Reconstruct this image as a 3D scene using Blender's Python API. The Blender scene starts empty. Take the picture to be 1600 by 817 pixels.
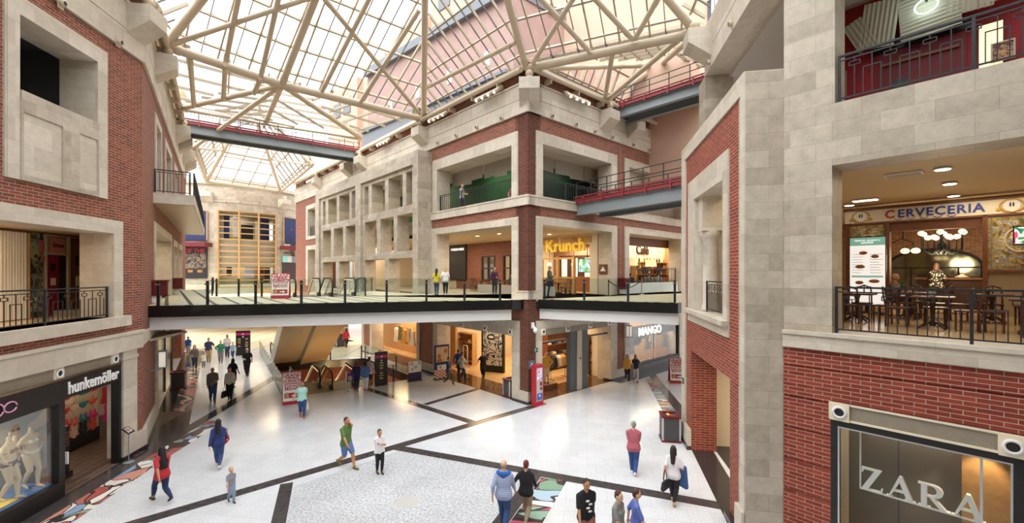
import bpy, bmesh, math, random
from mathutils import Vector, Matrix
random.seed(7)
PI = math.pi
scene = bpy.context.scene
COL = scene.collection

# ------------------------------------------------------------------ camera, world, exposure
F, HY, CX, CZ = 680.0, 427.0, 800.0, 6.5          # focal length in pixels, horizon row, centre column, eye height
cam_d = bpy.data.cameras.new('camera'); cam = bpy.data.objects.new('camera', cam_d); COL.objects.link(cam)
cam.location = (0, 0, CZ); cam.rotation_euler = (PI/2, 0, 0)
cam_d.sensor_fit = 'HORIZONTAL'; cam_d.sensor_width = 36; cam_d.lens = F/1600*36
cam_d.shift_y = (HY-408.5)/1600; cam_d.clip_end = 400; cam_d.clip_start = .05
scene.camera = cam
w = bpy.data.worlds.new('sky'); scene.world = w; w.use_nodes = True
nt = w.node_tree; nt.nodes.clear()
bg = nt.nodes.new('ShaderNodeBackground'); ow = nt.nodes.new('ShaderNodeOutputWorld')
tc = nt.nodes.new('ShaderNodeTexCoord'); sp = nt.nodes.new('ShaderNodeSeparateXYZ'); rp = nt.nodes.new('ShaderNodeValToRGB')
nt.links.new(tc.outputs['Generated'], sp.inputs[0]); nt.links.new(sp.outputs[2], rp.inputs[0])
rp.color_ramp.elements[0].position = .0; rp.color_ramp.elements[0].color = (.16, .15, .14, 1)
rp.color_ramp.elements[1].position = .5; rp.color_ramp.elements[1].color = (.97, .985, 1, 1)
nt.links.new(rp.outputs[0], bg.inputs[0]); bg.inputs[1].default_value = 3.6
nt.links.new(bg.outputs[0], ow.inputs[0])
SUN = bpy.data.lights.new('sun', 'SUN'); SUN.energy = 3.6; SUN.angle = 1.2; SUN.color = (1, .97, .93)
so = bpy.data.objects.new('sun', SUN); COL.objects.link(so); so.location = (0, 0, 40); so.rotation_euler = (math.radians(26), math.radians(-20), 0)
scene.view_settings.view_transform = 'Standard'; scene.view_settings.look = 'None'
scene.view_settings.gamma = 1; scene.view_settings.use_curve_mapping = False; scene.view_settings.exposure = 0.22
scene.cycles.max_bounces = 8; scene.cycles.diffuse_bounces = 4; scene.cycles.transparent_max_bounces = 24
scene.cycles.sample_clamp_indirect = 6; scene.cycles.caustics_reflective = False; scene.cycles.caustics_refractive = False
scene.cycles.use_denoising = True

# ------------------------------------------------------------------ materials
M = {}
def srgb(c):
    if isinstance(c, str):
        c = tuple(int(c[i:i+2], 16)/255 for i in (0, 2, 4))
    return tuple((v/12.92 if v <= .04045 else ((v+.055)/1.055)**2.4) for v in c)+(1,)
def mat(name, col='808080', rough=.5, metal=0, emit=None, es=0, noise=0, nscale=6, spec=.5, bump=0):
    if name in M: return M[name]
    m = bpy.data.materials.new(name); m.use_nodes = True; M[name] = m
    b = m.node_tree.nodes['Principled BSDF']; c = srgb(col)
    b.inputs['Base Color'].default_value = c; b.inputs['Roughness'].default_value = rough
    b.inputs['Metallic'].default_value = metal; b.inputs['Specular IOR Level'].default_value = spec
    if emit: b.inputs['Emission Color'].default_value = srgb(emit); b.inputs['Emission Strength'].default_value = es
    n, l = m.node_tree.nodes, m.node_tree.links
    if noise:
        t = n.new('ShaderNodeTexCoord'); x = n.new('ShaderNodeTexNoise'); x.inputs['Scale'].default_value = nscale; x.inputs['Detail'].default_value = 6
        l.new(t.outputs['Object'], x.inputs['Vector'])
        mx = n.new('ShaderNodeMixRGB'); mx.blend_type = 'MULTIPLY'; mx.inputs[0].default_value = 1
        r = n.new('ShaderNodeMapRange'); r.inputs[1].default_value = .25; r.inputs[2].default_value = .75; r.inputs[3].default_value = 1-noise; r.inputs[4].default_value = 1+noise*.5
        l.new(x.outputs[0], r.inputs[0]); mx.inputs[1].default_value = c; l.new(r.outputs[0], mx.inputs[2]); l.new(mx.outputs[0], b.inputs['Base Color'])
        if bump:
            bp = n.new('ShaderNodeBump'); bp.inputs['Strength'].default_value = bump; bp.inputs['Distance'].default_value = .01; l.new(x.outputs[0], bp.inputs['Height']); l.new(bp.outputs[0], b.inputs['Normal'])
    return m
def mixc(n, l, fac, a, b, mode='MIX'):
    x = n.new('ShaderNodeMixRGB'); x.blend_type = mode
    for i, v in enumerate((fac, a, b)):
        if isinstance(v, (float, int)): x.inputs[i].default_value = v
        elif isinstance(v, tuple): x.inputs[i].default_value = v
        else: l.new(v, x.inputs[i])
    return x.outputs[0]
def tiles(name, c1, c2, cm, bw, rh, mortar, rough=.6, nz=.15, nscale=3, off=.5, bump=.4, veins=0, spec=.4, rot=0, tint=None):
    m = bpy.data.materials.new(name); m.use_nodes = True; M[name] = m
    n, l = m.node_tree.nodes, m.node_tree.links; b = n['Principled BSDF']
    uv = n.new('ShaderNodeUVMap'); src = uv.outputs[0]
    if rot:
        mp = n.new('ShaderNodeMapping'); mp.inputs['Rotation'].default_value = (0, 0, rot); l.new(src, mp.inputs[0]); src = mp.outputs[0]
    t = n.new('ShaderNodeTexBrick'); l.new(src, t.inputs['Vector']); t.offset = off; t.squash = 1
    t.inputs['Scale'].default_value = 1; t.inputs['Brick Width'].default_value = bw; t.inputs['Row Height'].default_value = rh
    t.inputs['Mortar Size'].default_value = mortar; t.inputs['Mortar Smooth'].default_value = .1; t.inputs['Bias'].default_value = 0
    t.inputs['Color1'].default_value = srgb(c1); t.inputs['Color2'].default_value = srgb(c2); t.inputs['Mortar'].default_value = srgb(cm)
    x = n.new('ShaderNodeTexNoise'); x.inputs['Scale'].default_value = nscale; x.inputs['Detail'].default_value = 8; x.inputs['Roughness'].default_value = .65; l.new(src, x.inputs['Vector'])
    r = n.new('ShaderNodeMapRange'); r.inputs[1].default_value = .3; r.inputs[2].default_value = .7; r.inputs[3].default_value = 1-nz; r.inputs[4].default_value = 1+nz*.6; l.new(x.outputs[0], r.inputs[0])
    c = mixc(n, l, 1.0, t.outputs[0], r.outputs[0], 'MULTIPLY')
    if veins:
        v = n.new('ShaderNodeTexNoise'); v.inputs['Scale'].default_value = 1.7; v.inputs['Detail'].default_value = 9; v.inputs['Distortion'].default_value = 1.6; l.new(src, v.inputs['Vector'])
        vr = n.new('ShaderNodeValToRGB'); e = vr.color_ramp.elements; e[0].position = .47; e[0].color = (1, 1, 1, 1); e[1].position = .53; e[1].color = (1, 1, 1, 1)
        q = vr.color_ramp.elements.new(.5); q.color = (1-veins, 1-veins*1.15, 1-veins*1.3, 1); l.new(v.outputs[0], vr.inputs[0])
        c = mixc(n, l, 1.0, c, vr.outputs[0], 'MULTIPLY')
    l.new(c, b.inputs['Base Color']); b.inputs['Roughness'].default_value = rough; b.inputs['Specular IOR Level'].default_value = spec
    if bump:
        bp = n.new('ShaderNodeBump'); bp.inputs['Strength'].default_value = bump; bp.inputs['Distance'].default_value = .008; bp.invert = True
        l.new(t.outputs['Fac'], bp.inputs['Height']); l.new(bp.outputs[0], b.inputs['Normal'])
    return m
tiles('brick', '96503e', '783f31', 'b3a48f', .335, .09, .007, .75, .22, 5, .5, .5)
tiles('brick_red', '9c4230', '822f21', 'b5aa94', .335, .09, .006, .7, .2, 5, .5, .5)
tiles('brick_old', 'b38466', '96694f', 'c9b49a', .25, .075, .009, .85, .3, 6, .5, .5)
tiles('stone', 'c6bba9', 'ada18f', '928775', .82, .41, .003, .5, .2, 3.2, .37, .1, .05)
tiles('stone_trim', 'd6ccbb', 'c2b7a5', 'a29685', 1.1, .62, .002, .5, .13, 3.2, .5, .1, .04)
tiles('stone_frieze', '9c917f', '8d8272', '7d7364', 2.4, .6, .002, .5, .12, 4, .5, .1, .08)
tiles('deck_strip', 'd9cfb4', 'cfc4a6', '3d382f', 2.2, .55, .05, .3, .05, 2, .0, 0)
tiles('deck_line', 'd9cfb4', 'cfc4a6', '2d2a24', 40, .8, .075, .45, .05, 2, .0, 0, rot=.9)
tiles('deck_grid', 'aea598', '9f968a', '857c70', .6, .6, .004, .5, .1, 3, .0, 0)
tiles('shop_floor', 'd8b88c', 'ceac7e', 'b39467', .6, .6, .003, .12, .06, 3, .0, 0)
tiles('dark_plank', '5d4a3e', '4b3a30', 'a08d7c', .9, .28, .006, .35, .2, 5, .5, 0)
tiles('dark_tile', '35312f', '2b2827', '5c5653', .6, .6, .003, .18, .25, 5, .0, 0)
def floor_mat():
    m = bpy.data.materials.new('granite_floor'); m.use_nodes = True; M['granite_floor'] = m
    n, l = m.node_tree.nodes, m.node_tree.links; b = n['Principled BSDF']
    g = n.new('ShaderNodeNewGeometry'); mp = n.new('ShaderNodeMapping'); mp.inputs['Rotation'].default_value = (0, 0, .17); l.new(g.outputs['Position'], mp.inputs[0])
    t = n.new('ShaderNodeTexBrick'); l.new(mp.outputs[0], t.inputs['Vector']); t.offset = .5
    t.inputs['Scale'].default_value = 1; t.inputs['Brick Width'].default_value = .6; t.inputs['Row Height'].default_value = .6; t.inputs['Mortar Size'].default_value = .004; t.inputs['Bias'].default_value = -.3
    t.inputs['Color1'].default_value = srgb('dfe1e4'); t.inputs['Color2'].default_value = srgb('d6d8da'); t.inputs['Mortar'].default_value = srgb('c0c0c0')
    x = n.new('ShaderNodeTexNoise'); x.inputs['Scale'].default_value = 22; x.inputs['Detail'].default_value = 5; x.inputs['Roughness'].default_value = .8; l.new(mp.outputs[0], x.inputs['Vector'])
    r = n.new('ShaderNodeMapRange'); r.inputs[1].default_value = .36; r.inputs[2].default_value = .62; r.inputs[3].default_value = .74; r.inputs[4].default_value = 1.05; l.new(x.outputs[0], r.inputs[0])
    x2 = n.new('ShaderNodeTexNoise'); x2.inputs['Scale'].default_value = .7; x2.inputs['Detail'].default_value = 3; l.new(mp.outputs[0], x2.inputs['Vector'])
    r2 = n.new('ShaderNodeMapRange'); r2.inputs[1].default_value = .3; r2.inputs[2].default_value = .7; r2.inputs[3].default_value = .92; r2.inputs[4].default_value = 1.03; l.new(x2.outputs[0], r2.inputs[0])
    c = mixc(n, l, 1.0, t.outputs[0], r.outputs[0], 'MULTIPLY'); c = mixc(n, l, 1.0, c, r2.outputs[0], 'MULTIPLY')
    l.new(c, b.inputs['Base Color']); b.inputs['Roughness'].default_value = .17; b.inputs['Specular IOR Level'].default_value = .55
floor_mat()
M['granite_speckle'] = M['granite_floor'].copy(); q_ = M['granite_speckle'].node_tree.nodes
for n_ in q_:
    if n_.type == 'TEX_NOISE' and n_.inputs['Scale'].default_value > 20: n_.inputs['Scale'].default_value = 15
    if n_.type == 'MAP_RANGE' and abs(n_.inputs[3].default_value-.74) < .01: n_.inputs[3].default_value = .42; n_.inputs[4].default_value = 1.02
def mosaic_mat(name, cols, scale, stretch, rot, wave=False):
    m = bpy.data.materials.new(name); m.use_nodes = True; M[name] = m
    n, l = m.node_tree.nodes, m.node_tree.links; b = n['Principled BSDF']
    g = n.new('ShaderNodeNewGeometry'); mp = n.new('ShaderNodeMapping'); mp.inputs['Rotation'].default_value = (0, 0, rot); mp.inputs['Scale'].default_value = stretch; l.new(g.outputs['Position'], mp.inputs[0])
    x = n.new('ShaderNodeTexNoise'); x.inputs['Scale'].default_value = scale*.6; x.inputs['Detail'].default_value = .6; l.new(mp.outputs[0], x.inputs['Vector'])
    ad = n.new('ShaderNodeVectorMath'); ad.operation = 'MULTIPLY_ADD'; l.new(x.outputs['Color'], ad.inputs[0]); ad.inputs[1].default_value = (.9, .9, 0); l.new(mp.outputs[0], ad.inputs[2])
    if wave:
        v = n.new('ShaderNodeTexWave'); v.wave_type = 'BANDS'; v.bands_direction = 'DIAGONAL'; v.inputs['Scale'].default_value = scale*.22; v.inputs['Distortion'].default_value = 1.0
        l.new(ad.outputs[0], v.inputs['Vector']); fac = v.outputs['Fac']
    else:
        v = n.new('ShaderNodeTexVoronoi'); v.inputs['Scale'].default_value = scale; l.new(ad.outputs[0], v.inputs['Vector'])
        sx = n.new('ShaderNodeSeparateColor'); l.new(v.outputs['Color'], sx.inputs[0]); fac = sx.outputs[0]
    rr = n.new('ShaderNodeValToRGB'); rr.color_ramp.interpolation = 'CONSTANT'; e = rr.color_ramp.elements
    while len(e) < len(cols): e.new(.5)
    for i, c in enumerate(cols): e[i].position = i/len(cols); e[i].color = srgb(c)
    l.new(fac, rr.inputs[0]); c = rr.outputs[0]
    if not wave:
        v2 = n.new('ShaderNodeTexVoronoi'); v2.feature = 'DISTANCE_TO_EDGE'; v2.inputs['Scale'].default_value = scale; l.new(ad.outputs[0], v2.inputs['Vector'])
        r2 = n.new('ShaderNodeValToRGB'); r2.color_ramp.interpolation = 'CONSTANT'; r2.color_ramp.elements[0].color = (1, 1, 1, 1); r2.color_ramp.elements[1].position = .05; r2.color_ramp.elements[1].color = (0, 0, 0, 1)
        l.new(v2.outputs[0], r2.inputs[0]); c = mixc(n, l, r2.outputs[0], c, srgb('3a3234'))
    l.new(c, b.inputs['Base Color']); b.inputs['Roughness'].default_value = .25
mosaic_mat('mosaic_swirl', ['b06a60', 'e6e2dc', '8a9a86', '7f9cc0', 'c98a78', '5a4644', 'ddd6cc', 'a9554e'], 2.9, (1, .62, 1), .6)
mosaic_mat('mosaic_zigzag', ['4c5a54', 'c98d80', 'e4dbd2', '6f3f3c', '4c5a54', 'b9756b'], 2.2, (.3, 1, 1), .5, True)
mosaic_mat('mosaic_leaf', ['8fb09a', 'f0efe8', '26282a', '7d9f86', 'a9c0d0', '26282a', 'c0556a', 'd08a5e'], 2.6, (.45, 1, 1), 2.5)
mosaic_mat('mosaic_coral', ['d5a878', '9fb4bd', 'e9e0d2', 'b4634c', '7d93a0', 'd9bfa0', '8f4436'], 2.2, (.4, 1, 1), .6)
def poster_mat(name, cols, scale=3, seed=0, rough=.4, es=0):
    m = bpy.data.materials.new(name); m.use_nodes = True; M[name] = m
    n, l = m.node_tree.nodes, m.node_tree.links; b = n['Principled BSDF']
    t = n.new('ShaderNodeTexCoord'); mp = n.new('ShaderNodeMapping'); mp.inputs['Location'].default_value = (seed, seed*.7, seed*.3); l.new(t.outputs['Object'], mp.inputs[0])
    x = n.new('ShaderNodeTexNoise'); x.inputs['Scale'].default_value = scale; x.inputs['Detail'].default_value = 2; x.inputs['Distortion'].default_value = .8; l.new(mp.outputs[0], x.inputs['Vector'])
    rr = n.new('ShaderNodeValToRGB'); rr.color_ramp.interpolation = 'CONSTANT'; e = rr.color_ramp.elements
    while len(e) < len(cols): e.new(.5)
    for i, c in enumerate(cols): e[i].position = .28+.44*i/len(cols) if i else 0; e[i].color = srgb(c)
    l.new(x.outputs[0], rr.inputs[0]); l.new(rr.outputs[0], b.inputs['Base Color']); b.inputs['Roughness'].default_value = rough
    if es: l.new(rr.outputs[0], b.inputs['Emission Color']); b.inputs['Emission Strength'].default_value = es
    return m
def glass_mat(name, tint, gloss=.06, rough=0.0):
    m = bpy.data.materials.new(name); m.use_nodes = True; M[name] = m
    n, l = m.node_tree.nodes, m.node_tree.links; n.clear()
    tr = n.new('ShaderNodeBsdfTransparent'); tr.inputs[0].default_value = tint
    gl = n.new('ShaderNodeBsdfGlossy'); gl.inputs[0].default_value = (1, 1, 1, 1); gl.inputs['Roughness'].default_value = rough
    fr = n.new('ShaderNodeFresnel'); fr.inputs[0].default_value = 1.45; mu = n.new('ShaderNodeMath'); mu.operation = 'MULTIPLY'; l.new(fr.outputs[0], mu.inputs[0]); mu.inputs[1].default_value = gloss*16
    mn = n.new('ShaderNodeMath'); mn.operation = 'MINIMUM'; l.new(mu.outputs[0], mn.inputs[0]); mn.inputs[1].default_value = .3
    mx = n.new('ShaderNodeMixShader'); l.new(mn.outputs[0], mx.inputs[0]); l.new(tr.outputs[0], mx.inputs[1]); l.new(gl.outputs[0], mx.inputs[2])
    o = n.new('ShaderNodeOutputMaterial'); l.new(mx.outputs[0], o.inputs[0])
glass_mat('roof_glass', (.90, .93, .96, 1), .03)
glass_mat('glass', (.88, .92, .90, 1), .03)
glass_mat('shop_glass', (.95, .96, .95, 1), .012)
mat('black_granite', '363334', .14, noise=.35, nscale=9)
mat('band_granite', '4a4544', .16, noise=.35, nscale=7)
mat('tan_paint', 'c6b59c', .42); mat('tan_dark', 'a08c6c', .5); mat('bar_paint', 'a99b84', .45); mat('bar_dark', '575047', .5)
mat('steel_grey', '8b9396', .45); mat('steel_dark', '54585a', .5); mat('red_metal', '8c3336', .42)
mat('black_metal', '2d2f33', .45, .3); mat('black', '1c1b1b', .4); mat('black_gloss', '171717', .12); mat('bridge_white', 'dad8d4', .35)
mat('chrome', 'c9c9c9', .18, 1); mat('white', 'eeece8', .5); mat('cream', 'e6d9bf', .6); mat('ceiling_cream', 'dcc8a0', .7); mat('plaster', 'd8cbb4', .8, noise=.05)
mat('ceiling_grey', 'c4bfb8', .8); mat('tan_soffit', 'ae9c7c', .3, .15); mat('red', 'b32430', .4); mat('dark_red', '6e1720', .6); mat('wall_red', '96101f', .6)
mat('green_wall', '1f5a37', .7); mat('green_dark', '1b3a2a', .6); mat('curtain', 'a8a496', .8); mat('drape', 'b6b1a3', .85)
mat('warm_light', 'ffe2b0', .5, emit='ffd79a', es=7); mat('white_light', 'ffffff', .5, emit='fff4e2', es=7); mat('neon_light', 'ffffff', .5, emit='e4fff4', es=6)
mat('wood', '7a4a2e', .45, noise=.3, nscale=7); mat('wood_light', 'c79c66', .5, noise=.2, nscale=7); mat('wood_chair', '55301f', .4, noise=.3, nscale=7); mat('granite_brown', '6b4a30', .1, noise=.3, nscale=8); mat('wood_dark', '3f2519', .4, noise=.3, nscale=8); mat('grey_bin', '4a4b4d', .5)
mat('rubber', '151515', .6); mat('step_metal', '76726b', .35, .5); mat('ext_tan', 'cdab95', .8); mat('ext_brick', 'a88a82', .8, noise=.12, nscale=1.5); mat('ext_dark', '6d7178', .4); mat('ext_glass', '53657a', .15)  # ext_brick is paled and greyed: outdoor haze put into its colour
mat('navy', '1e2d5e', .6); mat('mannequin', 'd8c8aa', .45); mat('yellow', 'e9c842', .5); mat('blue_sign', '2b3ea0', .4); mat('pink', 'd61c7c', .5)

# ------------------------------------------------------------------ mesh builder and object helpers
class MB:
    def __init__(s): s.v = []; s.f = []; s.sm = []
    def add(s, vs, fs, smooth=False):
        o = len(s.v); s.v += [tuple(p) for p in vs]
        for f in fs: s.f.append(tuple(i+o for i in f)); s.sm.append(smooth)
        return s
    def box(s, x0, x1, y0, y1, z0, z1):
        if x0 > x1: x0, x1 = x1, x0
        if y0 > y1: y0, y1 = y1, y0
        if z0 > z1: z0, z1 = z1, z0
        return s.add([(x0,y0,z0),(x1,y0,z0),(x1,y1,z0),(x0,y1,z0),(x0,y0,z1),(x1,y0,z1),(x1,y1,z1),(x0,y1,z1)],
            [(0,3,2,1),(4,5,6,7),(0,1,5,4),(1,2,6,5),(2,3,7,6),(3,0,4,7)])
    def cbox(s, c, d): return s.box(c[0]-d[0]/2, c[0]+d[0]/2, c[1]-d[1]/2, c[1]+d[1]/2, c[2]-d[2]/2, c[2]+d[2]/2)
    def prism(s, poly, z0, z1):                      # polygon in xy, counter-clockwise
        n = len(poly)
        return s.add([(x,y,z0) for x,y in poly]+[(x,y,z1) for x,y in poly], [tuple(range(n-1,-1,-1)), tuple(range(n,2*n))]+[(i,(i+1)%n,n+(i+1)%n,n+i) for i in range(n)])
    def ext(s, poly, y0, y1):                        # polygon in xz extruded along y
        n = len(poly)
        return s.add([(x,y0,z) for x,z in poly]+[(x,y1,z) for x,z in poly], [tuple(range(n)), tuple(range(2*n-1,n-1,-1))]+[(i,n+i,n+(i+1)%n,(i+1)%n) for i in range(n)])
    def extx(s, poly, x0, x1):                       # polygon in yz extruded along x
        n = len(poly)
        return s.add([(x0,y,z) for y,z in poly]+[(x1,y,z) for y,z in poly], [tuple(range(n-1,-1,-1)), tuple(range(n,2*n))]+[(i,(i+1)%n,n+(i+1)%n,n+i) for i in range(n)])
    def tube(s, p, q, r, n=8, r2=None):
        p, q = Vector(p), Vector(q); r2 = r if r2 is None else r2; d = (q-p).normalized()
        a = d.cross(Vector((0,0,1)) if abs(d.z) < .95 else Vector((1,0,0))).normalized(); b = d.cross(a)
        vs = []
        for c, rr in ((p, r), (q, r2)):
            vs += [c+(a*math.cos(2*PI*i/n)+b*math.sin(2*PI*i/n))*rr for i in range(n)]
        s.add(vs, [(i,(i+1)%n,n+(i+1)%n,n+i) for i in range(n)], n > 5)
        return s.add(vs, [tuple(range(n-1,-1,-1)), tuple(range(n,2*n))])
    def path(s, pts, r, n=6, closed=False):
        pts = [Vector(p) for p in pts]; m = len(pts); vs = []; pa = None
        for i, p in enumerate(pts):
            if closed: d = pts[(i+1)%m]-pts[i-1]
            else: d = pts[min(i+1,m-1)]-pts[max(i-1,0)]
            d.normalize()
            if pa is None: a = d.cross(Vector((0,0,1)) if abs(d.z) < .9 else Vector((1,0,0))).normalized()
            else: a = (pa-d*pa.dot(d)).normalized()
            pa = a; b = d.cross(a)
            vs += [p+(a*math.cos(2*PI*k/n)+b*math.sin(2*PI*k/n))*r for k in range(n)]
        fs = []
        for i in range(m if closed else m-1):
            j = (i+1) % m
            fs += [(i*n+k, i*n+(k+1)%n, j*n+(k+1)%n, j*n+k) for k in range(n)]
        if not closed: fs += [tuple(range(n-1,-1,-1)), tuple((m-1)*n+k for k in range(n))]
        return s.add(vs, fs, True)
    def lathe(s, prof, c=(0,0,0), n=14, axis='z'):   # profile of (radius, height)
        vs = []; m = len(prof)
        for r, h in prof:
            for k in range(n):
                x, y = r*math.cos(2*PI*k/n), r*math.sin(2*PI*k/n)
                vs.append((c[0]+x, c[1]+y, c[2]+h) if axis == 'z' else (c[0]+x, c[1]-h, c[2]+y) if axis == 'y' else (c[0]+h, c[1]+x, c[2]+y))
        fs = [(i*n+k, i*n+(k+1)%n, (i+1)*n+(k+1)%n, (i+1)*n+k) for i in range(m-1) for k in range(n)]
        s.add(vs, fs, True)
        return s.add(vs, [tuple(range(n-1,-1,-1)), tuple((m-1)*n+k for k in range(n))])
    def ball(s, c, r, n=10, m=7):
        r = (r,r,r) if isinstance(r, (int,float)) else r
        vs = [(c[0], c[1], c[2]-r[2])]
        for i in range(1, m):
            a = PI*i/m-PI/2
            vs += [(c[0]+r[0]*math.cos(a)*math.cos(2*PI*k/n), c[1]+r[1]*math.cos(a)*math.sin(2*PI*k/n), c[2]+r[2]*math.sin(a)) for k in range(n)]
        vs.append((c[0], c[1], c[2]+r[2])); t = len(vs)-1
        fs = [(0, 1+(k+1)%n, 1+k) for k in range(n)]+[(1+i*n+k, 1+i*n+(k+1)%n, 1+(i+1)*n+(k+1)%n, 1+(i+1)*n+k) for i in range(m-2) for k in range(n)]
        fs += [(t, t-n+k, t-n+(k+1)%n) for k in range(n)]
        return s.add(vs, fs, True)
    def sheet(s, x0, x1, z0, z1, y): return s.add([(x0,y,z0),(x1,y,z0),(x1,y,z1),(x0,y,z1)], [(0,1,2,3)])
    def mesh(s, name):
        me = bpy.data.meshes.new(name); me.from_pydata(s.v, [], s.f); me.update()
        uv = me.uv_layers.new(name='UVMap').data
        for p, sm in zip(me.polygons, s.sm):
            p.use_smooth = sm; nn = p.normal; ax, ay, az = abs(nn.x), abs(nn.y), abs(nn.z)
            for li in p.loop_indices:
                c = me.vertices[me.loops[li].vertex_index].co
                uv[li].uv = (c.x, c.y) if az >= ax and az >= ay else (c.x, c.z) if ay >= ax else (c.y, c.z)
        return me
class Fr:                                            # a wall: x along it to the viewer's right, y into it, z up
    def __init__(s, o, u):
        l = math.hypot(*u); s.o = o; s.u = (u[0]/l, u[1]/l); s.v = (-s.u[1], s.u[0])
        s.m = Matrix(((s.u[0], s.v[0], 0, o[0]), (s.u[1], s.v[1], 0, o[1]), (0, 0, 1, 0), (0, 0, 0, 1)))
    def w(s, a, d=0, z=0): return Vector((s.o[0]+s.u[0]*a+s.v[0]*d, s.o[1]+s.u[1]*a+s.v[1]*d, z))
    def ang(s): return math.atan2(s.u[1], s.u[0])
def fl(px, py, z=0):                                 # point of a level surface seen at a place of the photograph
    Y = (CZ-z)*F/(py-HY); return Vector(((px-CX)/F*Y, Y, z))
def obj(name, mb, m, parent=None, mtx=None, smooth=None):
    o = bpy.data.objects.new(name, mb.mesh(name) if isinstance(mb, MB) else mb); COL.objects.link(o)
    if m: o.data.materials.append(M[m] if isinstance(m, str) else m)
    if mtx is not None: o.matrix_world = mtx
    if parent: o.parent = parent
    return o
def struct(name, mb, m, fr=None, parent=None, label=None):
    o = obj(name, mb, m, parent, fr.m if fr else None)
    if not parent: o['kind'] = 'structure'
    if label: o['label'] = label
    return o
def tag(o, label, cat, group=None):
    o['label'] = label; o['category'] = cat
    if group: o['group'] = group
    return o
def thing(name, label, cat, loc=(0,0,0), rz=0, group=None):
    o = bpy.data.objects.new(name, None); COL.objects.link(o); o.empty_display_size = .1
    o.location = loc; o.rotation_euler = (0, 0, rz); return tag(o, label, cat, group)
def at(fr, s, d=0, z=0): return dict(loc=fr.w(s, d, z), rz=fr.ang())
def dup(root, loc, rz, label=None, group=None):
    r = root.copy(); COL.objects.link(r); r.location = loc; r.rotation_euler = (0, 0, rz)
    if label: r['label'] = label
    if group: r['group'] = group
    for ch in root.children:
        c = ch.copy(); COL.objects.link(c); c.parent = r
        for g in ch.children:
            d = g.copy(); COL.objects.link(d); d.parent = c
    return r
def text(name, s, size, m, parent, loc, ext=.02, bold=0, rot=(PI/2,0,0), align='CENTER', sx=1, shear=0, space=1):
    c = bpy.data.curves.new(name, 'FONT'); c.body = s; c.size = size; c.extrude = ext; c.offset = bold; c.align_x = align; c.align_y = 'CENTER'; c.shear = shear; c.space_character = space; c.space_line = .85
    c.resolution_u = 3; q = bpy.data.objects.new(name, c); COL.objects.link(q); me = bpy.data.meshes.new_from_object(q); bpy.data.objects.remove(q); bpy.data.curves.remove(c)
    o = bpy.data.objects.new(name, me); COL.objects.link(o); me.materials.clear(); me.materials.append(M[m])
    o.location = loc; o.rotation_euler = rot; o.scale = (sx, 1, 1); o.parent = parent; return o
def light(kind, loc, energy, size=1, col=(1,.8,.55), rot=(0,0,0), sy=None, spot=None):
    l = bpy.data.lights.new('lamp_light', kind); l.energy = energy; l.color = col
    if kind == 'AREA':
        l.size = size
        if sy: l.shape = 'RECTANGLE'; l.size_y = sy
    else: l.shadow_soft_size = size
    if spot: l.spot_size = spot; l.spot_blend = .6
    o = bpy.data.objects.new('lamp_light', l); COL.objects.link(o); o.location = loc; o.rotation_euler = rot; return o
def panel(s0, s1, z0, z1, holes, y0=0, y1=.9):       # wall slab with rectangular holes, one shell without inner faces
    xs = sorted({s0, s1, *[v for h in holes for v in h[:2] if s0 < v < s1]}); zs = sorted({z0, z1, *[v for h in holes for v in h[2:4] if z0 < v < z1]})
    hol = lambda i, k: i < 0 or k < 0 or i >= len(xs)-1 or k >= len(zs)-1 or any(h[0]-1e-6 <= xs[i] and xs[i+1] <= h[1]+1e-6 and h[2]-1e-6 <= zs[k] and zs[k+1] <= h[3]+1e-6 for h in holes)
    b = MB()
    for i in range(len(xs)-1):
        for k in range(len(zs)-1):
            if hol(i, k): continue
            a, c, e, g = xs[i], xs[i+1], zs[k], zs[k+1]
            b.add([(a,y0,e),(c,y0,e),(c,y0,g),(a,y0,g)], [(0,1,2,3)]); b.add([(a,y1,e),(c,y1,e),(c,y1,g),(a,y1,g)], [(3,2,1,0)])
            if hol(i-1, k): b.add([(a,y0,e),(a,y0,g),(a,y1,g),(a,y1,e)], [(0,1,2,3)])
            if hol(i+1, k): b.add([(c,y0,e),(c,y1,e),(c,y1,g),(c,y0,g)], [(0,1,2,3)])
            if hol(i, k-1): b.add([(a,y0,e),(a,y1,e),(c,y1,e),(c,y0,e)], [(0,1,2,3)])
            if hol(i, k+1): b.add([(a,y0,g),(c,y0,g),(c,y1,g),(a,y1,g)], [(0,1,2,3)])
    return b
def surround(out, inn, y0=-.07, y1=.92, sill=True):  # stone frame between an outer and an inner rectangle (x0,x1,z0,z1)
    b = MB(); X0, X1, Z0, Z1 = out; x0, x1, z0, z1 = inn
    b.box(X0, x0, y0, y1, Z0, Z1); b.box(x1, X1, y0, y1, Z0, Z1); b.box(x0, x1, y0, y1, z1, Z1)
    if z0 > Z0: b.box(x0, x1, y0, y1, Z0, z0)
    e = .045; b.box(X0-e, X1+e, y0+.02, y0+.09, Z1, Z1+e); b.box(X0-e, X0, y0+.02, y0+.09, Z0, Z1); b.box(X1, X1+e, y0+.02, y0+.09, Z0, Z1)
    return b

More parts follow.
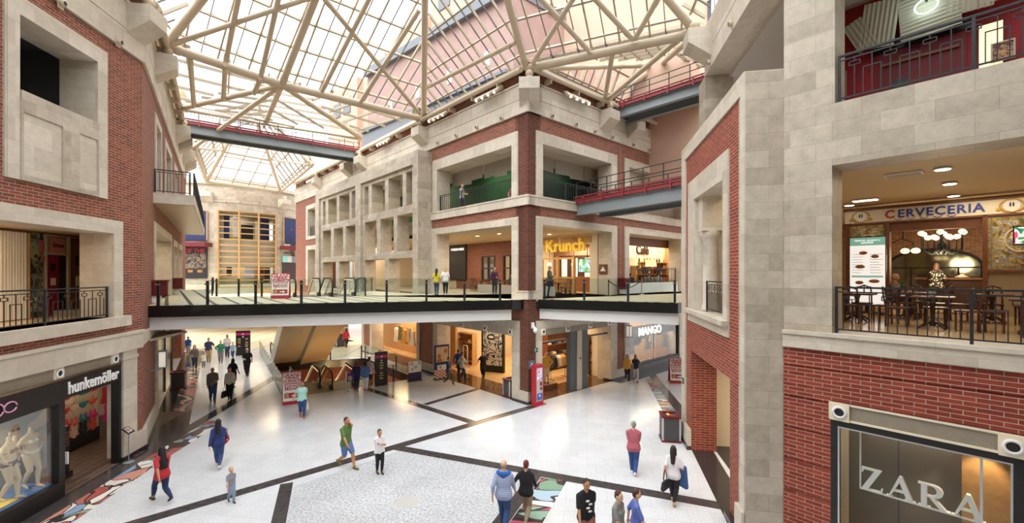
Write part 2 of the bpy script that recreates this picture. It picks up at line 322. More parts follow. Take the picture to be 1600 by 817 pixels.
# ------------------------------------------------------------------ walls of the atrium
CL = Fr((.78, 21.56), (.6708, -.7417)); CR = Fr((.78, 21.56), (.7417, .6708))
R = Fr((7.06, 9.6), (.662, -.75)); RC = Fr((5.61, 10.45), (-.1696, -.9855)); RF = Fr((5.61, 10.45), (.984, -.176))
L = Fr((-13.68, 16.1), (-.1597, .9872)); L2 = Fr((-13.68, 16.1), (-.5603, .8283))
UP = Fr((7.77, 17.5), (-.17, -.9855))
L1, LV2 = 5.2, 10.25
def trim(mb, fr, m='stone_trim', label=None): return struct('trim_%d' % (sum(o.name.startswith('trim') for o in bpy.data.objects)+1), mb, m, fr, None, label)
def poly_hole(outer, hole, z):                       # level surface with a hole
    bm = bmesh.new(); es = []
    for lp in (outer, hole):
        if not lp: continue
        vs = [bm.verts.new((p[0], p[1], z)) for p in lp]
        for i in range(len(vs)): es.append(bm.edges.new((vs[i], vs[(i+1) % len(vs)])))
    bmesh.ops.triangle_fill(bm, use_beauty=True, use_dissolve=False, edges=es)
    for f in bm.faces:
        if f.normal.z < 0: f.normal_flip()
    b = MB(); bm.verts.index_update()
    b.add([v.co for v in bm.verts], [[v.index for v in f.verts] for f in bm.faces]); bm.free(); return b
aE, rE = Vector((-.5603, .8283)), Vector((.8283, .5603))           # the escalators' way down, and its right
WELL = [(-11.9, 22.6), (-5.9, 27.0), (-11.3, 33.4), (-17.6, 31.2)]
struct('floor', poly_hole([(-60, -6), (40, -6), (40, 80), (-60, 80)], WELL, 0), 'granite_floor')
b = MB()
for i in range(4):
    p, q = WELL[i], WELL[(i+1) % 4]; b.add([(*p,-4.8), (*q,-4.8), (*q,-.55), (*p,-.55)], [(0,1,2,3)])
struct('wall_basement', b, 'brick_red')
b = MB()
for i in range(4):
    p, q = WELL[i], WELL[(i+1) % 4]; b.add([(*p,-.55), (*q,-.55), (*q,0.004), (*p,0.004)], [(0,1,2,3)])
struct('trim_well', b, 'black_granite')
b = MB(); b.add([(-26,18,-4.8),(2,18,-4.8),(2,42,-4.8),(-26,42,-4.8)], [(0,1,2,3)]); struct('floor_basement', b, 'shop_floor')

# level deck spanning the atrium (storey one) and its edges
F1, F2, F3, F4 = (-14.65, 17.5), (.0, 21.35), (1.35, 21.95), (7.35, 19.25)
PV = lambda s, d=-1.03: tuple(CL.w(s, d).xy)
L2p = lambda s, d=0: tuple(L2.w(s, d).xy)
deck = [F1, F2, PV(-.25, .35), F3, F4, tuple(CR.w(20, -3).xy), tuple(CR.w(20, .5).xy), PV(0, .5), PV(-8.8, .5), PV(-8.87), PV(-15.5), (-10.7, 28.0), (-8.55, 24.95), (-12.35, 24.6), (-16.9, 24.0), L2p(22, -2), L2p(22), L2p(1.9)]
struct('slab_bridge', MB().prism(deck, 4.72, 5.185), 'black_gloss'); struct('floor_bridge', MB().prism(deck, 5.185, L1), 'deck_line')
def edge_strip(pts, z0, z1, out, name, m):           # upright band that follows a deck edge, thickness to its outer side
    b = MB()
    for p, q in zip(pts[:-1], pts[1:]):
        p, q = Vector(p), Vector(q); d = (q-p).normalized(); n = Vector((d.y, -d.x))*out
        b.prism([p+n, q+n, q, p] if out > 0 else [p, q, q+n, p+n], z0, z1)
    return struct(name, b, m)
edge_strip([F1, F2], 4.73, 5.17, .06, 'trim_bridge', 'black_gloss'); edge_strip([F3, F4], 4.73, 5.17, .06, 'trim_bridge', 'black_gloss')
def beam(p, q, z0, z1, name, m, inset=.12, wd=.5):
    p, q = Vector(p), Vector(q); d = (q-p).normalized(); n = Vector((d.y, -d.x))
    return struct(name, MB().prism([p-n*inset, q-n*inset, q-n*(inset+wd), p-n*(inset+wd)], z0, z1), m)
beam(F1, F2, 4.2, 4.74, 'beam_bridge', 'bridge_white'); beam(F3, F4, 4.2, 4.74, 'beam_bridge', 'bridge_white')
beam((-16.9, 24.0), (-12.4, 24.6), 4.2, 4.72, 'beam_bridge', 'bridge_white', -.05)

# centre building, face towards the left
sx = lambda fr, px: ((px-CX)/F*fr.o[1]-fr.o[0])/(fr.u[0]-(px-CX)/F*fr.u[1])
O1, O2, O3 = (sx(CL,582), sx(CL,652)), (sx(CL,519), sx(CL,566)), (-8.15, -1.11)
gh = [(O1[0]-.35, O1[1]+.35, 0, 4.0), (O2[0]-.4, O2[1]+.4, 0, 4.0), (O3[0]-.5, O3[1]+.5, 0, 4.05)]
struct('wall_center', panel(-38, 0, 0, 4.75, gh), 'brick', CL)
for i, (o, h) in enumerate(((O1, gh[0]), (O2, gh[1]), (O3, gh[2]))):
    trim(surround(h, (o[0], o[1], 0, 3.3)), CL)
b = MB()
for s0, s1 in ((gh[2][1], 0.06), (gh[0][1], gh[2][0]), (gh[1][1], gh[0][0]), (-38, gh[1][0])): b.box(s0, s1, -.06, .3, .12, .62)
trim(b, CL); b = MB()
for s0, s1 in ((O3[1], 0.1), (O1[1], O3[0]), (O2[1], O1[0]), (-38, O2[0])): b.box(s0, s1, -.1, .5, 0, .13)
trim(b, CL, 'black_granite')
hl1, hl2 = (-8.86, -.7, 5.1, 9.32), (-8.72, -.73, 10.38, 13.67)
struct('wall_center', panel(-8.95, 0, 4.75, 14.5, [hl1, hl2]), 'brick', CL)
trim(surround(hl1, (-8.27, -1.13, 5.1, 8.98)), CL); trim(surround(hl2, (-8.2, -1.13, 10.38, 13.07)), CL)
b = MB(); b.box(-8.95, .12, -.12, .4, 9.9, 10.38); b.box(-8.95, .15, -.15, .1, 10.32, 10.4); trim(b, CL)
b = MB(); b.box(-.7, .08, -.08, .3, 5.2, 5.62); b.box(-.7, .11, -.11, .3, 5.57, 5.63); trim(b, CL)
# projecting stone pavilion with three rows of windows
T, MD, B3 = (11.0, 13.2), (8.0, 10.45), (5.1, 7.53)
ph = [(a, c, *T) for a, c in ((-17.34,-16.56),(-16,-13.8),(-13.27,-11.19),(-10.7,-9.9),(-26.6,-25.87),(-25.2,-23.1),(-22.5,-20.28),(-19.83,-19.06))]
ph += [(a, c, *MD) for a, c in ((-17.26,-15.16),(-14.56,-12.47),(-11.94,-9.85),(-26.6,-24.5),(-23.78,-21.66),(-21.05,-18.97))]
ph += [(a, c, *B3) for a, c in ((-17.26,-13.8),(-13.27,-9.85),(-26.6,-23.1),(-22.5,-18.97))]
struct('wall_pavilion', panel(-28.1, -9.3, 4.75, 14.0, ph, -.86, .05), 'stone', CL)
b = panel(-28.1, -8.87, 4.75, 14.32, [(-17.65, -9.55, 5.1, 13.5), (-27.2, -18.65, 5.1, 13.5)], -1.03, -.86)
b.box(-9.3, -8.87, -.86, .02, 4.75, 14.32); b.box(-28.1, -27.7, -.86, .02, 4.75, 14.32); b.box(-27.7, -9.3, -.86, .02, 14.0, 14.32); trim(b, CL, 'stone')
wh = [(-33.6, -31.2, 10.4, 13.3), (-33.6, -31.2, 5.2, 9.0)]
struct('wall_center', panel(-38, -28.1, 4.75, 14.5, [(h[0]-.6, h[1]+.5, h[2]-.3*(i == 0), h[3]+.4) for i, h in enumerate(wh)]), 'brick', CL)
for i, h in enumerate(wh): trim(surround((h[0]-.6, h[1]+.5, h[2]-.3*(i == 0), h[3]+.4), h), CL)
# centre building, face towards the right
A0, B0 = (.6, 7.54, 0, 4.05), (8.43, 15.8, 0, 4.05)
A1, B1 = (.6, 7.54, 5.1, 9.35), (8.43, 15.9, 5.1, 9.4); A2, B2 = (.6, 7.54, 10.38, 13.67), (8.43, 15.9, 10.38, 13.67)
struct('wall_center', panel(0, 34, 0, 14.5, [A0, B0, A1, B1, A2, B2]), 'brick', CR)
trim(surround(A0, (.97, 6.9, 0, 3.65)), CR); trim(surround(B0, (8.88, 15.4, 0, 3.65)), CR)
trim(surround(A1, (1.0, 7.0, 5.1, 8.98)), CR); trim(surround(B1, (8.88, 15.64, 5.1, 9.02)), CR)
trim(surround(A2, (1.02, 6.96, 10.38, 13.1)), CR); trim(surround(B2, (8.88, 15.6, 10.38, 13.22)), CR)
trim(MB().box(8.88, 15.6, .5, .9, 10.38, 13.22), CR, 'stone')
b = MB(); b.box(0, 34, -.12, .4, 9.9, 10.38); b.box(0, 34, -.15, .1, 10.32, 10.4); trim(b, CR)
b = MB(); b.box(0, .6, -.08, .3, 5.2, 5.62); b.box(0, .6, -.11, .3, 5.57, 5.63); trim(b, CR)
b = MB(); b.box(0, .6, -.06, .3, .12, .62); b.box(7.54, 8.43, -.06, .3, .12, .62); b.box(15.8, 34, -.06, .3, .12, .62); trim(b, CR)
b = MB(); b.box(0, .97, -.1, .5, 0, .13); b.box(6.9, 8.43, -.1, .5, 0, .13); trim(b, CR, 'black_granite')
struct('trim_joint', MB().box(7.96, 8.0, -.012, .1, 4.2, 14.5), 'tan_dark', CR)
# cornice round the centre building
for fr, s0, s1 in ((CL, -38, .12), (CR, 0, 34)):
    b = MB(); e = .12 if fr is CL else 0
    b.box(s0, s1, -.12, .9, 14.5, 15.2); b.box(s0, s1-.03*(e > 0), -.09, .9, 15.2, 15.23); b.box(s0, s1, -.12, .9, 15.23, 15.95); b.box(s0, s1+.06*(e > 0), -.18, .9, 15.95, 16.03); trim(b, fr, 'stone_trim')
    struct('wall_center', MB().box(s0, s1-e, 0, .5, 16.03, 17.0), 'brick', fr)
    b = MB(); b.add([(s0,-.25,16.75),(s1,-.25,16.75),(s1,.35,17.15),(s0,.35,17.15)], [(0,1,2,3),(3,2,1,0)]); b.box(s0, s1, -.3, -.2, 16.55, 16.8); trim(b, fr, 'tan_paint')

# right side: beer hall wall, stone column, slanting brick wall
zh = (-.02, 2.76, .35, 3.7)
struct('wall_right', panel(-.94, 9, 0, 4.79, [zh], 0, .5), 'brick_red', R)
b = MB(); [b.box(-.94, 9, -.012, 0, z, z+.03) for z in (1.42, 2.15, 2.88)]
b = panel(-.94, 9, 0, 4.79, [(-.02-.001, 2.761, .35, 3.7)]+[(-.95, 9.1, z, z+.05) for z in (1.42, 2.15, 2.88, 3.61, 4.33)], -.03, 0)
struct('wall_right', b, 'brick_red', R)
b = MB(); b.box(-.94, 9, -.1, .9, 4.79, 5.14); b.box(-.94, 9, -.14, .9, 5.1, 5.18); b.box(-.94, -.02, -.07, .3, 0, .4); trim(b, R)
struct('wall_right', panel(-.94, 9, 5.18, 18, [(0, 9.1, 5.18, 8.88), (.05, 9.1, 10.24, 13.6)], 0, .9), 'stone', R)
struct('wall_column', MB().prism([tuple(RF.w(0).xy), tuple(RF.w(.845).xy), tuple(R.w(-.94, .9).xy), tuple(RF.w(.3, .6).xy)], 0, 11.33), 'stone')
bpy.data.objects['wall_column'].data = panel(0, .845, 0, 11.33, [], 0, .5).mesh('wall_column'); bpy.data.objects['wall_column'].matrix_world = RF.m; bpy.data.objects['wall_column'].data.materials.append(M['stone'])
rw, rg = (-5.84, -1.3, 4.77, 9.8), (-5.63, -1.23, 0, 3.67)
struct('wall_slant', panel(-7, 0, 0, 11.33, [rw, rg], .02, .9), 'brick_red', RC)
b = MB(); b.box(-7, 0, -.04, .92, 10.86, 11.35); b.box(-.27, 0, -.04, .02, 0, 10.86); b.box(-7, -6.4, -.04, .02, 0, 10.86); b.box(-.5, 0, -.1, .02, .14, .75); b.box(-7, -5.63, -.1, .02, .14, .75); trim(b, RC)
b = MB(); b.box(-1.2, .0, -.14, .02, 0, .15); b.box(-7, -5.63, -.14, .02, 0, .15); trim(b, RC, 'black_granite')
trim(surround(rw, (-4.95, -1.64, 5.2, 9.1), -.05), RC); trim(MB().box(-5.9, -1.25, -.2, 0, 5.08, 5.22), RC)
b = MB()                                             # round pilasters with capitals in the slanting wall's window
for s in (-4.72, -1.75):
    b.lathe([(.3,5.22),(.3,5.35),(.25,5.42),(.24,7.65),(.3,7.72),(.36,7.86),(.36,7.95)], (s, .45, 0), 18); b.box(s-.34, s+.34, .1, .8, 7.95, 9.1)
trim(b, RC)
# upper gallery above the slanting wall
b = MB(); b.box(-.1, 8.5, 0, 1.0, 14.45, 15.2); b.box(-.1, 8.5, .03, 1.0, 15.2, 15.24); b.box(-.1, 8.5, 0, 1.0, 15.24, 16.4); trim(b, UP)
PR = Fr((7.77, 17.5), (.984, -.176))
struct('wall_pier', MB().box(0, 1.05, 0, 1.0, 9, 14.45), 'stone', PR)
struct('ceiling_gallery', MB().box(-2, 9, .9, 7, 14.3, 14.45), 'ceiling_grey', UP)
struct('wall_gallery', MB().box(-2, 9, 5.2, 5.4, 9, 14.4), 'plaster', UP)
struct('floor_gallery', MB().box(-.4, 6.2, .0, 7, 9.9, LV2), 'deck_grid', UP)
struct('floor_gallery', MB().box(-7, -.6, .93, 2.2, 4.9, L1), 'deck_grid', RC)
struct('wall_gallery', MB().box(-7, -1.2, 2.0, 2.2, L1, 9.6), 'stone', RC)
struct('ceiling_gallery', MB().box(-7, -.6, .9, 2.2, 9.6, 9.8), 'plaster', RC)

# left side
lh2, lh1 = (-5.14, -1.8, 8.95, 13.73), (-13, -1.08, 5.03, 8.24)
struct('wall_left', panel(-13, 0, 0, 14.26, [lh2, lh1, (-13.1, .1, -.1, 3.8)], 0, .9), 'brick', L); struct('wall_left', panel(-1.12, 0, 0, 3.8, [], 0, .28), 'brick', L); struct('wall_lingerie', MB().box(.2, 5, .9, .94, 0, 3.7), 'cream', L2)
trim(surround(lh2, (-4.81, -2.2, 11.3, 13.27), -.07, 1.0), L)
bpy.data.objects['trim_%d' % sum(o.name.startswith('trim_') and o.name[5:].isdigit() for o in bpy.data.objects)].name
b = panel(-4.81, -2.2, 8.95, 11.3, [(-4.75, -3.55, 9.1, 10.75), (-2.95, -2.25, 9.1, 10.75)], -.11, -.07); trim(b, L, 'stone')
b = MB(); b.box(-13, -1.5, -.07, .95, 7.84, 8.24); b.box(-1.5, -1.08, -.07, .95, 5.03, 8.24); b.box(-13, -1.04, -.05, .02, 8.24, 8.29); trim(b, L)
b = MB(); b.box(-13, -.84, -.18, .95, 4.69, 5.03); trim(b, L)
b = MB(); b.box(-13, -.15, -.14, .3, 3.8, 4.43); b.box(-13, -.1, -.18, .1, 4.36, 4.45); trim(b, L)
b = MB(); b.box(-1.12, -.42, -.1, .4, .14, 3.8); b.box(-.42, .12, -.1, .1, .14, .75); b.box(-1.16, -.38, -.12, .2, 3.5, 3.6); trim(b, L)
b = MB(); b.box(-1.14, .13, -.14, .1, 0, .15); trim(b, L, 'black_granite')
trim(MB().box(-13, -1.12, .0, .3, 3.3, 3.8), L, 'stone_frieze')
l2h = [(3.6, 12.2, 5.2, 8.75), (13.3, 16.7, 5.2, 8.6), (17.6, 21.2, 5.2, 8.6), (4.5, 21, 0, 3.7), (3.8, 6.4, 10.1, 13.6), (8.2, 12, 10.1, 13.6), (14, 17, 10.1, 13.6)]
struct('wall_far', panel(0, 26, 0, 14.3, l2h), 'brick', L2)
for i, h in enumerate(l2h):
    if i != 3: trim(surround((h[0], h[1], h[2], h[3]), (h[0]+.35, h[1]-.35, h[2], h[3]-.35), -.05), L2)
b = MB(); b.box(.1, 4.5, -.1, .1, .14, .75); b.box(3.9, 4.5, -.08, .3, 0, 4.2); b.box(0, 26, -.05, .2, 3.85, 4.3); trim(b, L2)
trim(MB().box(.0, 4.5, -.14, .1, 0, .15), L2, 'black_granite')
for fr, s0, s1 in ((L, -13, 0.0), (L2, 0, 26)):
    b = MB(); b.box(s0, s1, -.1, .9, 14.28, 15.0); b.box(s0, s1, -.07, .9, 15.0, 15.03); b.box(s0, s1, -.1, .9, 15.03, 15.95); b.box(s0, s1, -.16, .9, 15.95, 16.03); trim(b, fr)
    struct('wall_far', MB().box(s0, s1, 0, .5, 16.03, 17.0), 'brick', fr)
    b = MB(); b.add([(s0,-.25,16.75),(s1,-.25,16.75),(s1,.35,17.15),(s0,.35,17.15)], [(0,1,2,3),(3,2,1,0)]); b.box(s0, s1, -.3, -.2, 16.55, 16.8); trim(b, fr, 'tan_paint')
b = MB(); b.box(3.25, 21.5, -1.45, 0, 9.55, 10.0); struct('balcony', b, 'stone_trim', L2); struct('ceiling_balcony', MB().box(3.3, 21.45, -1.4, -.02, 9.53, 9.56), 'tan_soffit', L2)

# solid roof and walls of the gallery the camera stands in
struct('roof_slab', MB().prism([(-40, -8), (40, -8), (40, 9.0), (7.0, 9.0), (9.5, .5), (-11.5, .5), (-12.9, 8.2), (-40, 8.2)], 17.0, 17.3), 'plaster')
struct('roof_slab', MB().prism([(7.0, 9.0), (40, 9.0), (40, 21), (9.2, 21), (8.3, 17.6)], 17.0, 17.3), 'plaster')
struct('roof_slab', MB().prism([(-40, 8.2), (-12.9, 8.2), (-14.1, 16.2), tuple(L2.w(26, .3).xy), (-40, 38)], 17.0, 17.3), 'plaster')
struct('wall_back', MB().box(-12.5, 16, -5.2, -5, 0, 17), 'stone'); struct('wall_back', MB().box(-12.6, -12.4, -5, 4, 0, 17), 'stone'); struct('wall_back', MB().prism([(12.9, 2.9), (15.8, -5), (16, -5), (13.1, 2.9)], 0, 17), 'stone')

# drum tower at the far end
DC, DR = Vector((-38.2, 59.5)), 9.4
def drum(a0, a1, z0, z1, r0, r1, n=24):
    b = MB(); ps = [(math.cos(a0+(a1-a0)*i/n), math.sin(a0+(a1-a0)*i/n)) for i in range(n+1)]
    for (c, s), (c2, s2) in zip(ps[:-1], ps[1:]):
        b.prism([(DC.x+r0*c2, DC.y+r0*s2), (DC.x+r0*c, DC.y+r0*s), (DC.x+r1*c, DC.y+r1*s), (DC.x+r1*c2, DC.y+r1*s2)], z0, z1)
    return b
def dang(px, r=DR):                                  # bearing on the drum of a column of the photograph
    d = Vector(((px-CX)/F, 1)).normalized(); p = -DC; bq = d.dot(p); cq = p.dot(p)-r*r; t = -bq-math.sqrt(max(bq*bq-cq, 0)); q = d*t-DC; return math.atan2(q.y, q.x)
g0, g1, e0, e1, e2 = dang(341), dang(431), dang(290), dang(444), dang(461)
struct('wall_drum', drum(g1, e1, 5.2, 17.2, DR-.6, DR, 4), 'stone'); struct('wall_drum', drum(-PI*1.2, g0, 5.2, 17.2, DR-.6, DR, 24), 'stone')
struct('wall_drum', drum(g0, g1, 13.9, 17.2, DR-.6, DR, 14), 'stone'); struct('wall_drum', drum(e2, 1.3, 5.2, 17.2, DR-.6, DR, 10), 'stone')
struct('wall_drum', drum(e1, e2, 12.9, 17.2, DR-.6, DR, 4), 'stone'); struct('wall_drum', drum(-PI*1.2, 1.3, 3.9, 5.2, DR-.6, DR+.05, 40), 'stone_trim')
struct('wall_drum', drum(-PI*1.2, 1.3, 0, 3.9, DR-1.6, DR-1.5, 40), 'plaster')
b = drum(-PI*1.2, 1.3, 14.9, 15.0, DR, DR+.08, 40); [b.add(q.v, q.f) for q in (drum(-PI*1.2, 1.3, 16.9, 17.3, DR, DR+.25, 40),)]; struct('trim_drum', b, 'stone_trim')
struct('floor_drum', drum(-PI*1.2, 1.3, 5.15, 5.25, 1, DR-.6, 30), 'deck_grid'); struct('ceiling_drum', drum(-PI*1.2, 1.3, 9.3, 9.9, 1, DR-.6, 30), 'plaster'); struct('ceiling_drum', drum(-PI*1.2, 1.3, 13.9, 14.1, 1, DR-.6, 30), 'plaster')
struct('wall_drum', drum(-PI*1.2, 1.3, 5.2, 14, 4.2, 4.4, 24), 'plaster')
struct('floor_lobby', MB().prism([(-46, 37), (-19, 37), (-14.6, 33.0), (-10.5, 36.5), (-22, 52), (-46, 52)], 0, .012), 'deck_strip')
struct('floor_lobby', MB().prism([(-12.9, 34.2), (-11.1, 33.9), (-9.6, 35.5), (-14.5, 41.5), (-19, 41.5)], 0, .014), 'deck_strip')

# ------------------------------------------------------------------ glass roof: pyramids of tubes, bars and panes
V = Vector
PK = V((-2.52, 13.0, 23.27)); NA = V((-15.4, 19.35, 16.6)); NK = V((-11.98, 22.64, 16.3)); N3 = V((-5.8, 28.6, 16.6)); N4 = V((.72, 21.5, 16.6)); N5 = V((7.76, 18.3, 16.6))
NR = V((6.35, 9.8, 16.6)); NL = V((-12.3, 8.6, 16.6)); NQ = V((9.5, .5, 16.6)); NW = V((-11.5, .5, 16.6))
NB = V((-20.0, 26.2, 16.4)); NM = V((-11.2, 32.2, 16.5)); ND = V((-33.7, 48, 16.6)); NE = V((-28.7, 54, 16.6)); NM2 = V((-18.6, 40.6, 16.6)); NB2 = V((-25.6, 35, 16.6)); P2 = V((-25.2, 42, 23))
roof = bpy.data.objects.new('roof', None); COL.objects.link(roof); roof['kind'] = 'structure'
def rtube(p, q, r=.13, m='tan_paint'):
    b = MB(); b.tube(p, q, r, 10); d = (V(q)-V(p)).normalized()
    for c, s in ((V(p), 1), (V(q), -1)): b.tube(c+d*s*.35, c+d*s*.55, r*1.12, 10)
    return obj('roof_tube', b, m, roof)
def rtri(a, b, p, du=1.3, dv=1.55, lift=.38, glass=True, dark=True):
    n = (b-a).cross(p-a).normalized(); n = n if n.z > 0 else -n
    o = a+n*lift; e = (b-a).normalized(); wd = (b-a).length; q = p-a; px_ = q.dot(e); g = (q-e*px_); h = g.length; g.normalize()
    if glass:
        gb = MB(); gb.add([a+n*(lift+.06), b+n*(lift+.06), p+n*(lift+.06)], [(0,1,2)]); obj('roof_glazing', gb, 'roof_glass', roof)
    mb, md = MB(), MB()
    def bar(x0, y0, x1, y1, w_, t_, k):
        s, t = o+e*x0+g*y0, o+e*x1+g*y1
        if (t-s).length < .2: return
        d = (t-s).normalized(); c = d.cross(n)*w_/2; k.add([s-c-n*t_, s+c-n*t_, s+c+n*.02, s-c+n*.02, t-c-n*t_, t+c-n*t_, t+c+n*.02, t-c+n*.02], [(0,1,2,3),(7,6,5,4),(0,4,5,1),(1,5,6,2),(2,6,7,3),(3,7,4,0)])
    k, x = 0, du*.5
    while x < max(wd, px_):
        y0 = 0 if 0 <= x <= wd else (h*(x-wd)/(px_-wd) if x > wd else 0)
        y1 = h*x/px_ if 0 < x <= px_ else h*(wd-x)/(wd-px_) if wd != px_ else h
        if x > wd: y1, y0 = h*x/px_, h*(x-wd)/(px_-wd)
        y1 = min(y1, h)
        if y1 > y0: bar(x, y0, x, y1, .07, .12, mb) if k % 2 == 0 or not dark else bar(x, y0, x, y1, .035, .05, md)
        x += du/2 if dark else du; k += 1
    x = px_
    if px_ < 0:
        x = -du*.5
        while x > px_: bar(x, h*x/px_, x, h*(wd-x)/(wd-px_), .07, .12, mb); x -= du
    y = dv*.4
    while y < h-.4:
        bar(px_*y/h, y, wd+(px_-wd)*y/h, y, .08, .13, mb); y += dv
    obj('roof_bars', mb, 'bar_paint', roof)
    if md.v: obj('roof_bars', md, 'bar_dark', roof)
    return n
for a, b_ in ((NL, NA), (NA, NK), (NK, N3), (N3, N4), (N4, N5), (N5, NR), (NR, NQ), (NQ, NW), (NW, NL)): rtri(a, b_, PK)
for n_ in (NL, NA, NK, N3, N4, N5, NR, NQ, NW): rtube(n_, PK, .17)
for a, b_ in ((NA, NK), (NK, N3), (N4, N5)): rtube(a, b_, .2)
def onp(tri, x, y, drop=.12):                        # point of a roof plane seen at a place of the photograph
    a, b_, p = tri; n = (b_-a).cross(p-a).normalized(); n = n if n.z > 0 else -n; d = V(((x-CX)/F, 1, (HY-y)/F)); c = V((0,0,CZ))
    return c+d*((a-n*drop-c).dot(n)/d.dot(n))
for tri, segs in (((NK, N3, PK), [((503,-6),(656,178)), ((659,-163),(503,143)), ((655,16),(563,160))]),
                  ((NA, NK, PK), [((392,-100),(352,100)), ((482,-210),(407,122)), ((264,71),(494,-7))]),
                  ((N3, N4, PK), [((668,136),(806,66))]),
                  ((N4, N5, PK), [((832,99),(958,-101)), ((770,-82),(921,80)), ((734,-212),(990,63)), ((1034,-12),(992,60))])):
    for s_, e_ in segs: rtube(onp(tri, *s_), onp(tri, *e_), .115)
# middle bay between the two pyramids
rtri(NB, NA, NK, 1.8, 1.7, dark=False); rtri(NM, N3, NK, 1.8, 1.7, dark=False); QM = V((-19, 33.5, 18.0)); rtri(NB, NK, QM, 1.5, 2.2, dark=False); rtri(NM, NK, QM, 1.5, 2.2, dark=False)
for a, b_, r_ in ((NK, NB, .15), (NK, NM, .15), (NK, QM, .16), (NB, QM, .12), (NM, QM, .12), (NK, NB2, .13)): rtube(a, b_, r_)
for x, y, x2, y2 in ((352,100,349,156), (407,122,397,146), (297,90,303,166)):
    d1, d2 = onp((NA, NB, NK), x, y), onp((NA, NB, NK), x2, y2); rtube(d1, d2, .12)
ring2 = [NB2, ND, NE, NM2]
for a, b_ in zip(ring2[:-1], ring2[1:]): rtri(a, b_, P2, 1.7, 1.7, dark=False)
rtri(NB2, QM, P2, 1.7, 1.7, dark=False); rtri(NM2, QM, P2, 1.7, 1.7, dark=False)
for n_ in ring2: rtube(n_, P2, .17)
for a, b_ in zip(ring2[:-1], ring2[1:]):
    rtube(a, b_, .14); h1, h2 = a.lerp(P2, .42), b_.lerp(P2, .42); rtube(h1-V((0,0,.1)), h2-V((0,0,.1)), .1); rtube(a.lerp(b_, .03)+V((0,0,.5)), b_.lerp(a, .03)+V((0,0,.5)), .09)
rtube(NB2, ND.lerp(P2, .42), .1); rtube(NM2, NE.lerp(P2, .42), .1)
# bay over the right-hand mall
E5, E6, E7, P3 = V((15, 24, 16.6)), CR.w(21, 0, 16.6), CR.w(6.2, -.1, 16.6), V((9.2, 27.0, 19.4))
for a, b_ in ((N4, N5), (N5, E5), (E6, E7), (E7, N4)): rtri(a, b_, P3, 1.3, 1.3)
for a, b_, r_ in ((N5, P3, .15), (N4, P3, .13), (E7, P3, .15), (E6, P3, .15), (N5, E5, .13), (E7, N4.lerp(N5, .93), .13), (E7, N4.lerp(N5, .55)+V((0,0,.1)), .12)): rtube(a, b_, r_)
# eave tubes along the walls
for fr, s0, s1 in ((CL, -36, 0), (CR, 0, 28), (L, -12, 0), (L2, 0, 25)):
    rtube(fr.w(s0, -.45, 16.45), fr.w(s1, -.45, 16.45), .13)
    b = MB(); k = s0+1.2
    while k < s1: b.box(k-.03, k+.03, -.5, 0, 16.1, 16.4); k += 2.2
    struct('trim_bracket', b, 'tan_paint', fr)
# stone corbels that carry the roof nodes, with a steel ball bearing each
def corbel(fr, s, d=0, w=.95, z=15.95):
    b = MB(); b.extx([(.05+d,z-1.15),(-.55+d,z-.75),(-.85+d,z-.55),(-.85+d,z),(.05+d,z)], s-w/2, s+w/2); o = struct('corbel', b, 'stone_trim', fr)
    k = MB(); k.ball((s, -.5+d, z+.28), .2, 12, 8); k.lathe([(.22,0),(.2,.1),(.12,.16)], (s, -.5+d, z), 12); struct('bearing', k, 'tan_paint', parent=o)
for fr, s in ((L, -.5), (L2, 3.3), (L2, 14.2), (L2, 17.0), (L2, 21.0), (L2, 24.0), (CL, -9.6), (CL, -19.0), (CL, -22.0), (CL, -29.5), (CR, 6.2), (CR, 9.0), (UP, .45)): corbel(fr, s)
corbel(Fr(tuple(CL.w(.12).xy), (.9986, -.053)), 0, .25, 1.0)
for px_ in (323, 441):
    a_ = dang(px_); corbel(Fr((DC.x+DR*math.cos(a_), DC.y+DR*math.sin(a_)), (-math.sin(a_), math.cos(a_))), 0, 0, 1.3, 15.9)

# brick block and stepped terraces seen outside through the glass
EB = Fr((-.5, 28.0), (5.94, -5.4)); b = MB()
ew = tuple(EB.w(-2.2).xy)
def ext_block(poly, z0, z1, m, name='exterior_block'):
    return struct(name, MB().prism(poly, z0, z1), m)
ca, cb = EB.w(-17), EB.w(.8); cc = cb+V((.7417, .6708, 0))*16; cd = ca+V((.7417, .6708, 0))*16
q4 = [tuple(v.xy) for v in (ca, cb, cc, cd)]
ext_block(q4, 17.2, 24.2, 'ext_brick'); ext_block([(x+(-.25 if i < 2 else .3), y-.3) for i, (x, y) in enumerate(q4)], 24.2, 24.8, 'ext_dark', 'exterior_parapet')
b = MB(); b.box(-17, .8, -.5, 0, 17.6, 19.0); b.box(-17, .8, -.7, 0, 19.0, 19.2); struct('exterior_parapet', b, 'ext_dark', EB)
b = MB(); [b.box(s, s+.5, -.05, .1, 20.3, 21.3) for s in (-13.5, -9.6, -5.7, -1.8)]; struct('exterior_vent', b, 'white', EB)
for i, (s0, s1, z) in enumerate(((-31,-24.5,27.6), (-24.5,-20,28.9), (-20,-14,30.5), (-14,10,34))):
    o = struct('exterior_block', MB().box(s0, s1, 3+i*.6, 24, 17, z), 'ext_tan', EB)
    k = MB(); [k.box(x, x+1.6, 2.9+i*.6, 3.1+i*.6, z-3.4, z-1.8) for x in (s0+1.2, s1-3)]; struct('exterior_window', k, 'ext_dark', EB)
GX = Fr(tuple((cb+V((.7417, .6708, 0))*7).xy), (.7417, -.55))
b = MB(); b.box(0, 9, 0, 6, 17, 23.5); struct('exterior_block', b, 'ext_glass', GX); struct('exterior_block', MB().box(-.3, 9.3, -.1, 6, 12, 17), 'ext_tan', GX)
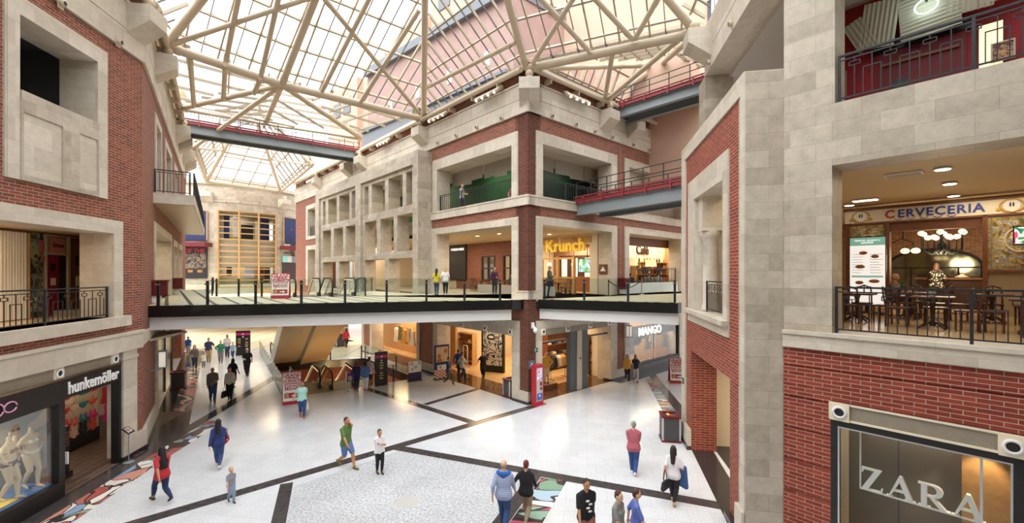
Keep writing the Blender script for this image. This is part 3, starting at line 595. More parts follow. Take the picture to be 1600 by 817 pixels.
b = MB(); [b.box(s, s+.14, -.1, 0, 17, 23.5) for s in (0, 1.8, 3.6, 5.4, 7.2, 8.8)]; [b.box(0, 9, -.1, 0, z, z+.16) for z in (20.2, 23.4)]; struct('exterior_window', b, 'white', GX)
struct('exterior_block', MB().box(-2, 26, 14, 26, 12, 31), 'ext_tan', GX)

# ------------------------------------------------------------------ railings and bridges
def bars_rail(name, label, fr, s0, s1, z, d=-.0, h=1.03, posts=None, group=None, pitch=.62, motif=True, ends=True):
    t = thing(name, label, 'railing', group=group, **at(fr, s0, d, z)); Ln = s1-s0
    obj('handrail', MB().box(0, Ln, -.03, .03, h-.04, h), 'black_metal', t)
    b = MB(); b.box(0, Ln, -.014, .014, h-.13, h-.105); b.box(0, Ln, -.014, .014, .07, .1); obj('rail', b, 'black_metal', t)
    n = posts or max(1, round(Ln/2.2))
    for i in range(n+1):
        x = min(max(Ln*i/n, .025), Ln-.025); k = MB(); k.box(x-.025, x+.025, -.025, .025, 0, h-.04); obj('post', k, 'black_metal', t)
    b = MB(); m = max(1, round(Ln/pitch)); p = Ln/m; e = .009
    for i in range(m):
        c = p*(i+.5); q = p/4; zt = h-.13
        B = lambda x0, x1, z0, z1: b.box(x0, x1, -e, e, z0, z1)
        if motif:
            B(c-e, c+e, .1, zt-.14); B(c-.105, c+.105, zt-.155, zt-.137); B(c-.105, c+.105, zt-.075, zt-.057); B(c-.105, c-.087, zt-.155, zt-.057); B(c+.087, c+.105, zt-.155, zt-.057); B(c-e, c+e, zt-.057, zt)
            B(c-q-e, c-q+e, .1, zt-.24); B(c+q-e, c+q+e, .1, zt-.24); x = c+2*q
            if i < m-1: B(x-q-e, x+q+e, zt-.26, zt-.24); B(x-e, x+e, .1, zt)
        else:
            for x in (c-q, c+q): B(x-e, x+e, .1, zt)
    obj('balusters', b, 'black_metal', t); return t
def glass_rail(name, label, p, q, z, n, h=1.02, drop=.0, group=None, thick=.05):
    p, q = Vector(p), Vector(q); d = q-p; Ln = d.length; t = thing(name, label, 'railing', (p.x, p.y, z), math.atan2(d.y, d.x), group)
    for i in range(n):
        x0, x1 = Ln*i/n, Ln*(i+1)/n; obj('glass_panel', MB().box(x0+.03, x1-.03, -.008, .008, .06-drop, h+.03), 'glass', t)
    for i in range(n+1):
        x = min(max(Ln*i/n, .04), Ln-.04); k = MB(); k.box(x-.05, x+.05, .02, .07, -.02, h-.03); k.box(x-.05, x+.05, .0, .09, -.02, .02)
        po = obj('post', k, 'black_metal', t); c = MB(); c.box(x-.08, x+.08, -.03, .06, h-.2, h-.14); obj('clamp', c, 'chrome', po)
    return t
fr_in = lambda p, q, k: tuple(Vector(p)+(Vector(q)-Vector(p)).normalized()*k)
glass_rail('glass_balustrade', 'long glass balustrade with dark posts along the bridge left of the centre pillar', fr_in(F1, F2, .3), fr_in(F2, F1, .55), L1, 8, drop=.5)
glass_rail('glass_balustrade', 'glass balustrade along the short bridge between the centre pillar and the right slanting wall', fr_in(F3, F4, .25), fr_in(F4, F3, .1), L1, 3, drop=.5)
glass_rail('glass_balustrade', 'glass balustrade on the far edge of the bridge, left of the escalator heads', L2p(9.3, -2.2), (-12.8, 24.5), L1, 3)
glass_rail('glass_balustrade', 'glass balustrade running back along the left wall under the long balcony', L2p(21.5, -2.0), L2p(9.9, -2.0), L1, 5)
glass_rail('glass_balustrade', 'glass balustrade before the stone pavilion, right of the escalator heads', (-8.4, 25.1), tuple(Vector((-10.7, 28.0))), L1, 2)
glass_rail('glass_balustrade', 'glass balustrade at the foot of the stone pavilion', (-10.6, 28.5), PV(-15.2,-1.15), L1, 3)
glass_rail('glass_balustrade', 'long glass balustrade with black posts beside the sunken escalators, guarding the left edge', tuple(Vector(WELL[0])+aE*15.4), tuple(Vector(WELL[0])+rE.xy*.05), 0, 13)
glass_rail('glass_balustrade', 'glass balustrade between the black directory totem and the small poster stand', fr_in(WELL[0], WELL[1], 4.6), fr_in(WELL[1], WELL[0], .15), 0, 2)
glass_rail('glass_balustrade', 'glass balustrade on the far side of the sunken escalators before the striped floor', fr_in(WELL[2], WELL[3], .2), fr_in(WELL[3], WELL[2], 4.2), 0, 1)
glass_rail('glass_balustrade', 'glass balustrade along the gilded shop floor on the right of the sunken escalators', fr_in(WELL[1], WELL[2], .15), fr_in(WELL[2], WELL[1], .15), 0, 3)
bars_rail('balcony_railing', 'black iron railing with rectangle pattern on the beer hall balcony', R, .03, 4.2, 5.18, .12)
bars_rail('balcony_railing', 'black iron railing before the crimson wall on the top right balcony', R, .08, 4.2, 10.26, .12)
bars_rail('balcony_railing', 'black iron railing with rectangle pattern on the left balcony above the lingerie shop', L, -8.5, -1.52, 5.03, .12)
bars_rail('balcony_railing', 'small black iron railing in the tall window of the slanting brick wall', RC, -4.42, -2.05, 5.22, .25)
bars_rail('balcony_railing', 'black iron railing before the green wall, left of the centre corner', CL, -8.15, -1.16, 10.4, .15, motif=False, pitch=.4)
bars_rail('balcony_railing', 'black iron railing before the dark green wall, right of the centre corner', CR, 1.05, 6.9, 10.4, .15, motif=False, pitch=.4)
bars_rail('balcony_railing', 'dark railing before the cafe tables above the fashion window', CR, 8.95, 15.55, 5.85, .3, motif=False, pitch=.8)
bars_rail('balcony_railing', 'small dark railing in the upper narrow window at the far left of the pavilion wall', CL, -33.5, -31.3, 10.42, .2, motif=False, pitch=.4)
struct('wall_low', MB().box(8.9, 15.6, .15, .5, L1, 5.86), 'white', CR)
t = bars_rail('balcony_railing', 'black railing along the outer side of the long left balcony', Fr(tuple(L2.w(3.4, -1.42).xy), L2.u), 0, 18.0, 10.0, 0, motif=False, pitch=.35)
t = bars_rail('balcony_railing', 'short black railing closing the near end of the long left balcony', Fr(tuple(L2.w(3.3, -.03).xy), (-L2.v[0], -L2.v[1])), 0, 1.28, 10.0, 0, motif=False, pitch=.28)
def catwalk(name, label, p, q, z, rail=1.1, w=1.3, deep=.55, fascia='red_metal'):
    p, q = Vector(p), Vector(q); d = q-p; Ln = d.length; t = thing(name, label, 'footbridge', (p.x, p.y, z), math.atan2(d.y, d.x))
    for k, y in enumerate((0, w)):
        b = MB(); b.box(0, Ln, y-.02, y+.02, -deep, 0); b.box(0, Ln, y-.14, y+.14, -deep, -deep+.04); b.box(0, Ln, y-.14, y+.14, -.04, 0); obj('girder', b, 'steel_grey', t)
    b = MB(); b.box(0, Ln, -.16, w+.16, 0, .05); obj('walkway', b, 'steel_dark', t)
    b = MB(); b.box(0, Ln, -.2, -.14, .03, .22); b.box(0, Ln, -.24, -.12, .2, .24); b.box(0, Ln, -.24, -.12, .01, .04); b.tube((0, -.22, .34), (Ln, -.22, .34), .04); b.box(0, Ln, w+.14, w+.2, .03, .3)
    for i in range(5): x = Ln*(i+.5)/5; b.box(x-.04, x+.04, -.26, -.2, -.1, .36)
    obj('fascia', b, fascia, t)
    n = round(Ln/1.15)
    for y in (-.1, w+.1):
        b = MB()
        for zz in (rail, rail*.68, rail*.36): b.tube((0, y, zz), (Ln, y, zz), .022, 6)
        obj('handrail', b, 'black_metal', t)
        for i in range(n+1): x = min(max(Ln*i/n, .03), Ln-.03); obj('post', MB().box(x-.02, x+.02, y-.02, y+.02, .03, rail), 'black_metal', t)
    return t
c1 = catwalk('maintenance_bridge', 'long grey and red steel catwalk under the glass roof at left', tuple(L2.w(15.6, -.05).xy), tuple(CL.w(-19.9, -.2).xy), 16.55)
b = MB(); b.tube((0, -.3, 1.25), (12.2, -.3, .95), .07); obj('pipe', b, 'tan_paint', c1)
catwalk('maintenance_bridge', 'grey and red steel catwalk under the glass roof at right', tuple(CR.w(7.2, -.15).xy), (11.0, 21.2), 16.35)
c3 = catwalk('footbridge', 'grey steel footbridge with maroon edge between the centre building and the slanting brick wall', (3.6, 24.0), (7.55, 18.75), 10.3, rail=1.15, w=1.8, deep=.62)

# ------------------------------------------------------------------ rooms behind the walls
def fsx(fr, px, d=0):
    r = (px-CX)/F; ox, oy = fr.o[0]+fr.v[0]*d, fr.o[1]+fr.v[1]*d; return (r*oy-ox)/(fr.u[0]-r*fr.u[1])
def fsz(fr, px, py, d=0):
    s = fsx(fr, px, d); Y = fr.o[1]+fr.v[1]*d+fr.u[1]*s; return s, CZ-(py-HY)/F*Y
def room(fr, s0, s1, d0, d1, z0, z1, back='plaster', side='plaster', floor='shop_floor', ceil='ceiling_cream', name='shop', left=True, right=True, front=False):
    if back: struct('wall_'+name, MB().box(s0, s1, d1, d1+.12, z0, z1), back, fr)
    if left: struct('wall_'+name, MB().box(s0-.1, s0, d0, d1, z0, z1), side, fr)
    if right: struct('wall_'+name, MB().box(s1, s1+.1, d0, d1, z0, z1), side, fr)
    if floor: struct('floor_'+name, MB().box(s0, s1, d0, d1, z0-.1, z0+.008), floor, fr)
    if ceil: struct('ceiling_'+name, MB().box(s0, s1, d0, d1, z1, z1+.1), ceil, fr)
def lamp(fr, s, d, z, e, size=1.6, sy=None, col=(1, .82, .58)):
    o = light('AREA', fr.w(s, d, z), e, size, col, (0, 0, fr.ang()), sy); return o
down = []
def downlight(fr, s, d, z, label, m='warm_light', r=.11):
    t = thing('ceiling_light', label, 'ceiling light', group='downlights', **at(fr, s, d, z)); b = MB(); b.lathe([(r+.03,-.03),(r+.03,0)], n=16); obj('ring', b, 'white', t)
    k = MB(); k.lathe([(r,-.04),(r,-.029)], n=16); obj('lens', k, m, t); return t
# centre building, storeys one and two
QF = CL                                              # its frame also serves the rooms: depth d runs along the right-hand face
struct('floor_gallery', MB().box(-36, -.9, .5, 16, 5.0, L1-.002), 'deck_grid', CL)
struct('floor_gallery', MB().box(-36, -.9, .9, 16, 9.3, LV2), 'deck_grid', CL)
struct('ceiling_gallery', MB().box(-36, -.9, .9, 16, 8.98, 9.05), 'ceiling_cream', CL)
struct('ceiling_gallery', MB().box(-36, -.9, .9, 16, 13.1, 13.3), 'plaster', CL)
struct('roof_slab', MB().box(-38, 0, .5, 34, 16.9, 17.1), 'ext_dark', CL)
ww = [(-12.6, -10.9, 5.9, 7.9), (-9.9, -8.3, 5.9, 7.9)]
struct('wall_restaurant', panel(-16.2, -7.6, L1, 8.98, ww, 7.0, 7.25), 'brick', CL)
for i, h in enumerate(ww):
    t = struct('window_%d' % (i+1), panel(h[0], h[1], h[2], h[3], [(h[0]+.1, (h[0]+h[1])/2-.05, h[2]+.1, h[2]+.95), ((h[0]+h[1])/2+.05, h[1]-.1, h[2]+.1, h[2]+.95), (h[0]+.1, (h[0]+h[1])/2-.05, h[2]+1.05, h[3]-.1), ((h[0]+h[1])/2+.05, h[1]-.1, h[2]+1.05, h[3]-.1)], 6.95, 7.1), 'wood_dark', CL)
    struct('window_pane', MB().box(h[0]+.1, h[1]-.1, 7.04, 7.06, h[2]+.1, h[3]-.1), 'glass', parent=t)
room(CL, -16.2, -7.6, 7.25, 10, L1, 8.9, 'cream', 'cream', None, 'ceiling_cream', 'restaurant'); lamp(CL, -11, 8.6, 8.7, 120, 2)
struct('wall_restaurant', MB().box(-36, -16.2, 7.0, 7.2, L1, 8.98), 'plaster', CL)
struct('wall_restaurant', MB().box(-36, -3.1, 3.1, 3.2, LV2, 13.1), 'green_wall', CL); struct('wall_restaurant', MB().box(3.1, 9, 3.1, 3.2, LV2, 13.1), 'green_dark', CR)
struct('wall_restaurant', MB().box(-22, -21.8, .9, 7, LV2, 13.1), 'plaster', CL); struct('wall_restaurant', MB().box(-24, -23.8, .9, 7, L1, 9), 'plaster', CL)
struct('wall_gallery', MB().box(-.95, -.75, .9, 7, L1, 9), 'plaster', CL) if False else None
# warm front of the snack bar on the same back wall
struct('wall_snack', panel(-7.6, -1.0, L1, 8.98, [(-7.4, -1.6, L1, 8.35)], 7.0, 7.2), 'cream', CL)
room(CL, -7.6, -1.0, 7.2, 10.2, L1, 8.6, 'brick_old', 'cream', 'shop_floor', 'ceiling_cream', 'snack'); lamp(CL, -4.5, 8.8, 8.45, 200, 2)
b = MB(); [b.box(s, s+1.45, 6.95, 7.0, 8.45, 8.85) for s in (-7.4, -5.7, -4.0, -2.9)]; struct('trim_snack', b, 'wood_light', CL)
for s, d in ((-6.8, 4.5), (-4.5, 4.5), (-2.2, 4.6), (-7.0, 2.6), (-3.0, 2.4)): lamp(CL, s, d, 8.9, 55, .8)
lamp(CL, -12.5, 3.6, 8.85, 130, 2.5); lamp(CL, -13.5, 2.2, 8.9, 170, 5, 1.5); lamp(CL, -22.5, 2.5, 8.9, 170, 5, 1.5); lamp(CL, -5.5, 2.2, 13.0, 40, 3, .6, col=(1, .9, .6)); lamp(CR, 5, 2.2, 13.0, 25, 3, .6, col=(1, .95, .8)); lamp(CL, -14, 1.9, 13.0, 130, 6, .8); lamp(CL, -23, 1.9, 13.0, 130, 6, .8); lamp(CL, -25, 3.5, 8.7, 90, 3)  # the two area lights at the green walls are added to brighten them
struct('floor_gallery', MB().box(.4, 16, .3, 1.0, 5.0, 5.196), 'deck_grid', CR); lamp(RC, -3.3, 1.5, 9.5, 30, 2, .6)  # area light added to brighten the black floor behind the slanting wall's window
nth = ['nearest the left jamb', 'in the middle', 'nearest the corner pillar', 'deeper in the room', 'deepest by the wall']
for i, (s, d) in enumerate(((-7.2, 2.4), (-5.0, 2.4), (-2.8, 2.4), (-5.8, 5.0), (-3.2, 5.0))): downlight(CL, s, d, 8.97, 'small round ceiling light over the terrace before the brick restaurant wall, '+nth[i])
# cafe on the right-hand face
room(CR, 10.3, 21.5, .9, 2.7, L1+.02, 9.0, 'cream', 'cream', 'shop_floor', 'ceiling_cream', 'cafe'); lamp(CR, 15.5, 1.7, 8.85, 230, 6, 1.2)
struct('trim_cafe', MB().box(8.4, 20, 1.0, 1.2, 8.4, 9.0), 'wood', CR); struct('wall_cafe', MB().box(fsx(CR, 1046, 2.3), 21.5, 2.2, 2.7, L1, 9), 'wood_light', CR)
room(CR, 1.0, 7.9, .9, 1.0, LV2, 13.1, None, 'plaster', None, None, 'upper', left=False)
# shops on the ground floor of the centre building
struct('floor_shop', MB().box(-36, -.4, .0, 16, -.1, .01), 'shop_floor', CL); struct('floor_shop', MB().box(.4, 7.9, -.02, 1.7, -.1, .013), 'granite_brown', CR); struct('floor_shop', MB().box(-36, .0, -.02, 1.7, -.1, .012), 'granite_brown', CL)
struct('ceiling_shop', MB().box(-36, -.9, .9, 16, 3.75, 3.9), 'cream', CL)
struct('wall_shop', MB().box(-36, -.9, 9, 9.15, 0, 3.75), 'cream', CL); struct('wall_shop', MB().box(-11.0, -10.8, .9, 9, 0, 3.75), 'cream', CL); struct('wall_shop', MB().box(-23.2, O1[1]+.6, 2.7, 2.85, 0, 3.75), 'wood_light', CL)
struct('wall_shop', MB().box(7.3, 7.5, .5, 2.4, 0, 3.75), 'cream', CR)
for s, d, e in ((-3, 3.4, 135), (-7, 3.6, 135), (-3.5, 7, 120), (-7.5, 7, 110), (O1[0]+1, 1.8, 260), (O2[0]+1, 2.2, 280), (O2[0]+3, 7, 120)): lamp(CL, s, d, 3.7, e, 2.6, col=(1, .74, .45))
room(CR, 8.5, 23, .5, 2.1, 0.0, 3.75, 'wood_light', 'cream', 'shop_floor', 'cream', 'fashion'); lamp(CR, 14, 1.2, 3.65, 190, 8, .6)
struct('trim_fashion', MB().box(8.88, 15.4, -.1, .6, 0, .55), 'black_granite', CR)
# right-hand side: beer hall, red room, fashion window, passage
room(R, -2.6, 7, .9, 8.0, L1, 8.92, None, 'plaster', 'shop_floor', 'ceiling_cream', 'beer_hall'); lamp(R, 1, 3.2, 8.85, 45, 3); lamp(R, 2.5, 6.6, 8.8, 40, 2)
room(R, -3.5, 7, 8.3, 15, L1, 8.92, 'brick_old', 'wood', 'shop_floor', 'ceiling_cream', 'bar'); lamp(R, 1.8, 11.5, 8.7, 85, 3)
room(R, -.5, 7, .9, 2.9, LV2, 13.6, 'wall_red', 'plaster', 'deck_grid', 'ceiling_grey', 'red_room'); lamp(R, 3, 1.9, 13.4, 22, 2, col=(1, .9, .8))
room(RC, -6.2, -.4, .9, 6.5, 0, 3.7, 'cream', 'cream', 'dark_tile', 'cream', 'passage'); lamp(RC, -3.4, 3.5, 3.6, 150, 2)
# left-hand side
room(L, -13, 4.6, .9, 6.0, 0, 3.7, 'plaster', 'cream', 'dark_plank', 'cream', 'lingerie', right=False); struct('wall_lingerie', MB().box(4.6, 4.7, 3.0, 6, 0, 3.7), 'cream', L); lamp(L, -.8, 2.4, 3.62, 60, 1.2, 2, (1, .86, .72)); lamp(L, -6.5, 2.2, 3.62, 150, 3, 2, (1, .9, .8))
struct('floor_lingerie', MB().box(-4.4, -1.15, -.02, .9, -.1, .009), 'dark_plank', L); struct('floor_lingerie', MB().box(-1.15, .3, .28, .9, -.1, .009), 'dark_plank', L)
room(L, -13, .9, .95, 2.5, 5.02, 7.9, 'wood_light', 'stone', 'shop_floor', 'ceiling_cream', 'corridor'); lamp(L, -5, 1.7, 7.8, 60, 3, .6)
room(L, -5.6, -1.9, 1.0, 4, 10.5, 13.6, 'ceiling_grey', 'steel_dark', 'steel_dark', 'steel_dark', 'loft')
room(L2, .5, 25, 3.0, 3.1, L1, 9.2, 'stone', 'stone', None, None, 'walk'); struct('floor_walk', MB().box(.5, 25, .1, 3, 5.0, L1), 'deck_grid', L2); struct('ceiling_walk', MB().box(.5, 25, .9, 3, 8.8, 9.0), 'ceiling_cream', L2); lamp(L2, 8, 1.9, 8.7, 130, 5, 1); lamp(L2, 17, 1.9, 8.7, 100, 5, 1)
room(L2, 2, 20, 1.5, 1.6, 10, 14, 'dark_red', 'plaster', None, None, 'upper'); room(L2, 7, 22, .9, 3, 0, 3.8, 'plaster', 'plaster', 'shop_floor', 'cream', 'side_shop'); lamp(L2, 12, 2, 3.7, 110, 5, 1)
struct('window_3', MB().box(4.9, 13.5, .05, .1, .2, 3.35), 'shop_glass', L2); b = MB(); [b.box(s, s+.12, .02, .14, .1, 3.4) for s in (4.85, 9.0, 13.4)]; b.box(4.85, 13.5, .02, .14, 3.3, 3.45); struct('window_4', b, 'black', L2)
# far end: warm lobby front behind the escalators
struct('wall_lobby', MB().box(-48, -20, 53, 53.3, 0, 4.6), 'wood_light'); 
light('AREA', (-27, 46, 4.5), 550, 9, (1, .85, .6)); light('AREA', (-16, 31, 3.9), 180, 3, (1, .8, .52)); light('AREA', (-11.5, 28, -1.0), 900, 3, (1, .75, .45))
struct('ceiling_lobby', MB().prism([(-44, 48), (-26, 56), (-20, 50), (-30, 46)], 3.9, 4.1), 'cream')
# drum tower's tall glazed screen, blue doors, posters
b = MB(); c = MB()
zs = [CZ-(y-HY)/F*(DC+Vector((math.cos(g0), math.sin(g0)))*DR).y for y in (328.5, 335, 344.5, 354, 363.5, 373, 382.5, 392, 401, 411, 420, 429, 438, 449)]
for z in zs:
    k = drum(g0, g1, z-.06, z+.06, DR-.1, DR+.06, 12); b.add(k.v, k.f)
for i in range(4):
    a_ = g0+(g1-g0)*i/3; p = DC+Vector((math.cos(a_), math.sin(a_)))*(DR+.02); b.tube((p.x, p.y, zs[-1]), (p.x, p.y, zs[0]+.06), .11, 8)
t = struct('window_5', b, 'wood_light'); k = drum(g0, g1, zs[-1], zs[0], DR-.25, DR-.22, 12); struct('window_pane', k, 'shop_glass', parent=t)
struct('wall_drum', drum(g0, g1, zs[8]-1.2, zs[5], DR-.5, DR-.3, 12), 'plaster')
light('AREA', (DC.x+4, DC.y-5, 9.2), 160, 3, (1, .85, .65)); light('AREA', (DC.x+4, DC.y-5, 13.8), 90, 3, (.9, .9, 1))
def drum_panel(px0, px1, z0, z1, m, lab, cat, r=DR-.8):
    a0, a1 = dang(px0), dang(px1); o = obj('hung_poster', drum(a0, a1, z0, z1, r-.12, r, 4), m); tag(o, lab, cat)
for px0, px1, z0, z1, m, lab in ((348, 358, 10.2, 13.4, 'navy', 'dark blue panel high behind the drum screen at its left'), (364, 373, 10.9, 13.2, 'white', 'white panel high behind the drum screen'), (378, 399, 10.2, 12.4, 'black', 'wide dark panel high behind the drum screen'), (403, 409, 10.4, 13.0, 'white', 'slim white panel high behind the drum screen at its right'), (412, 426, 10.2, 13.5, 'navy', 'dark blue panel high behind the drum screen at its right'),
        (346, 352, 6.6, 8.8, 'white', 'white poster low behind the drum screen, first from its left'), (363, 370, 6.6, 8.8, 'white', 'white poster low behind the drum screen, second from its left'), (385, 400, 6.0, 8.8, 'kiosk_pale', 'pale blue poster low behind the middle of the drum screen'), (409, 417, 6.4, 8.2, 'dark_red', 'dark red panel low behind the drum screen at its right'), (353, 362, 6.2, 9.1, 'wood_dark', 'dark brown panel low behind the drum screen'), (419, 428, 5.4, 9.0, 'wood_dark', 'dark brown panel low behind the drum screen at its right end')):
    mat('kiosk_pale', 'b8c8e4', .5); drum_panel(px0, px1, z0, z1, m, lab.replace('panel', 'poster'), 'poster')  # coloured panels added to fill the plain interior behind the screen
for px_, lab in ((368, 'yellow drum-shaped display high behind the left part of the glazed screen'), (405, 'yellow drum-shaped display high behind the right part of the glazed screen')):
    a_ = dang(px_); k = MB(); k.lathe([(.8,0),(.8,.9),(.5,1.1),(.1,1.15)], n=16); o = obj('display_drum', k, 'yellow'); o.location = (DC.x+(DR-1.9)*math.cos(a_), DC.y+(DR-1.9)*math.sin(a_), 9.92); tag(o, lab, 'display')
def on_drum(px): a_ = dang(px); return Fr((DC.x+DR*math.cos(a_), DC.y+DR*math.sin(a_)), (-math.sin(a_), math.cos(a_)))
for px_, lab in ((453, 'tall blue door panel on the drum tower, right of the glazed screen'), (300, 'tall dark blue door panel on the drum tower behind the left balcony')):
    fr = on_drum(px_); z0 = 10.3; w_ = 1.1 if px_ > 400 else 1.6
    t = thing('door_panel', lab, 'door', **at(fr, 0, -.05, z0)); obj('leaf', MB().box(-w_, w_, -.06, .04, 0, 3.4), 'navy', t); k = MB(); k.box(-w_-.08, -w_, -.1, .04, 0, 3.45); k.box(w_, w_+.08, -.1, .04, 0, 3.45); k.box(-w_-.08, w_+.08, -.1, .04, 3.4, 3.5); obj('door_frame', k, 'wood_light', t)
    k = MB(); k.ball((.1, -.08, 1.9), (.12, .03, .12)); obj('emblem', k, 'red', t)
    bars_rail('balcony_railing', 'short dark railing before the '+('blue door panel right of the glazed screen' if px_ > 400 else 'dark blue door panel behind the left balcony'), Fr(tuple(fr.w(-w_-.5, -1.5).xy), fr.u), 0, 2*w_+1, z0-.3, motif=False, pitch=.5)
    struct('balcony', MB().box(-w_-.6, w_+.6, -1.6, 0, z0-.75, z0-.3), 'dark_red', fr)

# ------------------------------------------------------------------ signs and shop fronts
ns = 0
def plate_spot(fr, px, py, d, lab):
    s, z = fsz(fr, px, py, d); t = thing('frieze_spotlight', lab, 'spotlight', group='round spotlights in the shop friezes', **at(fr, s, d, z)); obj('plate', MB().box(-.17, .17, -.03, .1, -.19, .19), 'cream', t)
    b = MB(); b.lathe([(.13,.03),(.14,.06),(.09,.075),(.085,.03)], n=18, axis='y'); obj('ring', b, 'white', t); k = MB(); k.lathe([(.085,.03),(.085,.045)], n=16, axis='y'); obj('lens', k, 'black', t)
for fr, d, lst in ((CL, -.07, ((721.7, 507, 'above the fashion doorway, leftmost of its frieze'), (758.6, 512.3, 'above the portrait poster in the fashion doorway'), (798, 518.6, 'in the frieze beside the centre pillar'))),
                   (CR, -.07, ((848.5, 518, 'in the frieze right beside the centre pillar'), (886.4, 513, 'in the frieze over the dark shop column'), (921.6, 507.4, 'in the frieze over the folded clothes shelf'), (951.5, 503.8, 'in the frieze next to the lantern pillar'))),
                   (L, -.02, ((90.8, 583.4, 'above the black lingerie fascia, further from its edge'), (178.6, 561, 'above the black lingerie fascia, at its right end'))),
                   (R, -.06, ((1312, 643.5, 'over the left end of the tall fashion window'), (1583, 697.5, 'over the right end of the tall fashion window')))):
    for px_, py_, lab in lst: plate_spot(fr, px_, py_, d, 'round black spotlight on a cream plate '+lab)
for fr, s0, s1, z0, z1 in ((CL, -8.1, -1.11, 3.32, 3.68), (CR, .97, 6.9, 3.32, 3.68)): trim(MB().box(s0, s1, -.06, .2, z0, z1), fr, 'stone_frieze')
def wall_light(fr, px, py, lab, d=-.12):
    s, z = fsz(fr, px, py, d); t = thing('wall_light', lab, 'wall light', group='small lights on the stone cornice', **at(fr, s, d, z)); obj('back_plate', MB().box(-.1, .1, -.02, .0, -.16, .16), 'tan_paint', t)
    b = MB(); b.lathe([(.09,.02),(.1,.1),(.06,.13)], n=12, axis='y'); obj('housing', b, 'tan_paint', t); k = MB(); k.lathe([(.06,.12),(.06,.135)], n=12, axis='y'); obj('lens', k, 'black', t)
w_ = ['first from the pavilion', 'second from the pavilion', 'third from the pavilion', 'last before the corner']
for (x, y), q in zip(((685, 223), (714, 211.6), (746, 199), (785, 185)), w_): wall_light(CL, x, y, 'small round light on the cornice above the green terrace, '+q)
w_ = ['first from the corner', 'second from the corner', 'third from the corner', 'fourth from the corner', 'fifth from the corner', 'last before the slanting wall']
for (x, y), q in zip(((861.7, 181.6), (899, 194.5), (928.4, 205.7), (956, 215), (988.7, 226.9), (1013.6, 235)), w_): wall_light(CR, x, y, 'small round light on the right-hand cornice of the centre building, '+q)
for fr, x, y, q in ((L, 184, 66, 'left cornice above the brick corner'), (L, 94, 5, 'left cornice above the tall stone frame'), (UP, 1144.6, 36.7, 'upper right beam, nearer the stone column'), (UP, 1110, 97, 'upper right beam, at its far end')): wall_light(fr, x, y, 'small round light on the '+q, -.1 if fr is L else 0)
for x, lab in ((353, 'left of the glazed screen'), (375, 'over the left part of the glazed screen'), (405, 'over the right part of the glazed screen'), (443, 'over the blue door')):
    fr = on_drum(x); wall_light(fr, x, 316+max(0, x-400)*.12, 'small dark light on the drum tower '+lab, -.05)
def spot_bar(fr, s, z, n, lab, d=-.3):
    t = thing('spotlight_bar', lab, 'spotlights', **at(fr, s, d, z)); b = MB(); b.tube((-.9, 0, 0), (.9, 0, 0), .035); b.tube((0, 0, 0), (0, .25, 0), .03); obj('bar', b, 'tan_paint', t)
    for i in range(n):
        x = -.75+1.5*i/(n-1); k = MB(); k.tube((x, 0, -.02), (x-.05, -.42, -.36), .10, 10, .12); k.tube((x, 0, 0), (x, 0, -.1), .03); h = obj('spotlight_head', k, 'tan_paint', t); q = MB(); q.tube((x-.05, -.42, -.36), (x-.052, -.43, -.37), .075, 10); obj('lens', q, 'white_light', h)
for fr, px, py, lab in ((CL, 605, 218, 'row of four beige spotlights under the roof beside the left catwalk end'), (CL, 690, 178, 'row of four beige spotlights under the roof above the pavilion edge'), (CL, 768, 143, 'row of four beige spotlights under the roof near the centre corner'), (CR, 898, 150, 'row of four beige spotlights under the roof right of the centre corner'), (CR, 1034, 207, 'row of four beige spotlights under the right catwalk'), (L2, 281, 143, 'cluster of beige spotlights on the left wall under the big roof tubes'), (L2, 296, 217, 'cluster of beige spotlights under the left catwalk end')):
    s, z = fsz(fr, px, py, -.3); spot_bar(fr, s, z, 4, lab)
spot_bar(CL, -31, 16.2, 4, 'row of beige spotlights at the far end of the pavilion cornice'); 

def serif(ch):                                       # slab letters as outlines in a unit box
    if ch == 'Z': return [[(.02,.78),(.02,1),(.86,1),(.30,.06),(.80,.06),(.84,.2),(.9,.2),(.88,0),(0,0),(.56,.94),(.16,.94),(.07,.78)]]
    if ch == 'A': return [[(-.06,0),(-.06,.05),(.03,.05),(.42,1),(.54,1),(.93,.05),(1.02,.05),(1.02,0),(.62,0),(.62,.05),(.71,.05),(.61,.31),(.24,.31),(.24,.37),(.585,.37),(.45,.74),(.10,.05),(.2,.05),(.2,0)]]
    if ch == 'R':
        o = [(0,0),(0,.05),(.1,.05),(.1,.95),(0,.95),(0,1),(.5,1)]+[(.5+.3*math.sin(a), .74+.26*math.cos(a)) for a in (.5,1,1.57,2.1,2.6)]+[(.52,.48),(.9,.05),(1.02,.05),(1.02,0),(.74,0),(.36,.47),(.29,.47),(.29,.53),(.44,.53)]+[(.44+.16*math.sin(a), .74-.21*math.cos(a)) for a in (.6,1.2,1.9,2.6)]+[(.44,.95),(.29,.95),(.29,.05),(.4,.05),(.4,0)]
        return [o]
t = thing('shop_window', 'tall fashion window in a black frame with large white serif letters', 'shop window', **at(R, -.02, .06, .35))
b = panel(0, 2.78, 0, 2.95, [(.13, 2.64, .1, 2.82)], -.09, .08); obj('frame', b, 'black', t)
b = panel(.13, 2.64, .1, 2.82, [(.16, 2.61, .13, 2.79)], -.1, .02); obj('edge_strip', b, 'chrome', t)
obj('pane', MB().box(.15, 2.62, -.005, .01, .12, 2.8), 'shop_glass', t)
b = MB(); b.box(2.24, 2.28, -.03, .05, .1, 2.82); obj('mullion', b, 'chrome', t)
b = MB(); b.box(.44, .465, .28, .32, 1.47, 2.82); b.box(.44, 2.25, .28, .32, 1.45, 1.475); obj('letter_rail', b, 'white', t)
x = .47
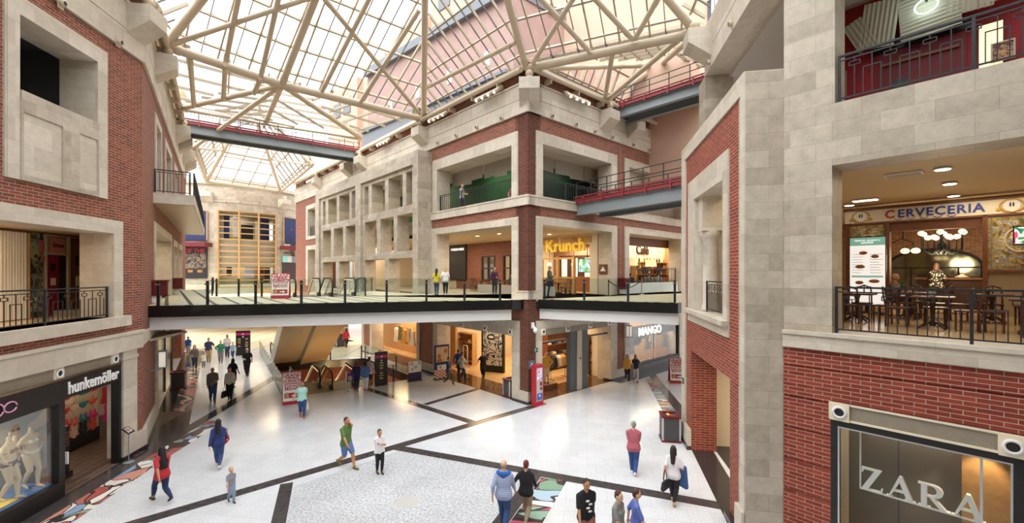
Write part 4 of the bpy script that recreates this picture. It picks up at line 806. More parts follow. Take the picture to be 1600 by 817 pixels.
for ch, wd_, nm in (('Z', .40, 'letter'), ('A', .42, 'letter'), ('R', .46, 'letter'), ('A', .42, 'letter')):
    for o in serif(ch):
        bm = bmesh.new(); vs = [bm.verts.new((x+px_*wd_, .24, 1.475+pz*.47)) for px_, pz in o]; f = bm.faces.new(vs); r_ = bmesh.ops.extrude_face_region(bm, geom=[f]); bmesh.ops.translate(bm, vec=(0,.1,0), verts=[v for v in r_['geom'] if isinstance(v, bmesh.types.BMVert)])
        bmesh.ops.triangulate(bm, faces=bm.faces[:]); bmesh.ops.recalc_face_normals(bm, faces=bm.faces[:]); me = bpy.data.meshes.new('letter'); bm.to_mesh(me); bm.free(); obj('letter', me, 'white', t)
    x += wd_+.045
struct('trim_frieze', panel(-.05, 2.8, 3.3, 3.68, [(.31, 2.44, 3.34, 3.64)], -.05, .2), 'cream', R); struct('trim_frieze', MB().box(.31, 2.44, -.02, .2, 3.34, 3.64), 'stone_frieze', R)
struct('wall_display', MB().box(-.1, 1.95, 1.2, 1.3, 0, 3.3), mat('backdrop', '857f74', .7) and 'backdrop', R); struct('wall_display', MB().box(1.95, 3.2, .9, 1.3, 0, 3.3), 'wood_light', R); struct('wall_display', MB().box(-.14, -.04, .5, 1.3, 0, 3.3), 'cream', R); struct('wall_display', MB().box(3.1, 3.2, .5, 1.3, 0, 3.3), 'cream', R)
struct('ceiling_display', MB().box(-.1, 3.2, .5, 1.3, 3.3, 3.4), 'cream', R); struct('floor_display', MB().box(-.1, 3.2, .5, 1.3, .2, .35), 'wood_light', R)
lamp(R, 1.2, .85, 3.28, 6, 1.6, .3); light('SPOT', R.w(2.3, .6, 3.2), 50, .05, (1, .75, .45), (.15, 0, 0), spot=1.5)
struct('wall_display', MB().box(.95, .97, 1.19, 1.2, .35, 3.3), 'steel_dark', R)
# lingerie shop front
t = thing('lingerie_facade', 'black lingerie shop front with white lettering on its fascia', 'shop front', **at(L, -9.6, -.05, 0)); q = 9.6
b = MB(); b.box(0, q-1.14, 0, .22, 2.82, 3.42); obj('fascia', b, 'black', t); obj('fascia_edge', MB().box(0, q-1.14, -.02, .1, 3.4, 3.46), 'chrome', t)
sm_ = fsx(L, 97, -.05); b = MB(); b.box(q-1.24, q-1.14, 0, .25, 0, 2.82); b.box(q+sm_-.1, q+sm_+.1, 0, .25, 0, 2.82); b.box(0, q+sm_, -.03, .25, 0, .45); b.box(0, q+sm_, 0, .1, 2.74, 2.82); obj('frame', b, 'black', t)
obj('pane', MB().box(0, q+sm_-.1, .08, .1, .45, 2.75), 'shop_glass', t); sg = (fsx(L, 102, -.05), fsx(L, 187, -.05))
tx = text('lettering', 'hunkemöller', .50, 'white', t, (q+(sg[0]+sg[1])/2, -.01, 3.09), .02, .011); tx.scale.x = .80
b = MB(); q0 = q+fsx(L, 4, -.05); [b.path([(q0+.17*sgn+.17*math.cos(a), -.03, 3.09+.16*math.sin(a)*(1 if sgn < 0 else .8)) for a in [i*.42 for i in range(15)]], .018) for sgn in (-1, 1)]; obj('bow_emblem', b, mat('pink_soft', 'e9a0c4', .4), t)
obj('door_handle', MB().box(q+sm_+.12, q+sm_+.16, -.05, .05, .9, 1.25), 'white', t)
# other lettering
t = thing('shop_sign', 'yellow slab lettering of the snack bar left of the cafe', 'sign', **at(CL, -3.05, 6.8, 8.3)); o = text('lettering', 'Krunch', 1.15, mat('yellow_glow', 'ecc63a', .5, emit='f6d24a', es=.18) and 'yellow_glow', t, (0, 0, 0), .07, .018)
o.location.x = -.45
t = thing('shop_sign', 'dark cafe lettering on the cream wall above the lit shelves', 'sign', **at(CR, fsx(CR, 1004, 2.65), 2.66, fsz(CR, 1004, 391, 2.65)[1])); text('lettering', 'Café', .95, 'wood_dark', t, (0, 0, 0), .05, .02)
t = thing('shop_sign', 'white lettering glowing inside the right fashion window', 'sign', **at(CR, fsx(CR, 1016, .3), .3, fsz(CR, 1016, 509, .3)[1]-.33)); o = text('lettering', 'MANGO', .78, mat('white_glow', 'ffffff', .5, emit='fff6e8', es=1.0) and 'white_glow', t, (0, 0, 0), .03, .012)
k = MB(); k.box(-2.9, 3.6, .1, .16, -.32, .42); obj('backing', k, 'black', t)
t = thing('shop_window', 'wide lit fashion window in a black frame on the right-hand face', 'shop window', **at(CR, 8.88, .02, .55)); obj('frame', panel(0, 6.52, 0, 3.1, [(.12, 6.4, .1, 3.0)], -.02, .12), 'black', t); obj('pane', MB().box(.12, 6.4, .04, .06, .1, 3.0), 'shop_glass', t); k = MB(); k.box(3.2, 3.24, .02, .08, .1, 3.0); obj('mullion', k, 'chrome', t)
t = thing('shop_sign', 'small white lettering on the dark panel beside the brick restaurant wall', 'sign', **at(CL, fsx(CL, 713, 6.8), 6.85, fsz(CL, 713, 391, 6.8)[1])); obj('board', MB().box(-1.3, 1.3, 0, .12, -2.6, .45), 'black', t); text('lettering', 'restaurante', .42, 'white_glow', t, (.1, -.02, .1), .01)
# beer hall facade
fs = lambda px, py, d=8.0: fsz(R, px, py, d)
t = thing('beer_hall_front', 'wooden beer hall facade with a lit cream sign band and tiled panels', 'shop front', **at(R, -1.35, 8.0, L1)); X0 = -1.35
xs = lambda px: fsx(R, px, 8.0)-X0
zb, zt = fs(1330, 350)[1]-L1, fs(1330, 331)[1]-L1
obj('sign_band', MB().box(.02, 5.2, -.08, .3, zb, zt), mat('cream_lit', 'efe6cf', .5), t)
b = MB(); b.box(-.02, 5.2, -.14, .3, zt, zt+.1); b.box(-.02, 5.2, -.1, .3, zb-.06, zb); [b.box(a, a+.11, -.1, .3, 0, zb) for a in (xs(1323), xs(1384), xs(1535), xs(1535)+2.2)]; b.box(xs(1384)+.1, xs(1535), .0, .3, zb-.35, zb-.05); b.box(xs(1540), 5.2, -.08, .1, 1.32, 1.4); b.box(xs(1328), xs(1384), -.08, .1, 1.2, 1.28); obj('timber', b, 'wood', t)
tiles('azulejo', 'cdb04c', 'a8842e', '6f87a8', .12, .12, .012, .25, .5, 9, .0, 0)
pm = poster_mat('azulejo_scene', ['b79a3e', 'd8cba0', '7d93ad', 'c9a94a', '8a5a2e', '5b7050'], 7, 3, .25)
for a, c_, nm in ((xs(1332), xs(1383), 'left'), (xs(1541), xs(1541)+1.35, 'right')):
    obj('tile_panel', MB().box(a+.02, c_-.02, -.05, .1, 1.4 if nm == 'right' else 1.3, zb-.08), 'azulejo', t); obj('tile_picture', MB().box(a+.14, c_-.14, -.06, -.04, 1.52, zb-.2), 'azulejo_scene', t)
    k = MB(); zq = (1.5+zb)/2; k.path([((a+c_)/2+.3*math.cos(q*.3), -.065, zq+.36*math.sin(q*.3)) for q in range(21)], .03, 6, True); obj('tile_medallion', k, 'cream', t); k = MB(); k.ball(((a+c_)/2-.05, -.06, zq+.05), (.17, .012, .1)); k.ball(((a+c_)/2-.12, -.06, zq+.17), (.07, .014, .07)); obj('tile_figure', k, 'cream', t)
obj('lower_panel', MB().box(xs(1541), xs(1541)+1.4, .0, .1, 0, 1.32), mat('granite_tan', 'a8977c', .5, noise=.4, nscale=40) and 'granite_tan', t)
zc = (zb+zt)/2
text('lettering', 'ERVECERIA', .37, 'blue_sign', t, ((xs(1393)+xs(1527))/2+.16, -.09, zc), .012, .008, space=1.12); text('lettering', 'C', .37, 'red', t, (xs(1391), -.095, zc), .014, .012)
k = MB()
for i in range(5): k.path([(xs(1398)+.32*i+.05*j, -.095, zc-.15-.05*math.sin(j*.8)) for j in range(5)], .01)
obj('flourish', k, 'blue_sign', t)
for x in (xs(1346), xs(1581)):
    k = MB(); k.lathe([(.17,0),(.19,.015),(.17,.02)], (x, -.08, zc), 22, 'y'); obj('emblem', k, 'white', t)
    k = MB(); k.path([(x+.24*math.cos(a*.4), -.1, zc+.19*math.sin(a*.4)+.015*math.sin(a*3)) for a in range(16)], .022); [k.ball((x+.27*sg, -.1, zc-.1), (.05, .02, .05)) for sg in (-1, 1)]; obj('scroll', k, mat('gold', 'd0a83c', .4) and 'gold', t); k = MB(); [k.ball((x+dx, -.1, zc+.03), (.02, .012, .07)) for dx in (-.03, .03)]; obj('figure_mark', k, 'wood_dark', t)
for x in (xs(1352), xs(1392), xs(1442), xs(1500), xs(1560)): light('SPOT', R.w(x+X0, 7.45, L1+zt+.28), 16, .03, (1, .85, .6), (math.radians(38), 0, R.ang()), spot=1.3)
# menu board, television
MBm = Fr(tuple(R.w(fsx(R, 1355, 6.4), 6.4).xy), R.u)
t = thing('menu_board', 'white menu board with mint heading standing before the beer hall', 'menu board', **at(MBm, 0, 0, L1)); h0 = fsz(R, 1355, 443, 6.4)[1]-L1; h1 = fsz(R, 1355, 371, 6.4)[1]-L1
wd_ = fsx(R, 1382, 6.4)-fsx(R, 1327, 6.4)
obj('frame', MB().box(-wd_/2-.03, wd_/2+.03, 0, .06, .25, h1+.03), 'black', t); k = MB(); [k.box(x-.03, x+.03, -.05, .12, 0, .3) for x in (-wd_/3, wd_/3)]; obj('foot', MB().box(-wd_/2, wd_/2, -.2, .25, 0, .05), 'black', t); obj('pole', MB().box(-.06, .06, 0, .06, .04, .3), 'black', t)
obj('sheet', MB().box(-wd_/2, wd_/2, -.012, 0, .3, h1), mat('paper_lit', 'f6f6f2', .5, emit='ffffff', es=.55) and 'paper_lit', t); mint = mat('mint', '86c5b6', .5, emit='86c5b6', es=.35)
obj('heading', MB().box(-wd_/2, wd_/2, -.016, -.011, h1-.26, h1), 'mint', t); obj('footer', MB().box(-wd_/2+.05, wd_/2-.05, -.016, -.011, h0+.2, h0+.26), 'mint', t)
text('lettering', 'Natural, cercano y\nsaludable', .088, 'paper_lit', t, (0, -.02, h1-.13), .002, .002); mat('sandwich', 'b5773c', .6, noise=.5, nscale=20)  # lettering shares the sheet's glow, put in so it stays white
for x, z, a in ((-.1, .5, .11), (.2, .62, .1), (-.18, .95, .13), (.18, 1.42, .14), (-.2, h1-h0-.03, .11)):
    k = MB(); k.ball((x, -.02, h1-z), (a, .012, .06)); obj('dish_picture', k, 'sandwich', t)
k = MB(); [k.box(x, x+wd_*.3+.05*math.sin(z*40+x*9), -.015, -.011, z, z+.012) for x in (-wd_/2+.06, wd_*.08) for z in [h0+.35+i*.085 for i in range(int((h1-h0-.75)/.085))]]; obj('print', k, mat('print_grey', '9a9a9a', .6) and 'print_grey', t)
t = thing('television', 'small television hung beside the tiled panel, at the picture edge', 'television', **at(R, fsx(R, 1596, 7.3), 7.3, L1+2.1)); obj('case', MB().box(-.16, .5, 0, .08, 0, .55), 'black', t); obj('screen', MB().box(-.13, .47, -.005, 0, .04, .51), poster_mat('screen_picture', ['2b4a8e', '3b8e4a', 'd8dce4', 'd04a78', '101828'], 5, 2, .2, .8), t); k = MB(); k.tube((.2, .05, .55), (.2, .05, 1.6), .02); obj('arm', k, 'black', t)

# ------------------------------------------------------------------ boards and stands on the floors
def a_board(lab, p, rz, h=1.45, w=.85):
    t = thing('a_board', lab, 'sign board', tuple(p), rz); an = .2
    for sgn, nm in ((-1, 'front_panel'), (1, 'rear_panel')):
        k = MB(); y0, y1 = sgn*.34, sgn*.03; k.add([(-w/2,y0,0),(w/2,y0,0),(w/2,y1,h),(-w/2,y1,h),(-w/2,y0-sgn*.03,0),(w/2,y0-sgn*.03,0),(w/2,y1-sgn*.03,h),(-w/2,y1-sgn*.03,h)], [(0,1,2,3),(7,6,5,4),(0,4,5,1),(2,6,7,3),(0,3,7,4),(1,5,6,2)] if sgn < 0 else [(3,2,1,0),(4,5,6,7),(1,5,4,0),(3,7,6,2),(4,7,3,0),(2,6,5,1)])
        obj(nm, k, 'red', t)
    sl = math.atan2(.31, h)
    F_ = lambda x, z, o=.006: (x, -.34+.31*z/h-o, z)
    def pl(nm, x0, x1, z0, z1, m, o): k = MB(); k.add([F_(x0,z0,o), F_(x1,z0,o), F_(x1,z1,o), F_(x0,z1,o)], [(0,1,2,3)]); return obj(nm, k, m, t)
    pl('poster', -w/2+.02, w/2-.02, .17, h-.03, 'white', .006); pl('poster_block', -w/2+.09, w/2-.09, h*.45, h*.66, 'red', .010); pl('poster_block', -w/2+.09, w/2-.09, h*.2, h*.36, 'red', .010)
    rot = (PI/2-sl, 0, 0)
    for s_, z, sz, m in (('GRAND', .90, .25, 'red'), ('OPENING', .81, .135, 'red'), ('ZUBIARTE', .72, .175, 'red'), ('SORTEAMOS', .605, .105, 'white'), ('¡TODO!', .515, .2, 'white')): text('lettering', s_, sz, m, t, F_(0, z*h, .014), .002, .006, rot, shear=.15 if m == 'red' else 0)
    k = MB(); k.add([F_(x, z, .016) for x, z in ((-.02,.29*h),(.12,.29*h),(.12,.33*h),(.24,.27*h),(.12,.21*h),(.12,.25*h),(-.02,.25*h))], [tuple(range(7))]); obj('arrow', k, 'white', t)
    k = MB(); k.ball(F_(-.22, .33*h, .02), (.07, .01, .09)); k.ball(F_(-.22, .25*h, .02), (.11, .01, .08)); obj('portrait', k, 'wood_light', t)
    return t
a_board('red and white opening day board on the bridge before the drum tower', (*fl(439, 466, L1).xy, L1), .35, 1.3)
a_board('red and white opening day board beside the sunken escalators', fl(456, 629), .5, 1.55)
a_board('red and white opening day board at the right edge near the fashion window', fl(1057, 597), -.15, 1.45)
def totem(lab, p, rz, w, h, two):
    t = thing('directory_totem', lab, 'directory', tuple(p), rz); obj('panel', MB().box(-w/2, w/2, -.06, .06, 0, h), 'black', t); obj('band', MB().box(-w/2, w/2, -.066, -.05, h*.82, h*.91), 'pink', t)
    k = MB(); k.ball((0, -.07, h*.865), (.06, .012, .06)); k.ball((0, -.07, h*.75), (.05, .012, .06)); obj('pictogram', k, 'white', t)
    cols = ['white', 'yellow', 'white', 'red', 'cream', 'yellow', 'white']
    for i in range(5 if two else 7):
        for x in ((-.26, .26) if two else (0,)): z = h*(.66-.075*i); obj('logo_line', MB().box(x-.09-.03*(i % 2), x+.09+.03*(i % 2), -.066, -.05, z, z+.05), cols[(i+(x > 0)*2) % 7], t)
totem('wide black directory totem with a pink band behind the security guard', fl(380, 555), .3, 1.0, 1.95, True)
totem('black directory totem with a pink band beside the glass balustrade', fl(595.5, 602), .62, .72, 1.95, False)
def stand(lab, p, rz, w, h, low):
    t = thing('poster_stand', lab, 'poster', tuple(p), rz); obj('base', MB().box(-w/2, w/2, -.2, .2, 0, .04), 'steel_dark', t); obj('board', MB().box(-w/2, w/2, -.025, .025, .04, h), 'navy', t); o = lambda nm, x0, x1, z0, z1, m, e=.03: obj(nm, MB().box(x0, x1, -e, -.02, z0, z1), m, t)
    if low:
        o('sheet', -w/2, w/2, h*.44, h, 'white'); [obj('ring_mark', MB().lathe([(.11,.0),(.12,.004)], (x, -.03, z), 18, 'y'), 'ceiling_grey', t) for x, z in ((-.2, h*.88), (.28, h*.9), (.05, h*.7))]
        text('lettering', 'V', .22, 'navy', t, (-.16, -.034, h*.58), .002, .006); k = MB(); [k.box(-w/2+.1+.17*i, -w/2+.15+.17*i, -.03, -.02, z, z+.04) for i in range(4) for z in (.12, .25, .38)]; obj('dots', k, 'red', t)
    else:
        o('photo', -w/2+.12, w/2-.08, h*.5, h-.12, mat('peach', 'cdb08f', .5) and 'peach'); mat('check_red', 'c05a3a', .5)
        k = MB(); k.ball((-.16, -.035, h*.68), (.11, .012, .15)); k.ball((-.14, -.035, h*.55), (.17, .01, .14)); obj('woman_picture', k, 'sandwich', t); k = MB(); k.ball((.27, -.035, h*.82), (.12, .012, .15)); obj('man_picture', k, 'sandwich', t)
        o('sheet', -w/2+.2, w/2, h*.28, h*.42, 'white', .034); text('lettering', 'V', .26, 'navy', t, (-.1, -.04, h*.35), .002, .006)
        k = MB(); n = 7; m_ = 6; [k.box(-w/2+w*i/n, -w/2+w*(i+1)/n, -.031, -.02, .06+.09*j, .15+.09*j) for i in range(n) for j in range(m_) if (i+j) % 2 == 0]; obj('check_pattern', k, 'check_red', t); o('check_ground', -w/2, w/2, .06, h*.28, 'white', .028)
stand('low white and navy poster stand at the end of the glass balustrade', fl(648, 595), .62, .82, 1.2, True)
stand('tall poster stand with two faces and an orange checked foot by the fashion doorway', fl(690, 592), .62, 1.0, 2.1, False)
t = thing('photo_kiosk', 'bright red self-service kiosk with grey front before the centre pillar', 'kiosk', tuple(fl(839, 632)), CR.ang()); k = MB(); k.prism([(-.36,-.28),(.36,-.28),(.3,.12),(-.3,.12)], 0, .05); obj('base', k, 'red', t)
obj('cabinet', MB().box(-.29, .29, -.17, .1, .05, 2.0), 'red', t); obj('front_panel', MB().box(-.2, .2, -.185, -.16, .22, 1.85), 'ceiling_grey', t); obj('screen', MB().box(-.18, .18, -.19, -.18, 1.25, 1.82), poster_mat('kiosk_screen', ['5b8fd0', 'e9eef6', 'c43a3a', '8fb4e0', 'f4f4f4'], 8, 1, .3, .35), t); obj('slot', MB().box(.02, .16, -.195, -.18, .95, 1.15), 'dark_red', t); obj('card_reader', MB().box(.04, .16, -.2, -.18, .76, .88), 'black', t); obj('blue_panel', MB().box(-.18, .18, -.19, -.18, .26, .6), mat('kiosk_blue', '3f62b8', .4) and 'kiosk_blue', t); k = MB(); k.ball((0, -.19, .48), (.07, .01, .05)); obj('logo', k, 'white', t)
def bin_box(lab, p, rz, fill=False, w=.75, h=.95):
    t = thing('litter_bin', lab, 'bin', tuple(p), rz); obj('body', MB().box(-w/2+.03, w/2-.03, -w/2+.03, w/2-.03, .06, h-.06), 'grey_bin', t); obj('plinth', MB().box(-w/2, w/2, -w/2, w/2, 0, .07), 'dark_red', t); obj('rim', panel(-w/2, w/2, -w/2, w/2, [(-w/2+.1, w/2-.1, -w/2+.1, w/2-.1)], 0, .07) if False else ring_rim(w, h), 'dark_red', t)
    k = MB(); [k.box(sx_*(w/2-.05)-.025, sx_*(w/2-.05)+.025, sy_*(w/2-.05)-.025, sy_*(w/2-.05)+.025, .06, h-.05) for sx_ in (-1, 1) for sy_ in (-1, 1)]; 
    for q in range(4): obj('corner_strip', MB().box((-1, 1, -1, 1)[q]*(w/2-.045)-.03, (-1, 1, -1, 1)[q]*(w/2-.045)+.03, (-1, -1, 1, 1)[q]*(w/2-.045)-.03, (-1, -1, 1, 1)[q]*(w/2-.045)+.03, .07, h-.06), 'ceiling_grey', t)
    obj('liner', MB().box(-w/2+.1, w/2-.1, -w/2+.1, w/2-.1, h-.14, h-.1), 'black', t)
    if fill:
        for i, c_ in enumerate(('navy', 'yellow', 'red', 'green_wall')): k = MB(); k.ball((-.2+.13*i, .08*math.sin(i*2), h-.06), (.09, .1, .06)); obj('packaging', k, c_, t)
    return t
def ring_rim(w, h):
    k = MB(); e = .12
    k.box(-w/2, w/2, -w/2, -w/2+e, h-.07, h); k.box(-w/2, w/2, w/2-e, w/2, h-.07, h); k.box(-w/2, -w/2+e, -w/2+e, w/2-e, h-.07, h); k.box(w/2-e, w/2, -w/2+e, w/2-e, h-.07, h); return k
bin_box('grey bin with dark red rim full of coloured wrappers by the slanting brick wall', fl(1057, 688)+V((-.22, .1, 0)), RC.ang()+PI/2, True, .72, 1.0)
bin_box('grey bin with dark red rim beside the centre pillar and fashion doorway', CL.w(-1.65, .3, .012), CL.ang(), False, .6, .95)
bin_box('grey bin with dark red rim on the dark floor strip at left', fl(279, 606), L2.ang(), False, .75, .95)
bin_box('small distant grey bin with dark red rim beyond the striped floor', fl(530, 541), CL.ang(), False, .85, 1.1)
def lantern(lab, fr, s, z, d=-.15):
    t = thing('wall_lantern', lab, 'wall lamp', **at(fr, s, d, z)); k = MB(); k.box(-.12, .12, -.32, -.08, 0, .62); obj('diffuser', k, mat('lantern_white', 'e9e7e2', .4, emit='fff2dc', es=.35) and 'lantern_white', t)
    k = MB(); [k.box(x-.015, x+.015, y-.015, y+.015, -.03, .66) for x in (-.13, .13) for y in (-.33, -.07)]; k.box(-.145, .145, -.345, -.055, -.05, -.02); k.box(-.145, .145, -.345, -.055, .64, .68); obj('cage', k, 'steel_grey', t)
    k = MB(); k.box(-.5, -.1, -.22, -.18, -.06, -.02); k.box(-.52, -.46, -.22, .15, -.06, -.02); obj('bracket', k, 'steel_grey', t)
lantern('box lantern on a bracket on the brick pillar left of the fashion window', CR, 8.4, 2.6)
lantern('box lantern on the narrow brick face behind the lingerie shop', L2, 2.9, 2.5)
for fr, s, lab in ((L2, 3.0, 'dark red planter on the brick corner at the left end of the bridge'), (L2, 12.8, 'dark red planter further back along the left wall'), (CR, 7.98, 'dark red planter before the brick strip between snack bar and cafe')):
    t = thing('wall_planter', lab, 'planter', **at(fr, s, -.02, 5.55)); k = MB(); k.ext([(-.2,0),(.2,0),(.32,.62),(-.32,.62)], -.5, 0); obj('pot', k, 'dark_red', t); k = MB(); k.box(-.34, .34, -.54, .01, .58, .66); obj('rim', k, 'dark_red', t)
    k = MB(); k.box(-.12, .12, -.3, .02, -.3, 0); obj('bracket', k, 'white', t)
t = thing('info_stand', 'slim stand with a tilted tablet beside the lingerie shop doorway', 'info stand', tuple(fl(201, 722)), L.ang()); k = MB(); k.tube((0,0,.02), (0,0,1.05), .015); obj('pole', k, 'steel_grey', t); k = MB(); k.lathe([(.16,0),(.16,.02),(.03,.03)], n=18); obj('base', k, 'steel_grey', t); k = MB(); k.add([(-.16,-.1,1.02),(.16,-.1,1.02),(.16,.12,1.2),(-.16,.12,1.2),(-.16,-.09,1.0),(.16,-.09,1.0),(.16,.13,1.18),(-.16,.13,1.18)], [(0,1,2,3),(7,6,5,4),(0,4,5,1),(2,6,7,3),(0,3,7,4),(1,5,6,2)]); obj('tablet', k, 'black', t)
k = MB(); k.add([(-.12,-.072,1.05),(.12,-.072,1.05),(.12,.09,1.183),(-.12,.09,1.183)], [(0,1,2,3)]); obj('tablet_screen', k, poster_mat('tablet_picture', ['e6e6f0', 'b08a78', '4a5a8a'], 9, 4), t)
t = thing('security_camera', 'white security camera on the centre pillar under the bridge', 'camera', **at(CR, .3, -.06, 3.55)); k = MB(); k.box(-.06, .06, -.05, .06, .2, .5); obj('mount', k, 'white', t); k = MB(); k.ball((0, -.18, .12), (.12, .12, .14)); k.tube((0, -.18, .2), (0, 0, .35), .05); obj('dome', k, 'white', t)
for fr, s, z, m, g, lab in ((CR, .25, 1.95, 'blue_grey', 1, 'small grey sign with a white triangle on the centre pillar'), (CR, 7.25, 6.75, 'wood', 1, 'brown sign with a white triangle on the stone jamb by the snack bar')):
    mat('blue_grey', '6a7488', .5); t = thing('wall_sign', lab, 'sign', **at(fr, s if z < 4 else 7.0, -.03 if z < 4 else .55, z)); sz = .2 if z < 4 else .3
    if z > 4: t.location = CL.w(-.55, 6.96, z); t.rotation_euler = (0, 0, CL.ang())
    obj('plate', MB().box(-sz, sz, -.02, .02, -sz, sz), m, t); k = MB(); k.ext([(-sz*.7,-sz*.4),(sz*.7,-sz*.4),(0,sz*.6)], -.026, -.018); obj('triangle', k, 'white', t)
for fr, s, z, lab in ((CR, .5, 2.65, 'small green emergency exit sign on the centre pillar'), (RC, -6.7, 2.3, 'small green emergency sign on the slanting brick wall')):
    t = thing('exit_sign', lab, 'sign', **at(fr, s, -.06, z)); obj('plate', MB().box(-.15, .15, -.02, .02, -.1, .1), 'green_wall', t); k = MB(); k.ball((-.06, -.02, .05), (.025, .01, .025)); k.path([(-.06,-.024,.03),(-.03,-.024,-.02),(-.08,-.024,-.07)], .012); k.box(.03, .12, -.024, -.018, -.01, .02); obj('running_figure', k, 'white', t)

# ------------------------------------------------------------------ inlaid floor bands and mosaics
nb = [0]
def band(p, q, w_, e0=0, e1=0, m='band_granite'):
    p, q = fl(*p), fl(*q); d = (q-p).normalized(); n = V((-d.y, d.x, 0))*w_/2; p = p-d*e0; q = q+d*e1; nb[0] += 1; z = .004+.0003*nb[0]
    return struct('floor_band', MB().prism([tuple((p-n).xy), tuple((q-n).xy), tuple((q+n).xy), tuple((p+n).xy)], 0, z), m)
band((222, 814), (836, 634), .42, 4, 0); band((618, 699), (1120, 789), .42, .2, 3.5); band((742, 661), (566, 605), .40, 0, .6); band((664, 632), (752, 606), .32, 0, 0)
band((448, 755), (436, 812), .36, 0, 1.2); band((249, 697), (415, 598), .5, 6, 1.5)
band((1090, 690), (1150, 800), .75, 0, 2, 'black_granite'); band((1012, 577), (1072, 652), .5, 3, 0)
pg = lambda nm, pts, m, z: struct(nm, MB().prism([tuple(fl(*p).xy) for p in pts][::-1] if sum((fl(*pts[i]).x*fl(*pts[(i+1) % len(pts)]).y-fl(*pts[(i+1) % len(pts)]).x*fl(*pts[i]).y) for i in range(len(pts))) < 0 else [tuple(fl(*p).xy) for p in pts], 0, z), m)
pg('floor_panel', [(455,762),(630,702),(842,742),(764,817),(646,930),(425,930),(448,817)], 'granite_speckle', .0025)
pg('floor_mosaic', [(37,817),(-155,930),(-53,930),(112,817),(249,723),(331,670.6),(348,656.6),(323.7,657.4),(270.6,686),(217,707.5),(105,777)], 'mosaic_swirl', .0035)
pg('floor_mosaic', [(269.4,645),(300,641.6),(313.5,571.7),(291.4,574)], 'mosaic_zigzag', .0035)
pg('floor_mosaic', [(849,741.3),(887,748.6),(847.6,817),(782,930),(717,930),(796,817)], 'mosaic_leaf', .0036); pg('floor_band', [(828,742),(848,741),(795,817),(716,930),(678,930),(768,817)], 'band_granite', .0034)
pg('floor_mosaic', [(1009.4,592.4),(1027.7,591),(1064,644.5),(1043,657)], 'mosaic_coral', .0035)
for fr, s0, s1, w_ in ((L, -13, .1, .85), (L2, .05, 24, 1.3)): struct('floor_band', MB().box(s0, s1, -w_, 0, 0, .003), 'black_granite', fr)
struct('floor_band', MB().box(7, 8.6, -.7, 0, 0, .003), 'black_granite', CR); struct('floor_band', MB().box(8.6, 30, -.9, 0, 0, .003), 'black_granite', CR)
for s, lab in ((0, 0), (1, 0)): pass
for px_, py_ in ((577, 637.5), (636, 784), (1030, 0)):
    if py_: b = MB(); p = fl(px_, py_); struct('floor_hatch', b.box(p.x-.3, p.x+.3, p.y-.3, p.y+.3, 0, .0045), mat('hatch', 'c4c2be', .3, noise=.2, nscale=30) and 'hatch')

